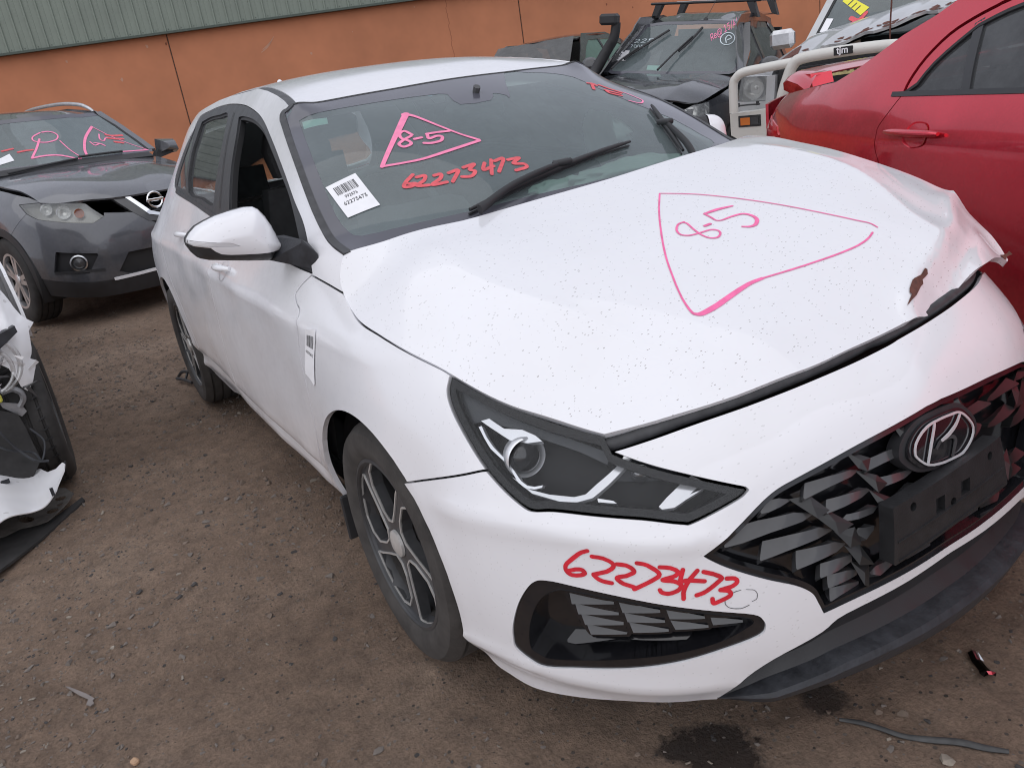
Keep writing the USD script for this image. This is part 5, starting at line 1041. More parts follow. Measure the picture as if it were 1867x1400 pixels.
# roof with its two ditch mouldings
din = np.stack([ditch3[:, 0], ditch3[:, 1] - .030], 1); dout = ditch3[:, :2]
roof_poly = Polygon(np.vstack([top_xy[3:][::-1] * [1, 1], top_xy[:3][::-1], sm(din, 4)[1:], (sm(din, 4) * [1, -1])[::-1]])).buffer(0)
roof_poly = Polygon(np.vstack([sm([(-.960, .545), (-.952, .50), (-.945, .40), (-.935, .22), (-.93, 0), (-.935, -.22), (-.945, -.40), (-.952, -.50), (-.960, -.545)], 5) - [.007, 0], (sm(din, 4) * [1, -1])[1:], sm(din, 4)[::-1][:-1]])).buffer(0)
roof = obj('roof', panel(ROOF, roof_poly, .035, .012, inward=WIN), 'white_paint', car, 40)
for s in (1, -1):
    dp = Polygon(np.vstack([sm(dout, 4) * [1, s], (sm(din, 4) * [1, s])[::-1]])).buffer(.003)
    obj('roof_moulding', panel(ROOF, dp, .02, .01, -.0035, inward=WIN), 'trim_black', car, 40)
obj('roof_stud', moved(lathe([(.012, 0), (.011, .006), (.006, .012), (.0005, .014)], 16, 'z'), (-1.9, -.30, 1.478)), 'white_paint', roof, 60)
# tail: hatch, window, lamps, rear bumper
R_in = np.array([-1.5, 0, .7])
th = I30.umax
hatch_poly = Polygon([(rear_u - .0, .42), (rear_u - .0, .95), (ux(-3.36, .6) + .01, .98), (ux(-3.25, .72) + .01, 1.14), (ux(-3.12, .8) + .01, 1.30), (ux(-3.05, .84) + .05, 1.36)] + [(2 * th - ux(-3.05, .84) - .05, 1.36)])
def back(q):
    """The tail as a surface over (y, z)."""
    y, z = q[:, 0], q[:, 1]
    x = -3.43 + .10 * (y / .7) ** 2 + np.interp(z, [.2, .5, .75, .95, 1.05, 1.2, 1.40], [.03, 0, 0, .04, .10, .21, .40])
    return np.stack([x, y, z], 1)
wnd = Polygon(smooth_path([(-.56, 1.02), (0, 1.0), (.56, 1.02), (.50, 1.18), (.42, 1.33), (0, 1.355), (-.42, 1.33), (-.50, 1.18)], 4, True))
tail = Polygon([(-.70, .30), (.70, .30), (.74, .6), (.72, .85), (.64, 1.05), (.54, 1.25), (.47, 1.375), (0, 1.40), (-.47, 1.375), (-.54, 1.25), (-.64, 1.05), (-.72, .85), (-.74, .6)])
ht = obj('tailgate', panel(back, tail.difference(wnd), .05, .02, inward=R_in), 'white_paint', car, 40)
obj('rear_window', panel(back, wnd, .06, 0, -.003, inward=R_in), 'side_glass', ht, 60)
for s in (1, -1): obj('tail_light', panel(back, Polygon([(s * .40, .86), (s * .69, .90), (s * .67, 1.0), (s * .42, .95)]).buffer(.01), .03, .02, .012, inward=R_in), 'red_lamp', car, 40)
# cabin
obj('floor_pan', merge(box((-1.3, 0, .22), (3.2, 1.5, .06)), box((.15, 0, .34), (.75, 1.0, .3)), box((-3.0, 0, .5), (.6, 1.2, .5))), 'seam_black', car, 30)
dash = hull([(x, y, z) for y in (-.70, .70) for x, z in ((-.30, .985), (-.62, .985), (-.72, .93), (-.74, .80), (-.30, .55), (-.62, .60))])
obj('dashboard', merge(dash, hull([(x, y, z) for y in (-.52, -.20) for x, z in ((-.52, .98), (-.60, 1.03), (-.70, 1.035), (-.74, .97))])), 'cabin_plastic', car, 30)
sw = moved(merge(lathe([(.185 + .015 * math.cos(a), .015 * math.sin(a)) for a in np.linspace(0, 2 * np.pi, 13)], 40, 'x'), hull(np.vstack([np.array([(-.02, .07 * math.cos(a), .06 * math.sin(a)) for a in np.linspace(0, 6.28, 12)]), np.array([(.02, .06 * math.cos(a), .05 * math.sin(a)) for a in np.linspace(0, 6.28, 12)])])), box((0, .10, 0), (.02, .16, .03)), box((0, -.10, 0), (.02, .16, .03)), box((0, 0, -.10), (.02, .05, .16))), (-.82, -.36, .97), R=trimesh.transformations.rotation_matrix(math.radians(-24), [0, 1, 0])[:3, :3])
obj('steering_wheel', sw, 'cabin_plastic', car, 40)
def seat(x, y, w=.50):
    cu = hull([(x + dx, y + s * (w / 2 - q_), z) for s in (-1, 1) for dx, z, q_ in ((.28, .50, .03), (.26, .42, .0), (-.25, .44, .03), (-.25, .34, 0), (.26, .34, 0))])
    bk = hull([(x + dx, y + s * ww, z) for s in (-1, 1) for dx, z, ww in ((-.18, .46, .23), (-.30, .42, .23), (-.34, .85, .24), (-.26, .85, .24), (-.46, 1.08, .17), (-.37, 1.08, .17))])
    hrst = hull([(x + dx, y + s * ww, z) for s in (-1, 1) for dx, z, ww in ((-.44, 1.12, .12), (-.36, 1.12, .12), (-.39, 1.22, .13), (-.49, 1.22, .13), (-.42, 1.30, .10), (-.49, 1.30, .10))])
    posts = merge(*[tube([(x - .41, y + s * .05, 1.05), (x - .43, y + s * .05, 1.15)], .006, 6) for s in (-1, 1)])
    return cu, bk, hrst, posts
for y in (-.37, .37):
    cu, bk, hrst, posts = seat(-1.22, y)
    st_ = obj('front_seat', merge(cu, bk), 'seat_cloth', car, 40); obj('headrest', merge(hrst, posts), 'seat_cloth', st_, 40)
bench = merge(hull([(x, y, z) for y in (-.64, .64) for x, z in ((-1.75, .50), (-1.75, .36), (-2.25, .46), (-2.25, .36))]), hull([(x, y, z) for y in (-.62, .62) for x, z in ((-2.2, .45), (-2.32, .45), (-2.42, .98), (-2.50, .98))]))
rs = obj('rear_seat', bench, 'seat_cloth', car, 40)
for y in (-.42, 0, .42): obj('headrest', hull([(-2.44 + dx, y + s * .11, z) for s in (-1, 1) for dx, z in ((.02, 1.0), (-.06, 1.0), (.0, 1.14), (-.06, 1.14))]), 'seat_cloth', rs, 40)
obj('roof_lining', panel(ROOF, roof_poly.buffer(.06), .08, 0, .035, inward=np.array([-1.5, 0, 3.0])), 'headliner', car, 60)
for s in (1, -1):
    fn = (lambda q: I30(q)) if s > 0 else (lambda q: I30(q * [-1, 1]))
    ins = unary_union([fd_poly, rd_poly]).buffer(.01)
    obj('door_card', panel(fn, ins, .08, 0, .05, inward=[-1.2, -3.0 * s, .7]), 'cabin_plastic', car, 60)
    # inner faces of the pillars
    inn = frame_poly.union(body_poly.intersection(shapely.box(ux(-.3), .9, ux(-2.7), 1.5)))
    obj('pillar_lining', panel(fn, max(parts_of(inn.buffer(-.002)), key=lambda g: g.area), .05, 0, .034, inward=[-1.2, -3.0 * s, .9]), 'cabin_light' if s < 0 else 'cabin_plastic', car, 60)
def blob(c, r, seed, amp=.25, sub=3):
    m_ = trimesh.creation.icosphere(sub, 1.0); v = m_.vertices
    m_.vertices = np.asarray(c) + v * np.asarray(r) * (1 + amp * (meshkit.fbm(v * 2.2 + seed, 3, seed) - .5)[:, None] * 2); return m_
obj('airbag', merge(blob((-.47, .36, 1.005), (.10, .24, .045), 5, .45), blob((-.55, .15, .99), (.08, .12, .035), 8, .4)), 'airbag', car, 60)
obj('airbag', blob((-1.05, .70, 1.12), (.10, .03, .14), 3, .4), 'yellow_airbag' if 'yellow_airbag' in M else 'airbag', car, 60, label='pale side airbag hanging at the far window')
rv = merge(box((-.80, 0, 1.27), (.05, .23, .065), bevel=.02), tube([(-.80, 0, 1.29), (-.76, 0, 1.345)], .012, 8))
obj('rear_view_mirror', rv, 'cabin_plastic', car, 40)
# wheels
def tyre_mesh(R, W_, rim, groove=True, ribs=4):
    """Tyre about the y axis, outer side at -y."""
    h = W_ / 2; s = R - rim
    prof = [(rim - .004, -h * .86), (rim + s * .18, -h * .99), (rim + s * .5, -h * 1.03), (rim + s * .78, -h * .98), (R - .012, -h * .88), (R - .003, -h * .76)]
    if groove:
        g_ = np.linspace(-h * .62, h * .62, ribs)
        for y in g_: prof += [(R, y - .006), (R - .008, y - .004), (R - .008, y + .004), (R, y + .006)]
    prof += [(R - .003, h * .76), (R - .012, h * .88), (rim + s * .5, h * 1.03), (rim - .004, h * .86), (rim - .02, h * .5), (rim - .02, -h * .5), (rim - .004, -h * .86)]
    return lathe(prof, 72, 'y')
def spoke_poly(k, r0, r1, w0, w1, skew): 
    return Polygon([(r0, -w0), (r1, -w1 + skew), (r1, w1 + skew), (r0, w0)])
def rot2(g, deg): return shapely.affinity.rotate(g, deg, origin=(0, 0))
def plate2wheel(shape, y0, depth):
    """A flat shape in the wheel's plane, its outer face at y0 (towards -y)."""
    m_ = extrude(shape, depth); v = m_.vertices.copy(); m_.vertices = np.stack([v[:, 0], y0 + depth - v[:, 2], v[:, 1]], 1)
    if m_.volume < 0: m_.invert()
    return m_
def wheel_hatch(parent, c, s, turn, steer=0.0):
    """s = +1: right side (outer face to -y)."""
    R, W_, rim = .317, .210, .224
    ty = tyre_mesh(R, W_, rim)
    barrel = lathe([(rim + .006, -.088), (rim + .009, -.094), (rim - .004, -.095), (rim - .012, -.088), (rim - .020, -.04), (rim - .030, .03), (rim - .012, .09)], 60, 'y')
    yf = -.083
    W0 = [(r_ * 1.10, t_) for r_, t_ in [(.190, -31), (.155, -28), (.100, -22), (.056, -4), (.058, 22), (.086, 32), (.143, 31.5), (.174, 24), (.191, 12), (.193, -4), (.192, -20)]]
    wins = [Polygon([(r_ * math.cos(math.radians(t_ + turn + 72 * k)), r_ * math.sin(math.radians(t_ + turn + 72 * k))) for r_, t_ in W0]).buffer(-.004).buffer(.004) for k in range(5)]
    dark = Point(0, 0).buffer(rim - .003, 48).difference(unary_union(wins))
    fc = unary_union([w_.buffer(.0042) for w_ in wins]).difference(unary_union(wins)).intersection(Point(0, 0).buffer(rim - .004, 48))
    Rz = trimesh.transformations.rotation_matrix(steer + (0 if s > 0 else math.pi), [0, 0, 1])[:3, :3]
    P_ = lambda m_: moved(m_, c, R=Rz)
    w_ = obj('wheel', P_(ty), 'tyre_dusty', parent, 35)
    obj('rim', P_(merge(barrel)), 'alloy_dark', w_, 40)
    obj('rim_lip', P_(lathe([(rim + .002, -.0955), (rim - .006, -.0975), (rim - .010, -.092)], 60, 'y')), 'alloy_dark', w_, 40)
    obj('spokes', P_(plate2wheel(dark, yf, .028)), 'alloy_dark', w_, 30)
    obj('spoke_faces', P_(plate2wheel(fc, yf - .004, .006)), 'alloy_face', w_, 30)
    obj('hub_cap', P_(lathe([(.036, yf - .001), (.035, yf - .008), (.024, yf - .013), (.0005, yf - .014)], 32, 'y')), 'alloy_face', w_, 40)
    obj('wheel_nut', P_(merge(*[moved(lathe([(.010, 0), (.009, -.012), (.0005, -.014)], 6, 'y'), (.052 * math.cos(math.radians(turn + 36 + 72 * k)), yf + .016, .052 * math.sin(math.radians(turn + 36 + 72 * k)))) for k in range(5)])), 'dull_chrome', w_, 30)
    obj('brake_disc', P_(lathe([(.135, -.02), (.135, -.03), (.07, -.032), (.07, -.05), (.001, -.052)], 40, 'y')), 'disc_steel', w_, 40)
    return w_
for cx, nm in ((0, 26), (-2.65, 60)):
    for s in (1, -1):
        wheel_hatch(car, (cx, -s * .765, .317), s, nm + (0 if s > 0 else 13))
        lin = lathe([(.368, 0), (.380, .02), (.380, .27), (.30, .30), (.001, .305)], 40, 'y', math.radians(-8 if cx == 0 else -12), math.radians(198))
        lin = moved(lin, (cx, -.845 if cx else -.835, .317)) if s > 0 else mirrored(moved(lin, (cx, -.872, .317)))
        obj('arch_liner', lin, 'seam_black', car, 40)
obj('mud_flap', merge(box((-.335, -.80, .26), (.012, .16, .14), bevel=.004)), 'black_plastic', car, 30)
obj('underbody', merge(box((-1.3, 0, .185), (2.1, 1.44, .03)), box((.25, 0, .21), (.95, 1.1, .05)), box((-2.65, 0, .24), (1.4, 1.1, .05))), 'seam_black', car, 30)

# ---------------------------------------------------------------- the other vehicles: where they stand, and their surfaces
class PlaneX:
    """A surface near x = const in (y, z), bowed by b."""
    def __init__(self, x0, b=0.0): self.x0, self.b = x0, b
    def __call__(self, q): q = np.asarray(q, float); return np.stack([self.x0 - self.b * q[:, 0] ** 2, q[:, 0], q[:, 1]], 1)
    def uz(self, X): return np.asarray(X)[:, 1:3]
    def gap(self, X): return X[:, 0] - (self.x0 - self.b * X[:, 1] ** 2)
class PlaneY:
    """A surface near y = const in (x, z)."""
    def __init__(self, y0): self.y0 = y0
    def __call__(self, q): q = np.asarray(q, float); return np.stack([q[:, 0], 0 * q[:, 0] + self.y0, q[:, 1]], 1)
    def uz(self, X): return np.asarray(X)[:, [0, 2]]
    def gap(self, X): return (X[:, 1] - self.y0) * (-1 if self.y0 < 0 else 1)
def rot_zyx(yaw, pitch=0.0, roll=0.0):
    cz, sz, cy, sy, cx, sx = math.cos(yaw), math.sin(yaw), math.cos(pitch), math.sin(pitch), math.cos(roll), math.sin(roll)
    return np.array([[cz, -sz, 0], [sz, cz, 0], [0, 0, 1]]) @ np.array([[cy, 0, sy], [0, 1, 0], [-sy, 0, cy]]) @ np.array([[1, 0, 0], [0, cx, -sx], [0, sx, cx]])
D_ = math.radians
POSE = {'suv': ((-6.434, -.729, .0), rot_zyx(D_(18.1), D_(2.4), D_(-1.8))), 'red': ((2.007, 1.607, 0), rot_zyx(D_(-20))), 'ute': ((-5.326, 4.563, -.01), rot_zyx(D_(-62.9), D_(.7), D_(-7.5))),
        'silver': ((-2.55, 4.72, 0), rot_zyx(D_(-70))), 'wreck': ((-2.16, -2.43, 0), rot_zyx(D_(3))), 'far': ((-7.65, 4.45, 0), rot_zyx(D_(-58)))}
def placed(name, label, cat, key, group=None):
    o, R_ = POSE[key]
    x = UsdGeom.Xform.Define(stage, path_of(name))
    m = np.eye(4); m[:3, :3] = R_.T; m[3, :3] = o
    x.AddTransformOp().Set(Gf.Matrix4d(*m.ravel().tolist()))
    return tag(x, label, cat, group)
# grey SUV
SU = Band([(.93, 0), (.915, .25), (.87, .46), (.79, .62), (.66, .755), (.48, .845), (.25, .895), (0, .91), (-.6, .912), (-1.5, .912), (-2.7, .90), (-3.2, .86), (-3.5, .72), (-3.62, .4), (-3.64, 0)],
    sum([stations((x, .912), [(.25, -.10), (.35, -.02), (.5, 0), (.8, 0), (.95, -.02), (1.05, -.06), (1.12, -.10), (1.3, -.185), (1.5, -.265), (1.62, -.33), (1.7, -.40)]) for x in (-.6, -1.5, -2.6)], [])
    + stations((0, .91), [(.3, 0), (.6, 0), (.85, 0), (.96, -.03), (1.04, -.09), (1.12, -.17)]) + stations((.48, .845), [(.22, -.04), (.4, 0), (.6, 0), (.75, -.02), (.88, -.05), (.97, -.11), (1.05, -.18)])
    + stations((.79, .62), [(.22, -.05), (.32, -.0), (.45, 0), (.6, 0), (.72, -.02), (.82, -.05), (.92, -.12), (1.0, -.2)]) + stations((.93, 0), [(.22, -.04), (.32, .0), (.45, 0), (.6, .0), (.72, -.01), (.82, -.03), (.92, -.08), (1.0, -.16)])
    + stations((-3.5, .72), [(.3, 0), (.8, 0), (1.1, -.1), (1.5, -.35)]) + stations((-3.64, 0), [(.3, 0), (.8, 0), (1.1, -.1), (1.5, -.35)]))
_h = [(-.36, 0, 1.20), (-.42, .35, 1.20), (-.48, .72, 1.18), (0, 0, 1.15), (0, .45, 1.15), (0, .70, 1.11), (.4, 0, 1.09), (.4, .45, 1.085), (.38, .74, 1.02), (.7, 0, 1.02), (.68, .4, 1.01), (.60, .65, .955), (.82, 0, .97), (.78, .35, .96)]
SUH = Height(fast2(spline_rbf([(x, s * y, z) for x, y, z in _h for s in (1, -1)][0:] , smoothing=1e-3), -.8, 1.0, -1.0, 1.0, .02))
_w = [(-.34, 0, 1.21), (-.38, .4, 1.215), (-.46, .72, 1.23), (-.70, 0, 1.43), (-.74, .4, 1.43), (-.80, .66, 1.43), (-.98, 0, 1.625), (-1.02, .35, 1.62), (-1.08, .60, 1.61)]
SUW = Height(fast2(spline_rbf([(x, s * y, z) for x, y, z in _w for s in (1, -1)], smoothing=1e-3), -1.7, 0, -1.0, 1.0, .02))
_r = [(-.98, 0, 1.625), (-1.02, .35, 1.62), (-1.08, .60, 1.61), (-1.5, 0, 1.68), (-1.5, .35, 1.675), (-1.5, .61, 1.645), (-2.4, 0, 1.70), (-2.4, .6, 1.65), (-3.2, 0, 1.64), (-3.2, .58, 1.59)]
SUR = Height(fast2(spline_rbf([(x, s * y, z) for x, y, z in _r for s in (1, -1)], smoothing=1e-3), -3.4, -.8, -.9, .9, .02))
# red sedan
RB = Band([(.92, 0), (.90, .25), (.82, .52), (.62, .74), (.3, .84), (0, .865), (-1.0, .872), (-2.0, .868), (-2.6, .860), (-3.0, .825), (-3.3, .755), (-3.5, .645), (-3.6, .42), (-3.65, .2), (-3.66, 0)],
    sum([stations((x, .87), [(.2, -.05), (.35, -.0), (.6, .006), (.84, .010), (.92, .004), (.98, -.012), (1.05, -.036), (1.08, -.050), (1.2, -.11), (1.35, -.20), (1.48, -.30), (1.55, -.40)]) for x in (-.4, -1.2, -2.0)], [])
    + stations((-2.6, .860), [(.2, -.03), (.5, .01), (.85, .012), (.98, -.01), (1.06, -.045), (1.15, -.10), (1.3, -.19), (1.45, -.30)]) + stations((-3.0, .825), [(.2, -.03), (.5, .005), (.85, .01), (.98, -.012), (1.05, -.05), (1.10, -.10), (1.2, -.2)])
    + stations((-3.3, .755), [(.2, -.03), (.5, .01), (.85, .0), (.97, -.02), (1.04, -.06), (1.08, -.11), (1.15, -.2)]) + stations((-3.66, 0), [(.2, -.03), (.5, .0), (.85, .0), (.98, -.03), (1.05, -.07), (1.09, -.13)]) + stations((.3, .84), [(.3, 0), (.8, 0), (1.0, -.1)]) + stations((.92, 0), [(.3, 0), (.8, -.1), (1.0, -.3)]),
    lambda x, z, u: .006 * np.exp(-np.abs(z - .915) / .035))
# dark ute
_h = [(-.40, 0, 1.19), (-.45, .5, 1.185), (-.50, .74, 1.16), (.0, 0, 1.165), (.0, .5, 1.16), (0, .74, 1.10), (.4, 0, 1.12), (.4, .5, 1.11), (.4, .72, 1.04), (.75, 0, 1.04), (.7, .5, 1.03), (.62, .7, .97)]
UH = Height(fast2(spline_rbf([(x, s * y, z) for x, y, z in _h for s in (1, -1)], smoothing=1e-3), -.9, 1.1, -1.0, 1.0, .02))
_w = [(-.36, 0, 1.17), (-.40, .4, 1.18), (-.46, .72, 1.19), (-.74, 0, 1.42), (-.80, .4, 1.42), (-.85, .64, 1.42), (-1.08, 0, 1.665), (-1.11, .35, 1.665), (-1.15, .55, 1.655)]
UW = Height(fast2(spline_rbf([(x, s * y, z) for x, y, z in _w for s in (1, -1)], smoothing=1e-3), -1.6, 0, -1.1, 1.1, .02))
UB = Band([(.93, 0), (.90, .3), (.80, .58), (.6, .78), (.3, .88), (0, .90), (-.6, .89), (-1.5, .89), (-2.4, .89), (-3.4, .88), (-4.0, .86), (-4.1, .7), (-4.12, 0)],
    sum([stations((x, .89), [(.3, -.08), (.5, 0), (.8, .0), (1.0, -.02), (1.1, -.05), (1.2, -.09), (1.35, -.17), (1.5, -.25), (1.65, -.33), (1.72, -.40)]) for x in (-.6, -1.5, -2.3)], [])
    + stations((0, .9), [(.3, 0), (.8, 0), (1.0, -.03), (1.1, -.12)]) + stations((.6, .78), [(.3, 0), (.6, 0), (.85, -.03), (1.0, -.10)]) + stations((.93, 0), [(.3, 0), (.6, 0), (.85, -.03), (1.03, -.10)]) + stations((-3.4, .88), [(.4, 0), (.9, 0), (1.05, -.03)]))
# silver four-wheel drive
SF = PlaneX(.70, .05); SBAR = PlaneX(.98, .04); SBUM = PlaneX(.90, .08)
_w = [(-.34, 0, 1.25), (-.40, .7, 1.25), (-.62, 0, 1.50), (-.68, .66, 1.50), (-.90, 0, 1.75), (-.96, .60, 1.75)]
SW = Height(fast2(spline_rbf([(x, s * y, z) for x, y, z in _w for s in (1, -1)], smoothing=1e-3), -1.4, .2, -1.1, 1.1, .02))
#BUILD
U2 = lambda k: np.array(T2[k], float)
def P_(surf, poly, name, mt, parent, inw, res=.05, flange=.015, lift=0.0, smooth=40, **kw):
    ms = [panel(surf, g_, res, flange, lift, inward=inw) for g_ in parts_of(poly if hasattr(poly, 'geom_type') else Polygon(poly).buffer(0))]
    return obj(name, merge(*ms), mt, parent, smooth, **kw)
def both(poly): return poly if isinstance(poly, (list, tuple)) else poly
def mirp(g):
    g = g if hasattr(g, 'geom_type') else Polygon(g)
    return shapely.affinity.scale(g, -1, 1, origin=(0, 0))
def mirxy(g):
    g = g if hasattr(g, 'geom_type') else Polygon(g)
    return shapely.affinity.scale(g, 1, -1, origin=(0, 0))
def alloy(parent, c, s, R, W_, rim, n=5, mt='alloy_silver', turn=0.0, twin=.16, steer=0.0, wide=.03):
    """A plain spoked alloy wheel with its tyre. s = +1: outer face towards -y."""
    Rz = trimesh.transformations.rotation_matrix(steer + (0 if s > 0 else math.pi), [0, 0, 1])[:3, :3]
    at_ = lambda m_: moved(m_, c, R=Rz); h = W_ / 2
    w_ = obj('wheel', at_(tyre_mesh(R, W_, rim)), 'tyre', parent, 35)
    obj('rim', at_(lathe([(rim + .006, -h * .86), (rim + .008, -h * .92), (rim - .012, -h * .9), (rim - .02, -h * .3), (rim - .035, h * .4), (rim - .012, h * .86)], 48, 'y')), mt, w_, 40)
    yf = -h * .80
    for k in range(n):
        a = turn + 360 / n * k
        for q in ((-twin, twin) if twin else (0,)):
            sp = Polygon([(.03, -.022), (rim - .02, -wide * .5), (rim - .006, -wide * .62), (rim - .006, wide * .62), (rim - .02, wide * .5), (.03, .022)])
            sp = rot2(sp, a + math.degrees(q)); obj('spoke', at_(plate2wheel(sp, yf, .022)), mt, w_, 30)
    obj('hub_cap', at_(lathe([(.06, yf + .01), (.055, yf - .004), (.03, yf - .010), (.0005, yf - .011)], 24, 'y')), mt, w_, 40)
    obj('brake_disc', at_(lathe([(.15, -h * .1), (.15, -h * .2), (.07, -h * .22), (.001, -h * .3)], 32, 'y')), 'disc_steel', w_, 40)
    return w_
def rect(u0, z0, u1, z1): return shapely.box(min(u0, u1), min(z0, z1), max(u0, u1), max(z0, z1))
def ring_of(cx, cz, r0, r1, surfband, y, a0=-20, a1=200, n=40):
    t = np.radians(np.linspace(a0, a1, n)); f_ = lambda r: [(surfband.u_at(cx + r * math.cos(k), y), cz + r * math.sin(k)) for k in t]
    return Polygon(f_(r1) + f_(r0)[::-1]).buffer(0)
def disc_of(cx, cz, r, sb, y): return Polygon([(sb.u_at(cx + r * math.cos(k), y), cz + r * math.sin(k)) for k in np.linspace(0, 2 * np.pi, 48, endpoint=False)]).buffer(0)

# ---------------------------------------------------------------- grey SUV behind the hatchback
suv = placed('grey_suv', 'dark grey SUV with silver roof rail parked behind the white hatchback', 'car', 'suv')
SI, SIN = np.array([-.5, 0, .5]), np.array([-1.2, 0, .4])
lampP = Polygon(smooth_path(U2('sub_lamp'), 2, True)).buffer(0)
lampP = Polygon(U2('sub_lamp')).buffer(0)
grU = U2('sub_gr'); grR = np.array([(.56, .965), (.30, .955), (.0, .955), (0, .715), (.06, .73), (.20, .835), (.42, .865)])
grP = Polygon(np.vstack([grR, (grR * [-1, 1])[::-1]])).buffer(0)
fogrec = Polygon(U2('sub_fogrec')).buffer(.015).buffer(-.004)
lowg = Polygon([(.43, .41), (.33, .545), (-.33, .545), (-.43, .41), (-.36, .375), (.36, .375)])
upper = np.array([(1.055, .872), (1.106, .917), (.984, .8727), (.7845, .8408), (.5268, .804), (.4281, .8422), (.42, .865), (.20, .835), (.06, .73), (0, .715)])
arc_s = np.array([(SU.u_at(.44 * math.cos(t), .9), .372 + .44 * math.sin(t)) for t in np.radians(np.linspace(200, -5, 40))])
arc_f = arc_s[(arc_s[:, 0] < 1.17)][::1]
low = np.array([(1.04, .41), (.86, .385), (.64, .36), (.48, .352), (.2, .365), (0, .37)])
arc_front = np.array([(SU.u_at(.44 * math.cos(t), .88), .372 + .44 * math.sin(t)) for t in np.radians(np.linspace(62, 6, 14))])
right = np.vstack([upper[::-1][:-1], arc_front, low])
bump_s = Polygon(np.vstack([right, (right * [-1, 1])[::-1]])).buffer(0)
bm = P_(SU, bump_s.difference(unary_union([fogrec, mirp(fogrec), lowg, lampP.buffer(.003), mirp(lampP).buffer(.003), grP])), 'front_bumper', 'grey_paint', suv, SI, .035)
P_(SU, lowg.buffer(.0), 'lower_grille', 'seam_black', suv, SI, .06, -.03, -.035)
skirt = Polygon([(1.06, .43), (.86, .39), (.64, .362), (.48, .35), (0, .368), (-.48, .35), (-.64, .362), (-.86, .39), (-1.06, .43), (-1.05, .27), (-.6, .22), (0, .22), (.6, .22), (1.05, .27)])
P_(SU, skirt.difference(bump_s), 'lower_skirt', 'black_plastic', suv, SI, .05)
P_(SU, LineString([(.48, .356), (.3, .362), (.149, .3686), (-.149, .3686), (-.48, .356)]).buffer(.011, cap_style=2), 'bright_trim', 'paper', suv, SI, .03, .012, .008)
for s in (1, -1):
    fl = (lambda g: g) if s > 0 else mirp
    fr_ = P_(SU, fl(fogrec), 'fog_recess', 'black_plastic', bm, SI, .04, -.03, -.035)
    c = U2('sub_fog')[0] * [s, 1]; ctr = SU(c[None])[0]
    n2 = SU.normal(np.abs(c[:1]))[0]; ax = np.array([n2[0], -n2[1] * s, 0]); F_ = frame(ax * [1, .6, 1])
    obj('fog_ring', moved(lathe([(.062, -.02), (.064, 0), (.054, .004), (.050, -.012)], 32, 'x'), ctr, R=F_), 'dull_chrome', fr_, 40)
    obj('fog_lens', moved(lathe([(.051, -.012), (.03, .002), (.0005, .006)], 28, 'x'), ctr - ax * .008, R=F_), 'slat_grey', fr_, 40)
    P_(SU, fl(LineString(U2('sub_bar')).buffer(.010, cap_style=2)), 'recess_bar', 'black_plastic', bm, SI, .04, .01, .006)
    L_ = fl(lampP)
    hd = P_(SU, L_, 'headlight', 'lamp_silver', suv, SI, .04, -.045, -.05)
    for cx_, cz_, r_ in ((.93, .935, .045), (.76, .905, .052), (.62, .885, .036)):
        cc = np.array([cx_ * s, cz_]); p3 = SU(cc[None])[0]; nn = SU.normal(np.abs(cc[:1]))[0]; a3 = np.array([nn[0], -nn[1] * s, .1])
        obj('reflector_bowl', moved(lathe([(r_, .0), (r_ * .8, -.02), (r_ * .4, -.035), (.0005, -.04)], 24, 'x'), p3 - a3 * .010, R=frame(a3 * [1, .4, 1])), 'bright_chrome' if r_ > .04 else 'orange_lamp', hd, 40)
    P_(SU, L_, 'lens_cover', 'hazy_lens', hd, SI, .05, 0, -.002)
# grille with bright V
gg = P_(SU, grP, 'grille', 'seam_black', suv, SI, .06, -.03, -.04)
for z_ in np.arange(.74, .96, .022): P_(SU, LineString([(-.56, z_), (.56, z_)]).buffer(.004).intersection(grP), 'grille_bar', 'gloss_black', gg, SI, .05, .01, -.022)
v1, v2 = Polygon(U2('sub_v1')).buffer(0), Polygon(np.vstack([U2('sub_v2')[:3], [(0, .778), (0, .738)], U2('sub_v2')[5:]])).buffer(0)
V1 = Polygon([(.2208, .9588), (.1782, .9557), (.0678, .8248), (0, .799), (0, .7785), (.0891, .8015)])
P_(SU, v2.union(mirp(v2)).buffer(.001), 'v_surround', 'slat_grey', gg, SI, .02, .03, .004)
P_(SU, V1.union(mirp(V1)).buffer(.001), 'v_trim', 'chrome', gg, SI, .02, .03, .012)
bc = SU(np.array([[0, .905]]))[0] + [.02, 0, 0]
obj('badge', moved(merge(lathe([(.064, -.004), (.068, .006), (.060, .012), (.052, .006), (.052, -.004)], 36, 'x')), bc, R=frame((1, 0, .15))), 'chrome', gg, 40)
obj('badge_bar', box(bc + [.006, 0, 0], (.012, .15, .024), bevel=.004), 'chrome', gg, 30)
# fenders, sides
arcall = disc_of(0, .372, .44, SU, .9)
hoodline = [(SU.u_at(x, y), z) for x, y, z in ((.46, .715, .995), (.17, .725, 1.07), (-.12, .765, 1.13), (-.46, .78, 1.19))]
hl3 = [(1.00, .992), (1.15, 1.03), (1.45, 1.07), (1.75, 1.10), (2.05, 1.115)]
fen = Polygon([(1.0, .992)] + hl3[1:] + [(2.05, .35), (1.2, .35), (1.0, .8), (1.055, .872), (1.106, .917), (1.226, .983), (1.0033, .9895)]).buffer(0).difference(unary_union([arcall, bump_s.buffer(.003), lampP.buffer(.003)]))
sidep = Polygon([(2.055, .42), (4.2, .42), (4.6, .5), (5.3, .5), (5.3, 1.0), (5.0, 1.55), (4.6, 1.66), (3.2, 1.68), (2.6, 1.63), (2.42, 1.50), (2.2, 1.30), (2.055, 1.12)]).difference(disc_of(-2.705, .372, .44, SU, .9))
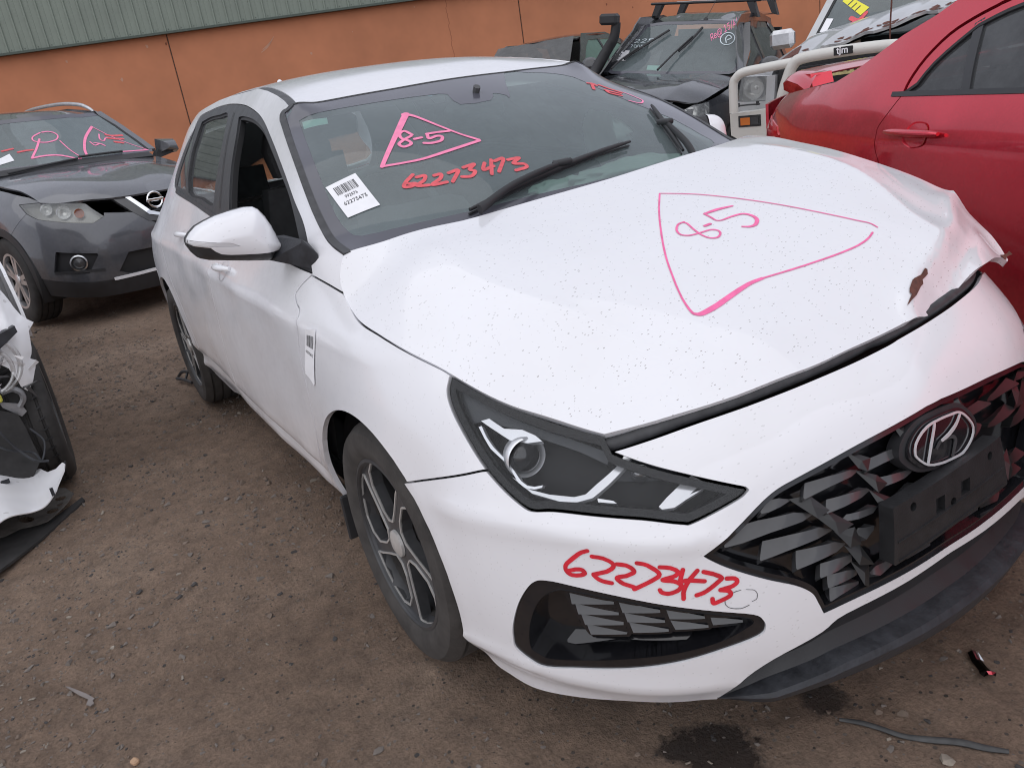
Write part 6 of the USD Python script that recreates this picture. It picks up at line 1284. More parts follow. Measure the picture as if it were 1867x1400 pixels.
win_s = Polygon([(2.25, 1.16), (2.5, 1.42), (2.68, 1.555), (3.2, 1.60), (4.3, 1.58), (4.75, 1.45), (4.95, 1.22)])
clad = ring_of(0, .372, .375, .438, SU, .9)
for s in (1, -1):
    fl = (lambda g: g) if s > 0 else mirp
    P_(SU, fl(fen), 'fender', 'grey_paint', suv, SIN, .05)
    P_(SU, fl(clad.difference(bump_s.buffer(.002))), 'arch_cladding', 'black_plastic', suv, SIN, .05, .02, .006)
    P_(SU, fl(sidep.difference(win_s)), 'body_side', 'grey_paint', suv, SIN, .10)
    P_(SU, fl(win_s), 'side_window', 'dark_glass', suv, SIN, .12, 0, -.008)
    P_(SU, fl(rect(1.95, .24, 4.2, .42)), 'sill', 'black_plastic', suv, SIN, .10)
    alloy(suv, (0, -s * .795, .365), s, .365, .225, .225, 5, 'alloy_silver', 8, .17, 0, .036); alloy(suv, (-2.705, -s * .795, .365), s, .365, .225, .225, 5, 'alloy_silver', 30, .17, 0, .036)
    lin = lathe([(.44, 0), (.45, .02), (.45, .3), (.30, .34), (.001, .345)], 32, 'y', math.radians(-20), math.radians(200)); lin = moved(lin, (0, -.88, .37))
    obj('arch_liner', lin if s > 0 else mirrored(lin), 'seam_black', suv, 40)
    mm = obj('door_mirror', hull([(x, s * y, z) for x, y, z in ((-.60, .90, 1.19), (-.70, .90, 1.17), (-.60, 1.10, 1.20), (-.70, 1.12, 1.17), (-.58, .92, 1.30), (-.70, .92, 1.32), (-.60, 1.08, 1.28), (-.70, 1.11, 1.30), (-.54, .98, 1.23), (-.55, .97, 1.27))]), 'grey_paint', suv, 40)
    obj('mirror_foot', hull([(x, s * y, z) for x, y, z in ((-.58, .82, 1.13), (-.66, .82, 1.13), (-.60, .93, 1.16), (-.70, .95, 1.16), (-.62, 1.06, 1.18), (-.70, 1.06, 1.17), (-.60, .88, 1.22), (-.68, .88, 1.22))]), 'black_plastic', mm, 30)
    rp = np.array([(-1.12, s * .585, 1.628), (-1.25, s * .59, 1.672), (-1.45, s * .592, 1.71), (-1.9, s * .59, 1.735), (-2.6, s * .575, 1.715), (-3.0, s * .56, 1.655)])
    obj('roof_rail', merge(tube(rp, [.012, .017, .019, .019, .017, .012], 10)), 'alloy_silver', suv, 50)
hoodS = Polygon(np.vstack([sm([(.475, -.716), (.60, -.60), (.729, -.441), (.81, -.2), (.83, 0), (.81, .2), (.729, .441), (.60, .60), (.475, .716)], 5), sm([(.17, .724), (-.12, .765), (-.44, .77)], 4), sm([(-.40, .5), (-.35, .2), (-.34, 0), (-.35, -.2), (-.40, -.5)], 4), sm([(-.44, -.77), (-.12, -.765), (.17, -.724)], 4)])).buffer(0)
P_(SUH, hoodS, 'bonnet', 'grey_paint', suv, SI - [0, 0, .4], .04)
P_(SUH, hoodS.buffer(-.03), 'bonnet_inner', 'seam_black', suv, SI - [0, 0, .4], .1, 0, -.06)
wse = U2('su_ws_edge'); wseL = np.vstack([wse, [(-.46, .755)]])
wsS = Polygon(np.vstack([wse, [(-.44, .74), (-.37, .45), (-.335, .2), (-.33, 0), (-.335, -.2), (-.37, -.45), (-.44, -.74)], (wse * [1, -1])[::-1], sm([(-1.03, -.4), (-.985, 0), (-1.03, .4)], 4)])).buffer(0)
wg = P_(SUW, wsS, 'windscreen', 'windscreen_glass', suv, SIN, .05, 0, 0, 60)
P_(SUW, wsS.difference(wsS.buffer(-.05)), 'black_border', 'frit', wg, SIN, .04, 0, .0015)
P_(SUW, shapely.box(-1.05, -.16, -.86, .16), 'shade_band', 'slat_grey', wg, SIN, .05, 0, -.006)
for s in (1, -1):
    e_ = wse * [1, s]
    P_(SUW, LineString(e_).buffer(.035, cap_style=2), 'front_pillar', 'grey_paint', suv, SIN, .03, .03, .004)
    P_(SUW, LineString(e_ - [0, s * .045]).buffer(.012, cap_style=2), 'pillar_seal', 'seam_black', suv, SIN, .03, .01, .005)
P_(SUW, LineString([(-.40, -.70), (-.355, -.35), (-.345, 0), (-.355, .35), (-.40, .70)]).buffer(.035, cap_style=2), 'scuttle', 'black_plastic', suv, SIN, .04, .02, .004)
roofS = Polygon(np.vstack([sm([(-1.10, -.62), (-1.03, -.4), (-.985, 0), (-1.03, .4), (-1.10, .62)], 5), [(-1.5, .64), (-2.4, .63), (-3.2, .60), (-3.2, -.60), (-2.4, -.63), (-1.5, -.64)]]))
P_(SUR, roofS, 'roof', 'grey_paint', suv, SIN, .06)
wmS = lambda keys, w: unary_union([stroke(U2('su_' + k), w, 5) for k in keys])
def paintS(keys, w, mt, **kw): obj('paint_mark', decal(SUW, wmS(keys, w), .012, .003, SIN), mt, wg, 30, **kw)
paintS(['m1'], .012, 'pink_window_marker'); paintS(['m2', 'm3'], .018, 'pink_window_marker'); paintS(['m4'], .010, 'pink_window_marker')
paintS(['m5'], .022, 'pink_window_marker'); paintS(['m6'], .015, 'pink_window_marker'); paintS(['m7'], .009, 'pink_window_marker'); paintS(['m8', 'm9'], .012, 'pink_window_marker')
paintS(['m10', 'm11', 'm12'], .026, 'red_window_marker'); paintS(['r1', 'r2'], .018, 'red_window_marker')
obj('stock_label', decal(SUW, Polygon(U2('su_paper')), .03, .004, SIN), 'paper', wg, 30)
obj('wiper_blade', merge(tube(SUW(np.array([(-.395, .02), (-.41, .25), (-.43, .44)])) + [.012, 0, .014], .010, 8), tube(SUW(np.array([(-.36, -.6), (-.36, -.3), (-.375, 0)])) + [.012, 0, .014], .010, 8)), 'black_plastic', suv, 40)
P_(lambda q: np.stack([-3.5 + 0 * q[:, 0] + .12 * np.maximum(q[:, 1] - 1.0, 0) * 2, q[:, 0], q[:, 1]], 1), [(-.85, .3), (.85, .3), (.85, 1.0), (.62, 1.6), (-.62, 1.6), (-.85, 1.0)], 'tailgate', 'grey_paint', suv, SIN, .15)
obj('cabin_floor', merge(box((-1.4, 0, .38), (3.9, 1.5, .10)), box((.3, 0, .55), (.7, 1.2, .5)), hull([(x, y, z) for y in (-.68, .68) for x, z in ((-.45, 1.12), (-.75, 1.12), (-.8, .7), (-.45, .7))])), 'seam_black', suv, 30)
for y in (-.38, .38): obj('front_seat', hull([(-1.35 + dx, y + s * w_, z) for s in (-1, 1) for dx, z, w_ in ((.3, .7, .25), (-.1, .6, .25), (-.2, 1.0, .25), (-.35, 1.30, .18), (-.28, 1.30, .18), (-.30, 1.52, .12), (-.40, 1.52, .12))]), 'seat_cloth', suv, 40)

# ---------------------------------------------------------------- red sedan on the right
red = placed('red_sedan', 'red four-door sedan with boot spoiler standing side-on beyond the bonnet', 'car', 'red')
RI = np.array([-1.6, 0, .6])
gapR = sm(np.vstack([U2('red_gap'), [(3.635, .76), (3.57, .64), (3.50, .52), (3.46, .34)]]), 4)
beltR = U2('red_belt')
darkR, winR = sm(np.vstack([U2('red_dark'), [(3.15, 1.395), (2.9, 1.405), (2.6, 1.385)]]), 3), sm(np.vstack([U2('red_win'), [(3.0, 1.365), (2.75, 1.372), (2.5, 1.35)]]), 3)
archR = lambda r: disc_of(-2.6, .315, r, RB, .85)
archRf = disc_of(0, .315, .36, RB, .86)
rdoor_poly = Polygon(np.vstack([gapR, [(2.62, .34), (2.60, 1.078)], beltR[::-1][0:1] * [0, 0] + [(2.60, 1.078)], beltR[:1]])).buffer(0).difference(archR(.35))
frame_out = Polygon(np.vstack([beltR[:1] + [-.0, .0], darkR[1:], [(2.45, 1.36), (2.45, 1.08)]])).buffer(0)
q_rear = sm(U2('red_rear'), 2)
sil = U2('red_sil')[:9]
quarter = Polygon(np.vstack([gapR[::-1], U2('red_gap')[:1], darkR[1:], [(2.9, 1.47), (3.3, 1.452), (3.52, 1.405)], sil[2:10] + [0, .018], [(4.80, 1.080), (4.90, 1.060), (4.93, 1.03), (4.95, .97), (4.98, .80), (4.95, .55), (4.6, .40), (4.3, .33)], [(4.2, .30), (3.46, .30)]])).buffer(0).difference(archR(.345))
lampR = Polygon([(4.74, .966), (4.60, .942), (4.55, .905), (4.57, .83), (4.9, .83), (5.0, .86), (5.0, .95), (4.9, .975), (4.82, .972)])
roofcap = Polygon(np.vstack([darkR[-10:], [(1.9, 1.30), (1.9, 1.36), (2.4, 1.45), (2.9, 1.50)]])).buffer(0)
fdoor_poly = Polygon([(2.596, 1.078), (2.616, .34), (1.40, .34), (1.36, .7), (1.42, 1.06)])
glassR = Polygon(np.vstack([[(3.626, 1.086)], winR[1:], [(2.5, 1.088)]])).buffer(0)
divR = Polygon(U2('red_div')).buffer(0)
divR = Polygon([(3.318, 1.086), (3.283, 1.086), (3.372, 1.315), (3.405, 1.300)])
fglass = Polygon([(2.40, 1.088), (2.40, 1.345), (2.2, 1.32), (1.9, 1.22), (1.6, 1.086)])
ffr = Polygon([(2.45, 1.08), (2.45, 1.375), (2.2, 1.35), (1.85, 1.24), (1.5, 1.075)])
fenR = Polygon([(1.398, .34), (1.355, .7), (1.415, 1.06), (1.2, 1.05), (.8, .98), (.55, .90), (.40, .75), (.40, .25), (1.398, .25)]).difference(archRf)
bumpR = Polygon([(.395, .25), (.395, .76), (-.395, .76), (-.395, .25)])
g2 = .0022
for s in (1, -1):
    fl = (lambda g: g) if s > 0 else mirp
    P_(RB, fl(quarter.buffer(-g2)), 'rear_quarter', 'red_paint', red, RI, .035, .014)
    rd_ = P_(RB, fl(rdoor_poly.buffer(-g2)), 'rear_door', 'red_paint', red, RI, .035, .014)
    fd_ = P_(RB, fl(fdoor_poly.buffer(-g2)), 'front_door', 'red_paint', red, RI, .06, .014)
    P_(RB, fl(fenR.buffer(-g2)), 'fender', 'red_paint', red, RI, .06, .014)
    P_(RB, fl(unary_union([quarter, rdoor_poly, fdoor_poly, fenR]).buffer(.015).difference(unary_union([archR(.36), archRf, lampR.buffer(.01)]))), 'inner_frame', 'seam_black', red, RI, .12, 0, -.018)
    wf_ = P_(RB, fl(frame_out.difference(glassR).buffer(-.006)), 'door_frame', 'red_paint', red, RI, .03, .02, -.006)
    P_(RB, fl(glassR.buffer(.004).difference(glassR.buffer(-.008))), 'window_seal', 'seam_black', red, RI, .03, .01, -.004)
    P_(RB, fl(glassR), 'side_window', 'dark_glass', red, RI, .05, 0, -.014)
    P_(RB, fl(divR.buffer(.002)), 'window_divider', 'trim_black', red, RI, .03, .01, -.006)
    P_(RB, fl(ffr.difference(fglass)), 'door_frame', 'trim_black', red, RI, .05, .02, -.006)
    P_(RB, fl(fglass), 'side_window', 'dark_glass', red, RI, .08, 0, -.014)
    P_(RB, fl(LineString([(3.68, 1.083), (2.5, 1.086), (1.55, 1.075)]).buffer(.0085, cap_style=2)), 'waist_moulding', 'trim_black', red, RI, .03, .012, .004)
    P_(RB, fl(lampR), 'tail_light', 'red_lamp', red, RI, .02, .02, .004)
    P_(RB, fl(roofcap), 'roof_side', 'red_paint', red, RI, .06)
    # handle: a bar over a round cup
    hp = U2('red_h').mean(0) * [s, 1]; cp = Polygon(smooth_path(U2('red_cup') * [s, 1], 4, True)).buffer(0)
    cup_ = [RB(np.array([p]))[0] for p in np.array(cp.exterior.coords)[:-1]]
    nrm = np.array([0, -s, .1]); nrm = nrm / np.linalg.norm(nrm); cc = np.mean(cup_, 0)
    rings = [np.array(cup_) + nrm * .0035 * (1 - f_) - nrm * .016 * math.sin(f_ * math.pi / 2) + (cc - np.array(cup_)) * f_ for f_ in (0, .12, .3, .55, .8, .97)]
    G_ = np.array(rings); G_ = np.concatenate([G_, G_[:, :1]], 1)
    cm = grid(G_)
    if (cm.face_normals @ nrm).mean() < 0: cm.invert()
    obj('handle_cup', merge(cm), 'red_paint', rd_, 60)
    xs = np.linspace(-.148, .148, 14); base = RB(np.stack([hp[0] + xs * s, hp[1] + .006 - .02 * xs * 0], 1))
    rr = .0175 * np.sqrt(np.maximum(1 - (xs / .158) ** 4, .05))
    obj('door_handle', tube(base + nrm * (.016 + .010 * np.cos(xs * 9))[:, None], rr, 12, smooth_it=False, sy=.8), 'red_paint', rd_, 60)
    alloy(red, (0, -s * .77, .315), s, .315, .2, .2, 7, 'alloy_silver', 0, 0); alloy(red, (-2.6, -s * .77, .315), s, .315, .2, .2, 7, 'alloy_silver', 10, 0)
    lin = lathe([(.36, 0), (.37, .02), (.37, .25), (.25, .3), (.001, .3)], 28, 'y', math.radians(-25), math.radians(205))
    for cx in (0, -2.6):
        l2 = moved(lin, (cx, -.845, .315)); obj('arch_liner', l2 if s > 0 else mirrored(l2), 'seam_black', red, 40)
# boot lid, rear glass, roof, tail
bl_h = Height(fast2(spline_rbf([(x, s * y, z) for s in (1, -1) for x, y, z in ((-2.45, .0, 1.17), (-2.5, .55, 1.155), (-2.75, 0, 1.135), (-2.75, .58, 1.10), (-3.05, 0, 1.115), (-3.05, .60, 1.075), (-3.35, 0, 1.10), (-3.32, .55, 1.065), (-3.5, 0, 1.075), (-3.46, .45, 1.06))], smoothing=1e-3), -3.8, -2.2, -.9, .9, .02))
bootP = Polygon([(-2.52, -.55), (-2.9, -.60), (-3.25, -.57), (-3.42, -.48), (-3.50, -.25), (-3.52, 0), (-3.50, .25), (-3.42, .48), (-3.25, .57), (-2.9, .60), (-2.52, .55), (-2.47, 0)])
boot = P_(bl_h, bootP, 'boot_lid', 'red_paint', red, RI - [1.5, 0, .3], .05, .02)
rg = lambda q: np.stack([q[:, 0], q[:, 1], 1.17 + (q[:, 0] + 2.48) * .50 - .05 * q[:, 1] ** 2], 1)
P_(rg, [(-2.50, -.58), (-2.46, 0), (-2.50, .58), (-1.98, .48), (-1.96, 0), (-1.98, -.48)], 'rear_window', 'dark_glass', red, RI, .08, 0)
rf_ = lambda q: np.stack([q[:, 0], q[:, 1], 1.515 - .06 * (q[:, 0] + 1.35) ** 2 * 1.4 - .10 * q[:, 1] ** 2], 1)
P_(rf_, [(-2.0, -.60), (-1.4, -.62), (-.85, -.60), (-.78, 0), (-.85, .60), (-1.4, .62), (-2.0, .60), (-2.0, 0)], 'roof', 'red_paint', red, RI, .08, .02)
P_(lambda q: np.stack([-.80 + (1.48 - q[:, 1]) * 1.5 - .1 * q[:, 0] ** 2, q[:, 0], q[:, 1]], 1), [(-.58, 1.46), (.58, 1.46), (.68, 1.05), (-.68, 1.05)], 'windscreen', 'windscreen_glass', red, RI, .1, 0)
P_(lambda q: np.stack([q[:, 0], q[:, 1], 1.05 - .28 * np.maximum(q[:, 0] + .2, 0) - .1 * q[:, 1] ** 2], 1), [(-.2, -.72), (.4, -.68), (.75, -.45), (.82, 0), (.75, .45), (.4, .68), (-.2, .72)], 'bonnet', 'red_paint', red, RI, .1)
P_(RB, bumpR, 'front_bumper', 'red_paint', red, RI, .06)
P_(RB, Polygon([(4.80, .30), (4.80, .80), (2 * RB.umax - 4.80, .80), (2 * RB.umax - 4.80, .30)]), 'rear_bumper', 'red_paint', red, RI, .08) if False else None
P_(lambda q: np.stack([-3.645 + .20 * (q[:, 0] / .7) ** 4, q[:, 0], q[:, 1]], 1), [(-.68, .30), (.68, .30), (.68, 1.03), (.40, 1.065), (-.40, 1.065), (-.68, 1.03)], 'tail_panel', 'red_paint', red, RI, .06)
# spoiler: a blade on two feet
sx, sz = -3.46, 1.165
prof_s = np.array([(.10, -.012), (.02, .006), (-.07, .016), (-.105, .010), (-.10, -.006), (-.02, -.016), (.08, -.022)])
ys_ = np.linspace(-.60, .60, 25); G_ = []
for y in ys_:
    e_ = abs(y) / .60; dx = .16 * e_ ** 3; dz = -.012 * e_ ** 2 - .05 * max(0, e_ - .86) / .14
    G_.append([(sx + dx + px_ * (1.0 if e_ < .9 else 1.15), y, sz + dz + pz_ * (1 + 1.2 * max(0, e_ - .86) / .14)) for px_, pz_ in prof_s])
G_ = np.array(G_); G2 = np.concatenate([G_, G_[:, :1]], 1)
spl = obj('spoiler', merge(grid(G2, flip=True), hull(G_[0]), hull(G_[-1])), 'red_paint', red, 30)
for s in (1, -1): obj('spoiler_foot', hull([(sx + dx + .10, s * y, z) for y in (.40, .52) for dx, z in ((.10, 1.07), (-.07, 1.07), (.07, 1.155), (-.06, 1.16))]), 'red_paint', spl, 30)
obj('cabin_floor', merge(box((-1.4, 0, .30), (3.4, 1.4, .10)), box((-3.0, 0, .7), (.9, 1.1, .6)), box((.3, 0, .5), (.6, 1.1, .5)), hull([(x, y, z) for y in (-.6, .6) for x, z in ((-1.9, .5), (-2.2, .5), (-2.3, 1.1), (-2.4, 1.1))])), 'seam_black', red, 30)

# ---------------------------------------------------------------- dark pick-up with snorkel and roof bars
ute = placed('black_pickup', 'black pick-up with snorkel and roof bars near the orange wall', 'pick-up truck', 'ute')
UI = np.array([-1.2, 0, .6])
wo = U2('ute_out')
wsU = Polygon(sm([(-1.15, -.56), (-1.095, 0), (-1.15, .58)], 5).tolist() + sm([(-.80, .68), (-.47, .72), (-.41, .45), (-.37, 0), (-.41, -.45), (-.47, -.74), (-.80, -.70)], 3).tolist()).buffer(0)
wgu = P_(UW, wsU, 'windscreen', 'windscreen_glass', ute, UI, .05, 0, 0, 60)
P_(UW, wsU.difference(wsU.buffer(-.04)), 'black_border', 'frit', wgu, UI, .04, 0, .0015)
def tri_text(surf, txt, o, ux_, uy_, parent, mt, inw, name='paint_mark', lift=.004):
    """Lettering laid on a surface: o = lower left, ux_ = step along the line per unit, uy_ = step up per unit."""
    tm = meshkit.text_mesh(txt, 1.0, .001); v = tm.vertices; tri = tm.faces[tm.face_normals[:, 2] > .5]
    q = np.asarray(o) + v[:, :1] * np.asarray(ux_) + v[:, 1:2] * np.asarray(uy_)
    p = surf(q); h = 1e-3; n_ = np.cross(surf(q + [h, 0]) - p, surf(q + [0, h]) - p); n_ /= np.linalg.norm(n_, axis=1, keepdims=True); n_ *= np.sign(((p - inw) * n_).sum())
    t_ = trimesh.Trimesh(p + n_ * lift, tri, process=False)
    if (t_.face_normals * n_[tri[:, 0]]).sum() < 0: t_.invert()
    return obj(name, t_, mt, parent, False)
tx = U2('ute_text')
lx = (tx[1] - tx[0]) / 8.2; ly = (tx[0] - tx[3]); ly = np.array([-.085, -.035])
tri_text(UW, 'Re@ 15/4/12', tx[3] + [-.01, -.02], (tx[2] - tx[3]) / 6.6, np.array([-.075, -.04]), wgu, 'pink_window_marker', UI)
cc = U2('ute_circ'); obj('paint_mark', decal(UW, stroke(smooth_path([cc[0] + [.075 * math.cos(t), .075 * math.sin(t)] for t in np.linspace(0, 2 * np.pi, 13)[:-1]], 2, True), .010, 2, True), .012, .004, UI), 'white_marker', wgu, 30)
obj('paint_mark', decal(UW, stroke(U2('ute_p1'), .011, 4), .012, .004, UI), 'white_marker', wgu, 30)
t2 = U2('ute_text2'); tri_text(UW, '4225', t2[3], (t2[2] - t2[3]) / 3.2, (t2[0] - t2[3]) * .9, wgu, 'white_marker', UI)
t3 = U2('ute_text3'); tri_text(UW, '7005', t3[3], (t3[2] - t3[3]) / 3.2, (t3[0] - t3[3]) * .9, wgu, 'white_marker', UI)
obj('stock_label', decal(UW, Polygon(U2('ute_paper')), .03, .004, UI), 'paper', wgu, 30); obj('green_label', decal(UW, Polygon(U2('ute_green')), .03, -.003, UI), 'green_label', wgu, 30)
for k in ('wa', 'wb'):
    p = UW(U2('ute_' + k)); n_ = np.array([.35, 0, .55])
    w_ = obj('wiper_blade', tube(np.array([p[1] + (p[0] - p[1]) * .35, p[1], p[2]]) + n_ * .05, .014, 8, smooth_it=False), 'black_plastic', ute, 40)
    obj('wiper_arm', tube(np.array([p[0] + [.06, .04, 0], (p[0] + p[1]) / 2, p[1] + (p[2] - p[1]) * .2]) + n_ * .085, [.012, .010, .008], 8), 'black_plastic', w_, 40)
hoodU = Polygon(sm([(-.44, -.76), (-.37, -.40), (-.33, 0), (-.37, .40), (-.44, .76)], 4).tolist() + sm([(0, .77), (.4, .73), (.62, .62), (.76, .35), (.80, 0), (.76, -.35), (.62, -.62), (.4, -.73), (0, -.77)], 3).tolist()).buffer(0)
def uh_fold(q):
    p = UH(q); y = np.abs(q[:, 1]); p[:, 2] += .010 * np.exp(-np.abs(y - .42 - .06 * (.4 - q[:, 0])) / .05); return p
P_(uh_fold, hoodU, 'bonnet', 'black_paint', ute, UI - [0, 0, .3], .035)
P_(UH, hoodU.buffer(-.03), 'bonnet_inner', 'seam_black', ute, UI - [0, 0, .3], .12, 0, -.07)
lu = U2('ute_lamp') * [-1, 1]; lamU = Polygon([(.52, .86), (.60, .93), (.78, .985), (1.02, 1.0), (.98, .91), (.86, .85), (.70, .83)])
fenU = Polygon([(.80, .985), (1.02, 1.01), (1.4, 1.07), (1.75, 1.10), (1.75, .45), (.8, .45), (.52, .6), (.52, .84)]).difference(unary_union([lamU.buffer(.004), disc_of(0, .38, .44, UB, .9)]))
bumU = Polygon([(.515, .45), (.515, .84), (.42, .82), (-.42, .82), (-.515, .84), (-.515, .45)])
cabU = Polygon([(1.755, .45), (3.95, .45), (3.95, 1.10), (3.86, 1.40), (3.70, 1.66), (3.2, 1.74), (2.5, 1.735), (2.36, 1.66), (2.1, 1.42), (1.92, 1.24), (1.755, 1.12)])
w1U = Polygon([(2.02, 1.17), (2.36, 1.52), (2.52, 1.64), (2.86, 1.66), (2.86, 1.16)]); w2U = Polygon([(2.95, 1.16), (2.95, 1.66), (3.55, 1.63), (3.70, 1.42), (3.76, 1.16)])
for s in (1, -1):
    fl = (lambda g: g) if s > 0 else mirp
    P_(UB, fl(fenU), 'fender', 'black_paint', ute, UI, .06)
    P_(UB, fl(cabU.difference(unary_union([w1U, w2U]))), 'cab_side', 'black_paint', ute, UI, .06)
    for w_ in (w1U, w2U): P_(UB, fl(w_), 'side_window', 'dark_glass', ute, UI, .08, 0, -.012)
    hd = P_(UB, fl(lamU), 'headlight', 'reflector', ute, UI, .04, -.03, -.035); P_(UB, fl(lamU), 'lens_cover', 'hazy_lens', hd, UI, .05, 0, -.001)
    P_(UW, LineString([(-1.15, s * .60), (-.80, s * .72), (-.46, s * .77)]).buffer(.04, cap_style=2), 'front_pillar', 'black_paint', ute, UI, .04, .03, .004)
    alloy(ute, (0, -s * .78, .38), s, .38, .25, .22, 6, 'alloy_dark', 0, 0); alloy(ute, (-3.05, -s * .78, .38), s, .38, .25, .22, 6, 'alloy_dark', 0, 0)
    P_(UB, fl(Polygon([(3.99, .5), (5.55, .5), (5.55, 1.12), (3.99, 1.12)]).difference(disc_of(-3.05, .38, .43, UB, .89))), 'tub_side', 'black_paint', ute, UI, .1)
    obj('door_mirror', blob((-.62, s * 1.03, 1.24), (.07, .12, .10), 4, .05), 'black_paint', ute, 60)
P_(UB, bumU, 'front_bumper', 'black_paint', ute, UI, .06); P_(PlaneX(.86, .12), [(-.45, .82), (.45, .82), (.52, 1.03), (-.52, 1.03)], 'grille', 'gloss_black', ute, UI, .06)
rfU = lambda q: np.stack([q[:, 0], q[:, 1], 1.665 + .085 * np.clip((-1.10 - q[:, 0]) / .5, 0, 1) ** .7 - .10 * q[:, 1] ** 2 - .02 * (q[:, 0] + 1.9) ** 2 + .018 * np.exp(-((np.abs(q[:, 1]) - .3) / .05) ** 2) * sstep(q[:, 0], -1.3, -1.5)], 1)
P_(rfU, sm([(-1.16, -.58), (-1.10, 0), (-1.16, .58)], 4).tolist() + [(-1.6, .60), (-2.6, .58), (-2.6, -.58), (-1.6, -.60)], 'roof', 'black_paint', ute, UI, .05)
obj('aerial', merge(tube([(-1.22, .12, 1.69), (-1.45, .14, 1.86), (-1.7, .15, 2.02)], .003, 5), moved(lathe([(.03, 0), (.022, .02), (.006, .035), (.0005, .036)], 12, 'z'), (-1.22, .12, 1.68))), 'black_plastic', ute, 40)
for x_ in (-1.5, -2.35):
    rb_ = obj('roof_bar', box((x_, 0, 1.865), (.07, 1.30, .030), bevel=.012), 'black_plastic' if x_ > -2 else 'alloy_silver', ute, 30)
    for s in (1, -1): obj('bar_foot', hull([(x_ + dx, s * (y), z) for dx in (-.05, .05) for y, z in ((.50, 1.85), (.58, 1.85), (.57, 1.71), (.64, 1.69))]), 'black_plastic', rb_, 30)
sk = U2('ute_snork'); S3 = np.stack([np.full(len(sk), -.5), sk[:, 0], sk[:, 1]], 1)
S3 = np.array([(-.35, -.93, 1.08), (-.46, -.885, 1.21), (-.5, -.765, 1.42), (-.5, -.69, 1.53), (-.5, -.665, 1.63), (-.5, -.66, 1.70)])
sn = obj('snorkel', tube(S3, [.062, .062, .058, .055, .052, .052], 14, n=5), 'black_plastic', ute, 40)
obj('snorkel_head', box((-.47, -.725, 1.735), (.13, .21, .115), bevel=.025), 'black_plastic', sn, 30)
obj('cabin_floor', merge(box((-1.6, 0, .55), (4.6, 1.5, .12)), box((-3.1, 0, .8), (1.9, 1.55, .5)), box((.3, 0, .7), (.7, 1.3, .5)), box((-2.5, 0, 1.1), (.08, 1.3, .9)), hull([(x, y, z) for y in (-.65, .65) for x, z in ((-.4, 1.14), (-.75, 1.14), (-.8, .8), (-.4, .8))])), 'seam_black', ute, 30)
for y in (-.38, .38): obj('front_seat', hull([(-1.4 + dx, y + s * w_, z) for s in (-1, 1) for dx, z, w_ in ((.1, .8, .25), (-.2, .8, .25), (-.35, 1.30, .2), (-.28, 1.30, .2), (-.30, 1.50, .12), (-.40, 1.50, .12))]), 'seat_cloth', ute, 40)

# ---------------------------------------------------------------- silver four-wheel drive with bull bar and sprung bonnet
sil_ = placed('silver_four_wheel_drive', 'crashed silver four-wheel drive with cream bull bar and torn sprung bonnet behind the red sedan', 'off-road car', 'silver')
ZI = np.array([-1.2, 0, .6])
obj('bumper_wing', slab(SBUM, Polygon([(-.958, .845), (-.578, .86), (-.45, .86), (-.45, .60), (-.80, .60), (-.955, .68)]), .05, .16, 0, ZI), 'bar_paint', sil_, 30)
obj('bumper_centre', slab(SBUM, Polygon([(-.448, .86), (.448, .86), (.448, .56), (-.448, .56)]), .08, .12, .01, ZI), 'bar_paint', sil_, 30)
obj('bumper_wing', slab(SBUM, Polygon([(.958, .845), (.578, .86), (.45, .86), (.45, .60), (.80, .60), (.955, .68)]), .05, .16, 0, ZI), 'bar_paint', sil_, 30)
obj('lower_wing', slab(SBUM, Polygon([(-.955, .676), (-.80, .597), (-.45, .597), (-.45, .50), (-.7, .48), (-.94, .56)]), .06, .14, -.012, ZI), 'worn_plastic', sil_, 30)
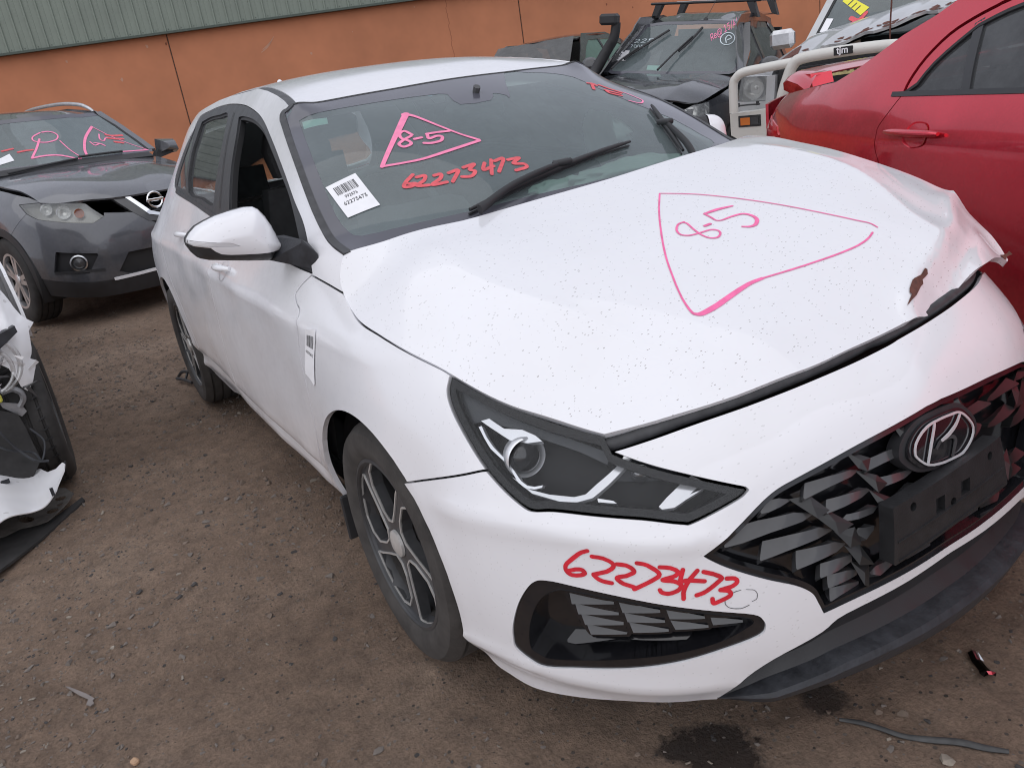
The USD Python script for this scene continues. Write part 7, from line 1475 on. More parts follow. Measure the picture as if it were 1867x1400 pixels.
for s in (1, -1):
    i_ = obj('indicator', slab(SBUM, shapely.box(*sorted((-s * .878, -s * .694))[:1], .742, *sorted((-s * .878, -s * .694))[1:], .82).buffer(.004), .03, .02, .004, ZI), 'black_plastic', sil_, 30)
    a_, b_ = sorted((-s * .862, -s * .780)); obj('indicator_lens', slab(SBUM, shapely.box(a_, .752, b_, .808), .03, .01, .008, ZI), 'orange_lamp', i_, 30)
    a_, b_ = sorted((-s * .776, -s * .710)); obj('parking_lens', slab(SBUM, shapely.box(a_, .752, b_, .808), .03, .01, .008, ZI), 'slat_grey', i_, 30)
    bz = Polygon([(-.975, .83), (-.655, .838), (-.632, 1.09), (-.70, 1.09), (-.72, .905), (-.965, .92)]); lp = Polygon([(-.915, 1.105), (-.702, 1.09), (-.724, .908), (-.958, .922)])
    fl = (lambda g: g) if s > 0 else mirp
    obj('lamp_bezel', slab(SF, fl(bz), .04, .06, .01, ZI), 'silver_paint', sil_, 30)
    h_ = obj('headlight', panel(SF, fl(lp), .04, -.05, -.06, inward=ZI), 'bright_chrome', sil_, 30)
    obj('lamp_bowl', moved(lathe([(.085, .02), (.075, -.01), (.045, -.035), (.018, -.045), (.014, -.01), (.0005, -.008)], 24, 'x'), (.635, -s * .825, 1.01)), 'bright_chrome', h_, 40)
    obj('lens_cover', panel(SF, fl(lp), .05, .02, .006, inward=ZI), 'hazy_lens', h_, 30)
    obj('lamp_guard', merge(*[tube([(.745, s * -.945, .895), (.75, s * -.83, .895), (.75, s * -.74, .892)], .007, 6), *[box((.745, s * -y, .90), (.02, .018, .03)) for y in (.92, .76)]]), 'black_plastic', sil_, 30)
    obj('front_fender', hull([(x, -s * y, z) for x, y, z in ((.62, .93, .62), (.62, .93, 1.10), (.55, .70, 1.12), (-.5, .95, 1.16), (-.5, .95, .5), (-.5, .75, 1.2), (.4, .95, .9), (.5, .72, 1.12))]), 'silver_paint', sil_, 30)
    alloy(sil_, (0, -s * .80, .39), s, .39, .26, .21, 6, 'alloy_silver', 0, 0); alloy(sil_, (-2.85, -s * .80, .39), s, .39, .26, .21, 6, 'alloy_silver', 0, 0)
bar = obj('bull_bar', tube([(.95, -.868, .86), (.95, -.862, 1.06), (.95, -.835, 1.115), (.955, -.77, 1.148), (.965, -.60, 1.16), (.972, -.38, 1.172)], .034, 12), 'bar_paint', sil_, 50)
obj('bar_tube', tube([(.95, .868, .86), (.95, .862, 1.06), (.95, .835, 1.115), (.955, .77, 1.148), (.965, .60, 1.16), (.972, .38, 1.172)], .034, 12), 'bar_paint', bar, 50)
obj('bar_hoop', tube([(.975, -.50, .82), (.977, -.47, .96), (.978, -.425, 1.08), (.979, -.39, 1.15), (.98, -.33, 1.188), (.98, -.15, 1.20), (.98, .15, 1.20), (.98, .33, 1.188), (.979, .39, 1.15), (.978, .425, 1.08), (.977, .47, .96), (.975, .50, .82)], .040, 14), 'bar_paint', bar, 50)
obj('bar_badge', box((1.019, -.02, 1.205), (.006, .13, .052), bevel=.003), 'seam_black', bar, 30)
tb = moved(meshkit.text_mesh('tjm', .040, .004, bold=True), (1.0225, -.065, 1.189), R=np.array([[0, 0, 1.], [1, 0, 0], [0, 1, 0]])); obj('badge_letters', tb, 'paper', bar, False)
obj('yellow_plate', slab(PlaneX(.90), Polygon([(-.36, 1.04), (.36, 1.05), (.36, 1.12), (-.36, 1.11)]), .1, .01, 0, ZI), 'yellow_plate', sil_, 30)
for k in range(14): obj('plate_slot', box((.9035, -.31 + .048 * k, 1.082), (.006, .020, .034)), 'slat_dark', sil_, 30) if k % 1 == 0 else None
obj('grille', slab(PlaneX(.66), Polygon([(-.62, .85), (.62, .85), (.62, 1.12), (-.62, 1.12)]), .1, .08, 0, ZI), 'seam_black', sil_, 30)
# bonnet, sprung up at the front edge and torn along it
def hood_s(q):
    x, y = q[:, 0], q[:, 1]
    t = np.clip((x + .45) / .83, 0, 1.1)
    z = (1.315 + .155 * (y + .8)) * (1 - t) + (1.190 + .185 * (y + .62)) * t + .05 * np.sin(np.pi * np.clip(t, 0, 1)) - .10 * np.clip((-.62 - y) / .3, 0, 1) + .012 * np.sin(y * 19 + x * 6) * np.clip(t - .3, 0, 1)
    return np.stack([x, y, z], 1)
hpS = [(-.42, -.80), (.10, -.88), (.36, -.86)] + [(.40 + .025 * math.sin(k * 2.3) + .02 * math.sin(k * 5.1), -.75 + .085 * k) for k in range(19)] + [(.30, .85), (-.42, .80), (-.36, 0)]
hs_ = P_(hood_s, hpS, 'bonnet', 'silver_paint', sil_, ZI - [0, 0, .4], .04, .02)
fold_ = [(x - .06, y) for x, y in hpS[3:22]] + [(x - .012, y) for x, y in hpS[3:22]][::-1]
rng = random.Random(3)
patches = [shapely.affinity.rotate(Point(.33 + rng.uniform(-.05, .05), -.70 + 1.35 * rng.random()).buffer(1, 3), 0) for _ in range(0)]
for _ in range(46):
    c = (.355 + rng.gauss(0, .028), -.72 + 1.30 * rng.random() ** .9)
    k = rng.randint(5, 8); patches.append(Polygon([(c[0] + rng.uniform(.3, 1) * .026 * math.cos(6.28 * j / k), c[1] + rng.uniform(.3, 1) * .045 * math.sin(6.28 * j / k)) for j in range(k)]).buffer(0))
for g_ in parts_of(unary_union(patches).intersection(Polygon(hpS).buffer(-.006))): obj('rust_scab', decal(hood_s, g_, .03, .003, ZI), 'rust', hs_, 30)
obj('rust_scab', decal(hood_s, Polygon([(.12, -.80), (.30, -.80), (.36, -.58), (.20, -.60)]).buffer(.0), .03, .003, ZI), 'rust', hs_, 30)
obj('bonnet_frame', merge(panel(hood_s, Polygon(hpS).buffer(-.05), .08, 0, -.05, inward=ZI), box((.30, 0, 1.13), (.5, 1.3, .08)), box((.1, 0, .9), (.9, 1.3, .4))), 'seam_black', sil_, 30)
obj('aerial', tube([(.40, .12, 1.16), (.40, .12, 1.30), (.41, .13, 1.49)], .006, 6), 'rust', sil_, 40)
wsZ = Polygon([(-.40, -.76), (-.33, 0), (-.40, .76), (-.93, .64), (-.88, 0), (-.93, -.64)])
wz = P_(SW, wsZ, 'windscreen', 'windscreen_glass', sil_, ZI, .06, 0, 0, 60)
for s in (1, -1):
    P_(SW, LineString([(-.38, s * .78), (-.94, s * .66)]).buffer(.035, cap_style=2), 'front_pillar', 'silver_paint', sil_, ZI, .04, .04, .006)
    P_(SW, LineString([(-.39, s * .735), (-.93, s * .615)]).buffer(.012, cap_style=2), 'pillar_seal', 'seam_black', sil_, ZI, .04, .01, .007)
    obj('door_mirror', box((-.44, -s * 1.00, 1.335), (.10, .22, .16), bevel=.035), 'alloy_silver', sil_, 30)
    obj('body_side', slab(PlaneY(-s * .90), Polygon([(-.5, .5), (-4.0, .5), (-4.0, 1.2), (-.5, 1.2)]), .3, .03, 0, np.array([-1.5, 0, .8])), 'silver_paint', sil_, 30)
    obj('side_window', slab(lambda q, s=s: np.stack([q[:, 0], -s * (.86 - .3 * (q[:, 1] - 1.2)), q[:, 1]], 1), Polygon([(-.5, 1.2), (-1.0, 1.72), (-3.9, 1.72), (-3.98, 1.2)]), .3, .02, 0, np.array([-1.5, 0, 1.2])), 'dark_glass', sil_, 30)
obj('roof', slab(lambda q: np.stack([q[:, 0], q[:, 1], 1.79 - .08 * q[:, 1] ** 2], 1), Polygon([(-.92, -.70), (-.92, .70), (-4.0, .70), (-4.0, -.70)]), .2, .04, 0, ZI), 'silver_paint', sil_, 30)
obj('yellow_label', decal(SW, Polygon(U2('sil_yel')).convex_hull, .03, .004, ZI), 'yellow_label', wz, 30)
yq = U2('sil_yel')
for k in range(3): obj('printed_line', decal(SW, LineString([yq[0] + (yq[3] - yq[0]) * (.3 + .2 * k) + (yq[1] - yq[0]) * .12, yq[0] + (yq[3] - yq[0]) * (.3 + .2 * k) + (yq[1] - yq[0]) * .85]).buffer(.006), .03, .005, ZI), 'print_ink', wz, 30)
obj('stock_label', decal(SW, Polygon(U2('sil_paper')), .03, .004, ZI), 'paper', wz, 30)
obj('paint_mark', decal(SW, stroke([(-.78, -.28), (-.70, -.10), (-.66, .05), (-.74, .12), (-.80, .0)], .012, 5), .02, .004, ZI), 'white_marker', wz, 30)
obj('paint_mark', decal(SW, stroke([(-.56, -.45), (-.52, -.38), (-.57, -.33)], .035, 4), .02, .004, ZI), 'red_window_marker', wz, 30)
obj('cabin_floor', merge(box((-2.2, 0, .55), (3.5, 1.6, .15)), box((-1.9, 0, 1.0), (.1, 1.5, .9)), hull([(x, y, z) for y in (-.65, .65) for x, z in ((-.38, 1.20), (-.7, 1.20), (-.8, .8), (-.38, .8))])), 'seam_black', sil_, 30)

glass('green_glass', (.30, .48, .40), 1.0, .02, .25, (.35, .55, .46), .8)
# ---------------------------------------------------------------- low dark car glimpsed beyond the hatchback's roof
far_ = placed('dark_hatchback', 'dark car with green-tinted glass, only its roof showing beyond the white roof', 'car', 'far')
FI = np.array([-1.5, 0, .5])
SD = Band([(.9, 0), (.8, .5), (.5, .78), (0, .87), (-1.5, .88), (-2.8, .86), (-3.4, .7), (-3.55, 0)], sum([stations((x, .88), [(.25, -.05), (.4, 0), (.85, 0), (1.0, -.05), (1.15, -.13), (1.3, -.22), (1.40, -.32)]) for x in (0, -.7, -1.5, -2.3)], []) + stations((.9, 0), [(.3, 0), (.8, -.05), (1.0, -.2)]) + stations((-3.55, 0), [(.3, 0), (.9, 0), (1.1, -.1)]))
wD = Polygon([(1.75, 1.0), (2.3, 1.25), (2.6, 1.33), (3.4, 1.33), (3.9, 1.2), (4.0, 1.02)])
for s in (1, -1):
    fl = (lambda g: g) if s > 0 else mirp
    P_(SD, fl(Polygon([(.6, .3), (4.7, .3), (4.7, .95), (4.2, 1.05), (3.9, 1.3), (3.4, 1.40), (2.5, 1.40), (2.2, 1.3), (1.6, 1.0), (.8, .85), (.6, .7)]).difference(unary_union([wD, disc_of(0, .31, .35, SD, .87), disc_of(-2.6, .31, .35, SD, .87)]))), 'body_side', 'black_paint', far_, FI, .08)
    P_(SD, fl(wD), 'side_window', 'green_glass', far_, FI, .1, 0, -.01)
    P_(SD, fl(LineString([(2.9, 1.0), (2.95, 1.34)]).buffer(.03, cap_style=2)), 'centre_pillar', 'trim_black', far_, FI, .05, .02, -.004)
    alloy(far_, (0, -s * .76, .31), s, .31, .2, .2, 5, 'alloy_silver', 0, 0); alloy(far_, (-2.6, -s * .76, .31), s, .31, .2, .2, 5, 'alloy_silver', 0, 0)
P_(lambda q: np.stack([q[:, 0], q[:, 1], 1.425 - .07 * (q[:, 0] + 1.6) ** 2 - .10 * q[:, 1] ** 2], 1), [(-.85, -.57), (-.78, 0), (-.85, .57), (-1.6, .6), (-2.4, .57), (-2.45, 0), (-2.4, -.57), (-1.6, -.6)], 'roof', 'black_paint', far_, FI, .06)
P_(lambda q: np.stack([-.80 + (1.38 - q[:, 1]) * 1.7, q[:, 0], q[:, 1]], 1), [(-.56, 1.38), (.56, 1.38), (.68, .98), (-.68, .98)], 'windscreen', 'dark_glass', far_, FI, .1, 0)
P_(lambda q: np.stack([q[:, 0], q[:, 1], .98 - .22 * (q[:, 0] + .15)], 1), [(-.15, -.76), (.6, -.68), (.85, 0), (.6, .68), (-.15, .76)], 'bonnet', 'black_paint', far_, FI, .1)
P_(lambda q: np.stack([-2.42 - (1.36 - q[:, 1]) * 1.6, q[:, 0], q[:, 1]], 1), [(-.56, 1.36), (.56, 1.36), (.66, 1.02), (-.66, 1.02)], 'rear_window', 'side_glass', far_, FI, .1, 0)
P_(lambda q: np.stack([q[:, 0], q[:, 1], 1.01 + 0 * q[:, 0]], 1), [(-2.95, -.72), (-3.5, -.5), (-3.5, .5), (-2.95, .72)], 'boot_lid', 'black_paint', far_, FI, .1)
obj('cabin_floor', box((-1.4, 0, .4), (3.6, 1.45, .2)), 'seam_black', far_, 30)

fx = UsdGeom.Xformable(far_); fx.AddScaleOp().Set(Gf.Vec3f(1, 1, 1.28))
# ---------------------------------------------------------------- wrecked white car at the left edge
wr = placed('wrecked_white_car', 'white car with smashed front corner, bare tyre and torn bumper at the left edge', 'car', 'wreck')
WI = np.array([-1.0, 0, .5])
def crumple(surf, amp, sc, seed):
    def f(q):
        p = surf(q); k = meshkit.fbm(np.c_[q * sc, 0 * q[:, :1] + seed], 3, seed) - .5; k2 = meshkit.fbm(np.c_[q * sc, 0 * q[:, :1] + seed + 7], 3, seed + 1) - .5
        return p + np.stack([k, k2 * .6, k * .3], 1) * amp
    return f
fp = Polygon([(.60, .80), (.66, .97), (.78, .95), (.873, .885), (.912, .778), (.940, .734), (.915, .710), (.902, .657), (.899, .623), (.893, .608), (.911, .592), (.900, .565), (.889, .546), (.868, .515), (.845, .495), (.825, .52), (.80, .60), (.74, .66), (.66, .70)])
torn = lambda q: np.stack([.34 - 1.1 * np.maximum(q[:, 0] - .86, 0) - .25 * (q[:, 1] - .6) ** 2 - .5 * np.maximum(q[:, 1] - .75, 0), q[:, 0], q[:, 1]], 1)
tf_ = obj('torn_fender', slab(crumple(torn, .05, 9, 3), fp, .018, .004, 0, WI), 'white_wreck_paint', wr, 35)
side_w = lambda q: np.stack([q[:, 0], .93 - .06 * (q[:, 1] - .7) ** 2 * 4 - .10 * np.maximum(q[:, 0] + .0, 0) ** 2, q[:, 1]], 1)
arcw = Point(0, .33).buffer(.37, 24)
obj('fender', panel(side_w, Polygon([(.10, .60), (.22, .74), (.18, .92), (-.3, 1.0), (-1.0, 1.02), (-1.0, .28), (-.3, .28)]).difference(arcw), .05, .012, inward=WI), 'white_wreck_paint', wr, 40)
obj('front_door', panel(side_w, Polygon([(-1.004, .28), (-1.004, 1.02), (-2.1, 1.04), (-2.1, .28)]), .08, .012, inward=WI), 'white_wreck_paint', wr, 40)
obj('rear_quarter', panel(side_w, Polygon([(-2.104, .28), (-2.104, 1.04), (-3.5, 1.05), (-3.5, .35), (-3.1, .30)]).difference(Point(-2.65, .33).buffer(.37, 20)), .08, .012, inward=WI), 'white_wreck_paint', wr, 40)
obj('bonnet', panel(crumple(lambda q: np.stack([q[:, 0], q[:, 1], .96 + .08 * np.sin(q[:, 0] * 7) - .08 * q[:, 0]], 1), .10, 4, 5), Polygon([(-.7, -.7), (.05, -.7), (.25, -.3), (.2, .3), (.28, .62), (.0, .78), (-.7, .76)]), .05, .015, inward=WI - [0, 0, .4]), 'white_wreck_paint', wr, 35)
obj('cabin', merge(hull([(x, y, z) for y in (-.72, .72) for x, z in ((-.75, 1.02), (-3.3, 1.05), (-3.3, .4), (-.6, .4))] + [(x, y, z) for y in (-.55, .55) for x, z in ((-1.4, 1.44), (-2.7, 1.43))])), 'dark_glass', wr, 30)
obj('roof', hull([(x, y, z) for y in (-.57, .57) for x, z in ((-1.4, 1.45), (-2.75, 1.44), (-1.42, 1.42), (-2.75, 1.41))] + [(-2.0, y, 1.475) for y in (-.4, .4)]), 'white_wreck_paint', wr, 40)
strip_ = lambda q: np.stack([.40 + 0 * q[:, 0], q[:, 0], q[:, 1]], 1)
lampw = obj('headlight', slab(crumple(strip_, .03, 12, 8), Polygon([(.70, .66), (.803, .691), (.88, .738), (.878, .762), (.819, .745), (.70, .70)]), .02, .05, 0, WI), 'worn_plastic', wr, 30)
ang = np.linspace(.3, 2.6, 12)
obj('lamp_ring', merge(tube([(.37, .735 + .115 * math.sin(a) , .615 + .115 * math.cos(a) * -1 + .02) for a in ang], .010, 8), tube([(.39, .73 + .09 * math.sin(a), .62 - .09 * math.cos(a)) for a in ang], .008, 8)), 'clear_plastic', lampw, 40)
obj('lamp_bowl', blob((.33, .72, .635), (.04, .06, .055), 4, .3), 'headlamp_dark', lampw, 30)
rng = random.Random(12)
for k in range(16):
    a_ = np.array([.36 + rng.uniform(-.05, .05), .70 + .16 * rng.random(), .50 + .20 * rng.random()]); b_ = a_ + np.array([rng.uniform(-.03, .03), rng.uniform(-.09, .09), rng.uniform(-.07, .07)])
    obj('broken_shard', hull([a_, b_, a_ + [.004, .012, .01], b_ + [-.01, .008, -.012], a_ + [-.012, 0, .006]]), rng.choice(['metal_bracket', 'slat_grey', 'white_wreck_paint', 'clear_plastic', 'black_plastic']), wr, False)
hk = smooth_path([(.33, .755, .515), (.34, .79, .520), (.345, .815, .500), (.345, .815, .47), (.34, .795, .445)], 5)
obj('bracket', merge(tube(hk, .012, 6, smooth_it=False), slab(lambda q: np.stack([.345 + 0 * q[:, 0], q[:, 0], q[:, 1]], 1), Polygon([(.735, .485), (.80, .455), (.812, .42), (.79, .405), (.74, .46)]), .03, .008, 0, WI)), 'metal_bracket', wr, 40)
obj('connector', box((.35, .735, .50), (.03, .03, .03), bevel=.006), 'yellow_plug', wr, 30)
wlk = alloy(wr, (.0, .805, .325), -1, .325, .225, .2, 5, 'alloy_dark', 0, .15, D_(-4))
for s in (1,): alloy(wr, (-2.65, .80, .325), -1, .325, .225, .2, 5, 'alloy_dark', 0, .15)
# sipes across the tyre's shoulder rib
sip = []
for k in range(46):
    t = 2 * math.pi * k / 46
    for yy in (.068, .0, -.068): sip.append(box((.3255 * math.cos(t), yy, .3255 * math.sin(t)), (.0045, .030, .0065), R=trimesh.transformations.rotation_matrix(-t, [0, 1, 0])[:3, :3] @ trimesh.transformations.rotation_matrix(.35, [1, 0, 0])[:3, :3]))
obj('tread_sipes', moved(merge(*sip), (0, .805, .325), R=trimesh.transformations.rotation_matrix(D_(-4), [0, 0, 1])[:3, :3]), 'seam_black', wlk, 30, kind='stuff')
obj('wheel_well', merge(box((-.1, .45, .55), (.9, .5, .5)), box((.15, .2, .45), (.5, .8, .35))), 'seam_black', wr, 30)
obj('arch_liner', slab(crumple(lambda q: np.stack([.36 + .0 * q[:, 0], q[:, 0], q[:, 1]], 1), .06, 6, 2), Polygon([(.50, .14), (.72, .12), (.80, .22), (.78, .42), (.66, .50), (.50, .50)]), .04, .006, 0, WI), 'undertray', wr, 30)
# torn bumper lying on the ground, with its undertray and lip
bw = lambda q: np.stack([q[:, 0], q[:, 1], .185 - .16 * np.clip((q[:, 0] - .42) * 1.2, -.3, 1.0) + .03 * np.sin(q[:, 1] * 23)], 1)
bf = obj('torn_bumper', slab(crumple(bw, .02, 10, 4), Polygon([(.345, .40), (.347, .637), (.295, .688), (.31, .727), (.34, .784), (.412, .807), (.445, .835), (.44, .862), (.46, .868), (.50, .855), (.57, .81), (.624, .73), (.713, .616), (.80, .45), (.80, .40)]), .02, .004, 0, WI - [0, 0, 1]), 'white_wreck_paint', wr, 35)
obj('bumper_clip', merge(box((.585, .795, .155), (.012, .012, .03)), box((.43, .66, .20), (.02, .03, .012)), box((.40, .58, .20), (.02, .03, .012)), tube([(.45, .865, .18), (.452, .872, .21)], .004, 6)), 'worn_plastic', bf, 30)
tr_ = lambda q: np.stack([q[:, 0], q[:, 1], .055 + .02 * np.sin(q[:, 1] * 17 + q[:, 0] * 9)], 1)
tp = Polygon([(.42, .50), (.36, .633), (.30, .722), (.25, .797), (.262, .841), (.356, .86), (.443, .83), (.49, .795), (.545, .75), (.55, .66), (.60, .60), (.64, .5)]).difference(unary_union([Point(.46, .77).buffer(.022), Point(.42, .80).buffer(.012), Point(.36, .81).buffer(.02), Point(.49, .68).buffer(.025)]))
obj('undertray', slab(crumple(tr_, .02, 9, 6), tp, .02, .003, 0, WI - [0, 0, 1]), 'muddy_fabric', wr, 30)
obj('ground_lip', slab(crumple(lambda q: np.stack([q[:, 0], q[:, 1], .032 + .02 * np.sin(q[:, 1] * 6)], 1), .02, 6, 9), Polygon([(.36, .45), (.40, .60), (.50, .74), (.40, .855), (.37, .885), (.41, .89), (.52, .80), (.66, .69), (.83, .55), (.95, .40), (.60, .38)]), .03, .01, 0, WI - [0, 0, 1]), 'undertray', wr, 30)
obj('loose_wire', merge(tube([(.36, .62, .40), (.42, .70, .32), (.40, .78, .27), (.44, .80, .24), (.40, .83, .30), (.38, .80, .36)], .004, 6), tube([(.37, .66, .46), (.43, .70, .40), (.42, .74, .30), (.45, .78, .25), (.44, .82, .23)], .005, 6)), 'worn_plastic', wr, 40)

# ---------------------------------------------------------------- factory wall
WD, WP, WDIST = np.array([.309, .951, 0]), np.array([-.951, .309, 0]), 13.13
WD, WP = WD / np.linalg.norm(WD), WP / np.linalg.norm(WP)
pbr('orange_wall', (.46, .180, .090), .8, var=.14, vscale=1.1, bump=.25, bscale=25)
pbr('joint_sealant', (.085, .045, .030), .8)
pbr('wall_scuff', (.46, .26, .18), .85)
pbr('wall_chip', (.20, .065, .035), .85)
pbr('green_cladding', (.190, .225, .190), .5, var=.10, vscale=2.0, rvar=.08)
pbr('green_trim', (.055, .075, .062), .5)
pbr('screw', (.10, .12, .10), .5)
def wall_pt(s, d, z): return WP * (WDIST + d) + WD * s + np.array([0, 0, z])
Rw = np.stack([WD, WP, [0, 0, 1]], 1)
def wbox(s0, s1, d0, d1, z0, z1, bevel=.0):
    return box(wall_pt((s0 + s1) / 2, (d0 + d1) / 2, (z0 + z1) / 2), (s1 - s0, d1 - d0, z1 - z0), R=Rw, bevel=bevel)
wall = thing('factory_wall', 'orange concrete factory wall with green ribbed cladding above', 'wall')
j0, sp_ = -2.663, 5.926
for k in range(-3, 5):
    a_, b_ = j0 + sp_ * (k - 1), j0 + sp_ * k
    obj('wall_panel', wbox(a_ + .009, b_ - .009, 0, .15, -.2, 2.95, .006), 'orange_wall', wall, 30)
    obj('panel_joint', wbox(b_ - .009, b_ + .009, .012, .14, -.2, 2.95), 'joint_sealant', wall, False)
obj('hairline_crack', merge(*[wbox(1.966 + .01 * math.sin(k * 2.1), 1.972 + .01 * math.sin(k * 2.1), -.0015, .003, 2.85 - .09 * (k + 1), 2.85 - .09 * k) for k in range(14)]), 'wall_chip', wall, False)
rng = random.Random(21)
for k in range(26):
    s_, z_ = rng.uniform(-5.5, 6.5), rng.uniform(1.2, 2.75); r_ = rng.uniform(.008, .035)
    n_ = rng.randint(5, 8); pts_ = [(s_ + r_ * rng.uniform(.4, 1) * math.cos(6.28 * j / n_), z_ + r_ * rng.uniform(.5, 1.6) * math.sin(6.28 * j / n_)) for j in range(n_)]
    obj('wall_scuff', panel(lambda q: np.stack([*(WP * (WDIST - .002) + q[:, :1] * WD).T[:2], q[:, 1]], 1), Polygon(pts_).buffer(0), .03, 0, inward=wall_pt(s_, 5, z_)), rng.choice(['wall_scuff', 'wall_scuff', 'wall_chip']), wall, False)
obj('wall_scuff', merge(*[panel(lambda q: np.stack([*(WP * (WDIST - .002) + q[:, :1] * WD).T[:2], q[:, 1]], 1), stroke([(s_ - .10, z_ - .07), (s_ + .02, z_), (s_ + .12, z_ + .10)], [.01, .02, .006], 3), .03, 0, inward=wall_pt(0, 5, 2)) for s_, z_ in ((-1.15, 2.45), (-1.12, 2.49))]), 'wall_scuff', wall, False)
# ribbed sheets, each five pans wide, with an edge flashing
pan = .197
for k in range(-14, 22):
    s0 = j0 + pan * 5 * k; prof_ = []
    for r_ in range(5):
        b_ = s0 + pan * r_; prof_ += [(b_, -.105), (b_ + .010, -.128), (b_ + .030, -.128), (b_ + .040, -.105), (b_ + .10, -.105), (b_ + .104, -.109), (b_ + .112, -.109), (b_ + .116, -.105)]
    prof_.append((s0 + pan * 5, -.105))
    G_ = np.array([[wall_pt(s_, d_, z_) for z_ in (2.853, 4.0, 5.2)] for s_, d_ in prof_])
    cm = grid(G_)
    if (cm.face_normals @ WP).mean() > 0: cm.invert()
    sh_ = obj('cladding_sheet', cm, 'green_cladding', wall, False)
    if -6 <= k <= 8: obj('fixing_screws', merge(*[moved(trimesh.creation.cylinder(.008, .006, sections=6), wall_pt(s0 + pan * r_ + .07, -.108, z_), R=np.stack([WD, [0, 0, 1], -WP], 1)) for r_ in range(5) for z_ in (2.90, 4.1)]), 'screw', sh_, False, kind='stuff')
obj('base_flashing', merge(wbox(-17, 19, -.132, .0, 2.838, 2.850), wbox(-17, 19, -.135, -.130, 2.838, 2.872)), 'green_trim', wall, False)

# ---------------------------------------------------------------- yard
def ground_h(x, y):
    p = np.stack([x, y, 0 * x], -1)
    w_ = sstep(np.hypot(x + .5, y + .8), 9.0, 5.0)
    return ((meshkit.fbm(p * 1.3, 3, 1) - .5) * .030 + (meshkit.fbm(p * 6, 3, 2) - .5) * .016 + (meshkit.fbm(p * 28, 3, 3) - .5) * .010 - .006) * w_
def axis_(a0, a1, h, far): 
    m_ = np.arange(a0, a1, h); out = [far]; 
    l, r = [], []; st = h; x = a0
    while x > -far: st *= 1.25; x -= st; l.append(x)
    st = h; x = m_[-1]
    while x < far: st *= 1.25; x += st; r.append(x)
    return np.r_[l[::-1], m_, r]
gx, gy = axis_(-4.0, 2.2, .018, 90), axis_(-2.6, .9, .018, 90)
GX, GY = np.meshgrid(gx, gy, indexing='ij')
obj('ground', grid(np.stack([GX, GY, ground_h(GX, GY)], -1)), 'dirt', smooth=True, kind='structure')

# ---------------------------------------------------------------- loose things on the ground
def on_ground(x, y): return float(ground_h(np.array([x]), np.array([y]))[0])
pbr('stone_grey', (.175, .150, .132), .9, var=.3, vscale=30, bump=.4, bscale=90)
pbr('stone_brown', (.165, .125, .098), .9, var=.3, vscale=30, bump=.4, bscale=90)
pbr('stone_dark', (.055, .050, .048), .85, var=.3, vscale=30, bump=.4, bscale=90)
pbr('stone_pale', (.26, .225, .185), .9, var=.25, vscale=30, bump=.4, bscale=90)
pbr('hose', (.055, .056, .056), .6, var=.4, vscale=30)
pbr('grey_strip', (.20, .175, .165), .75, var=.15, vscale=20, bump=.2, bscale=60)
pbr('tan_chip', (.42, .27, .17), .8)
def rock(seed, flat=.6):
    r_ = np.random.RandomState(seed); p = r_.normal(size=(16, 3)); p /= np.linalg.norm(p, axis=1, keepdims=True); p *= r_.uniform(.7, 1.0, (16, 1)) * [1, r_.uniform(.55, .9), flat * r_.uniform(.6, 1.1)]
    return hull(p)
protos = UsdGeom.Scope.Define(stage, '/World/Looks/stones')
pi = UsdGeom.PointInstancer.Define(stage, '/World/gravel')
tag(pi, None, None, None, 'stuff')
for k, mt in enumerate(('stone_grey', 'stone_brown', 'stone_dark', 'stone_pale', 'stone_brown', 'stone_grey')):
    usdkit.mesh(stage, f'/World/gravel/stone_{k + 1:03d}', rock(k + 1, .5 if k % 2 else .7), M[mt], smooth=False); pi.CreatePrototypesRel().AddTarget(f'/World/gravel/stone_{k + 1:03d}')
rs = np.random.RandomState(5); N_ = 90000
px_, py_ = rs.uniform(-6.0, 2.2, N_), rs.uniform(-2.9, 1.4, N_)
dens = meshkit.fbm(np.stack([px_ * 1.6, py_ * 1.6, 0 * px_], 1), 3, 11)
keep = rs.uniform(size=N_) < np.clip((dens - .30) * 2.8, .10, 1)
px_, py_ = px_[keep], py_[keep]; n_ = len(px_)
sz = np.exp(rs.normal(math.log(.0044), .55, n_)).clip(.0016, .020)
pz_ = ground_h(px_, py_) + sz * .12
pi.CreatePositionsAttr(Vt.Vec3fArray.FromNumpy(np.stack([px_, py_, pz_], 1).astype(np.float32)))
pi.CreateScalesAttr(Vt.Vec3fArray.FromNumpy(np.repeat(sz[:, None], 3, 1).astype(np.float32)))
ang = rs.uniform(0, 2 * np.pi, n_)
pi.CreateOrientationsAttr(Vt.QuathArray([Gf.Quath(float(math.cos(a / 2)), 0, 0, float(math.sin(a / 2))) for a in ang]))
pi.CreateProtoIndicesAttr(Vt.IntArray.FromNumpy(rs.choice(6, n_, p=[.24, .28, .14, .07, .15, .12]).astype(np.int32)))
def lying(name, mesh, mt, label, cat, x, y, rz=0.0, lift=0.0, smooth=30, group=None):
    m_ = moved(mesh, rz=rz); m_ = moved(m_, (0, 0, -m_.bounds[0][2]))
    x_ = thing(name, label, cat, (x, y, on_ground(x, y) + lift), 0, group)
    return obj('body' if name != 'stone' else 'lump', m_, mt, x_, smooth), x_
def single(name, mesh, mt, label, cat, group=None, smooth=30): return obj(name, mesh, mt, None, smooth, label, cat, group)
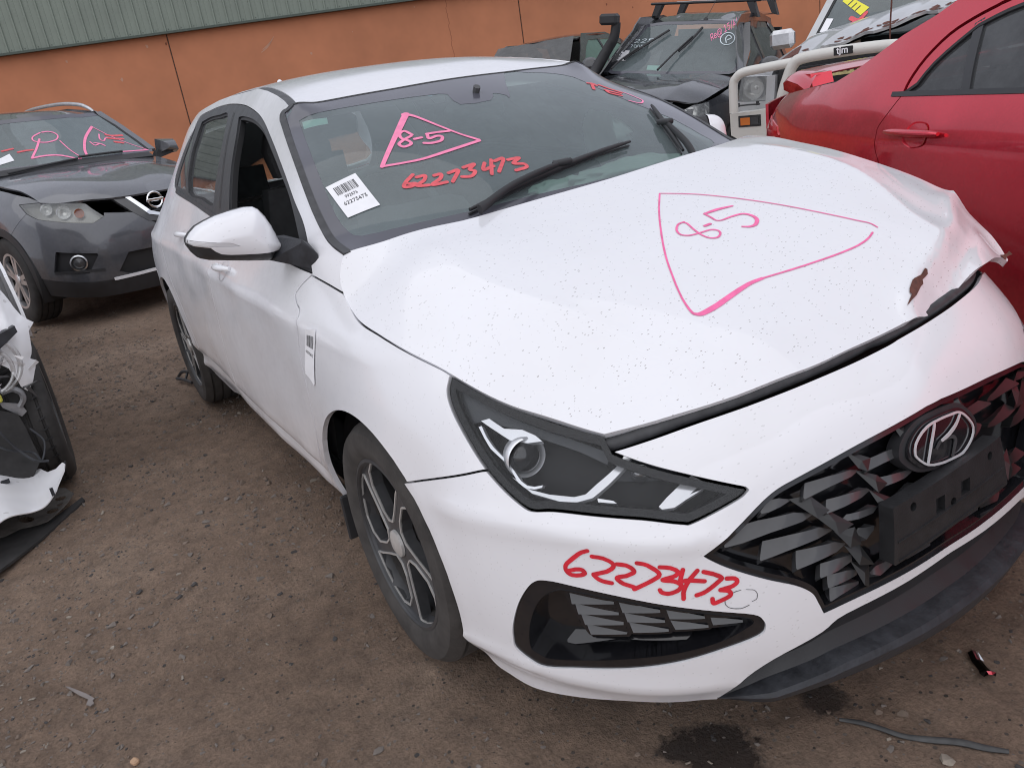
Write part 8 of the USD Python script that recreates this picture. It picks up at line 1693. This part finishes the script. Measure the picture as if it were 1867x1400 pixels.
# hose on the ground at the lower right
G_ = [(.838, -.264), (.872, -.24), (.905, -.222), (.945, -.205), (.985, -.178), (1.025, -.142), (1.06, -.118), (1.094, -.093)]
hp = [(x, y, on_ground(x, y) + .006) for x, y in G_]
single('rubber_strip', tube(hp, [.004, .006, .006, .006, .0075, .008, .0075, .005], 8, sy=.8), 'hose', 'long thin black rubber strip lying on the dirt at lower right', 'rubber strip', smooth=50)
a_, b_ = np.array([.889, .125, .006]), np.array([.967, .064, .010]); a_[2] += on_ground(*a_[:2]); b_[2] += on_ground(*b_[:2])
tt_ = b_ - a_; sd = np.cross(tt_, [0, 0, 1]); sd /= np.linalg.norm(sd)
G_ = np.array([[a_ + tt_ * t + sd * w_ * wd + [0, 0, .008 * (1 - abs(w_)) + .004 * math.sin(t * 9)] for w_ in (-1, -.4, .2, 1)] for t, wd in ((0, .005), (.12, .011), (.4, .013), (.75, .013), (.9, .017), (1, .012))])
cs_ = single('chrome_shard', grid(G_), 'chrome', 'bent chrome trim shard lying on the dirt in front of the black lip', 'trim shard', smooth=False)
# flat grey strip and other scraps
gs_ = Polygon([(-.516, -1.676), (-.508, -1.668), (-.44, -1.630), (-.404, -1.614), (-.398, -1.619), (-.384, -1.617), (-.378, -1.626), (-.392, -1.635), (-.412, -1.628), (-.45, -1.648)])
zz_ = on_ground(-.45, -1.645)
single('plastic_strip', extrude(gs_, .003, zz_ + .007), 'grey_strip', 'flat grey plastic strip with a notched end lying on the dirt at lower left', 'plastic strip', smooth=False)
single('tan_chip', box((-.092, -1.557, on_ground(-.092, -1.557) + .007), (.020, .016, .014), R=rot_zyx(.5, .1, .1), bevel=.004), 'tan_chip', 'small tan chip lying on the dirt at the bottom edge', 'chip')
bk = merge(tube([(-3.25, -.885, .012), (-3.20, -.86, .045), (-3.10, -.82, .050), (-2.98, -.80, .045)], [.008, .010, .010, .010], 8), tube([(-3.22, -.90, .010), (-3.14, -.875, .014), (-3.02, -.85, .016)], .009, 8), tube([(-3.16, -.84, .045), (-3.12, -.87, .012)], .008, 6))
single('plastic_bracket', bk, 'black_plastic', 'broken black plastic bracket lying beside the rear tyre of the white hatchback', 'bracket', smooth=40)
rng = random.Random(8)
spots = [(-.691, -1.766, .013, 'grey', 'angular grey stone left of the flat grey plastic strip'), (-.625, -1.547, .012, 'pale', 'pale flat stone above the flat grey plastic strip'), (1.032, -.198, .020, 'pale', 'pale flat stone just below the far end of the black rubber strip'),
 (.628, -.644, .010, 'brown', 'brown stone left of the oil stain under the white bumper'), (.438, -.928, .010, 'grey', 'grey stone in front of the white bumper, midway between tyre and oil stain'), (-.078, -.893, .013, 'brown', 'brown stone against the foot of the front tyre'),
 (-.2, -1.02, .013, 'dark', 'dark stone lying beside the front alloy wheel'), (-1.1, -1.25, .016, 'brown', 'flat brown stone on open dirt level with the front door'), (-1.35, -1.05, .018, 'grey', 'flat grey stone nearest the sill of the white hatchback'),
 (-2.4, -1.0, .016, 'pale', 'pale stone on the dirt near the rear wheel of the white hatchback'), (-3.6, -1.0, .024, 'brown', 'brown stone on the dirt in front of the grey SUV'), (.95, -.13, .011, 'dark', 'small dark stone between chrome shard and rubber strip'), (-.75, -1.6, .010, 'grey', 'small grey stone near the left edge above the plastic strip'), (-2.9, -1.25, .018, 'grey', 'grey stone on the dirt between the wreck and the white hatchback')]
for k, (x, y, r_, tone_, say_) in enumerate(spots):
    m_ = rock(40 + k, .42); m_.apply_scale(r_)
    m_ = moved(m_, (x, y, on_ground(x, y) + r_ * .12), rz=rng.uniform(0, 6))
    single('stone', m_, 'stone_' + tone_, say_, 'stone', 'larger stones scattered on the dirt', False)
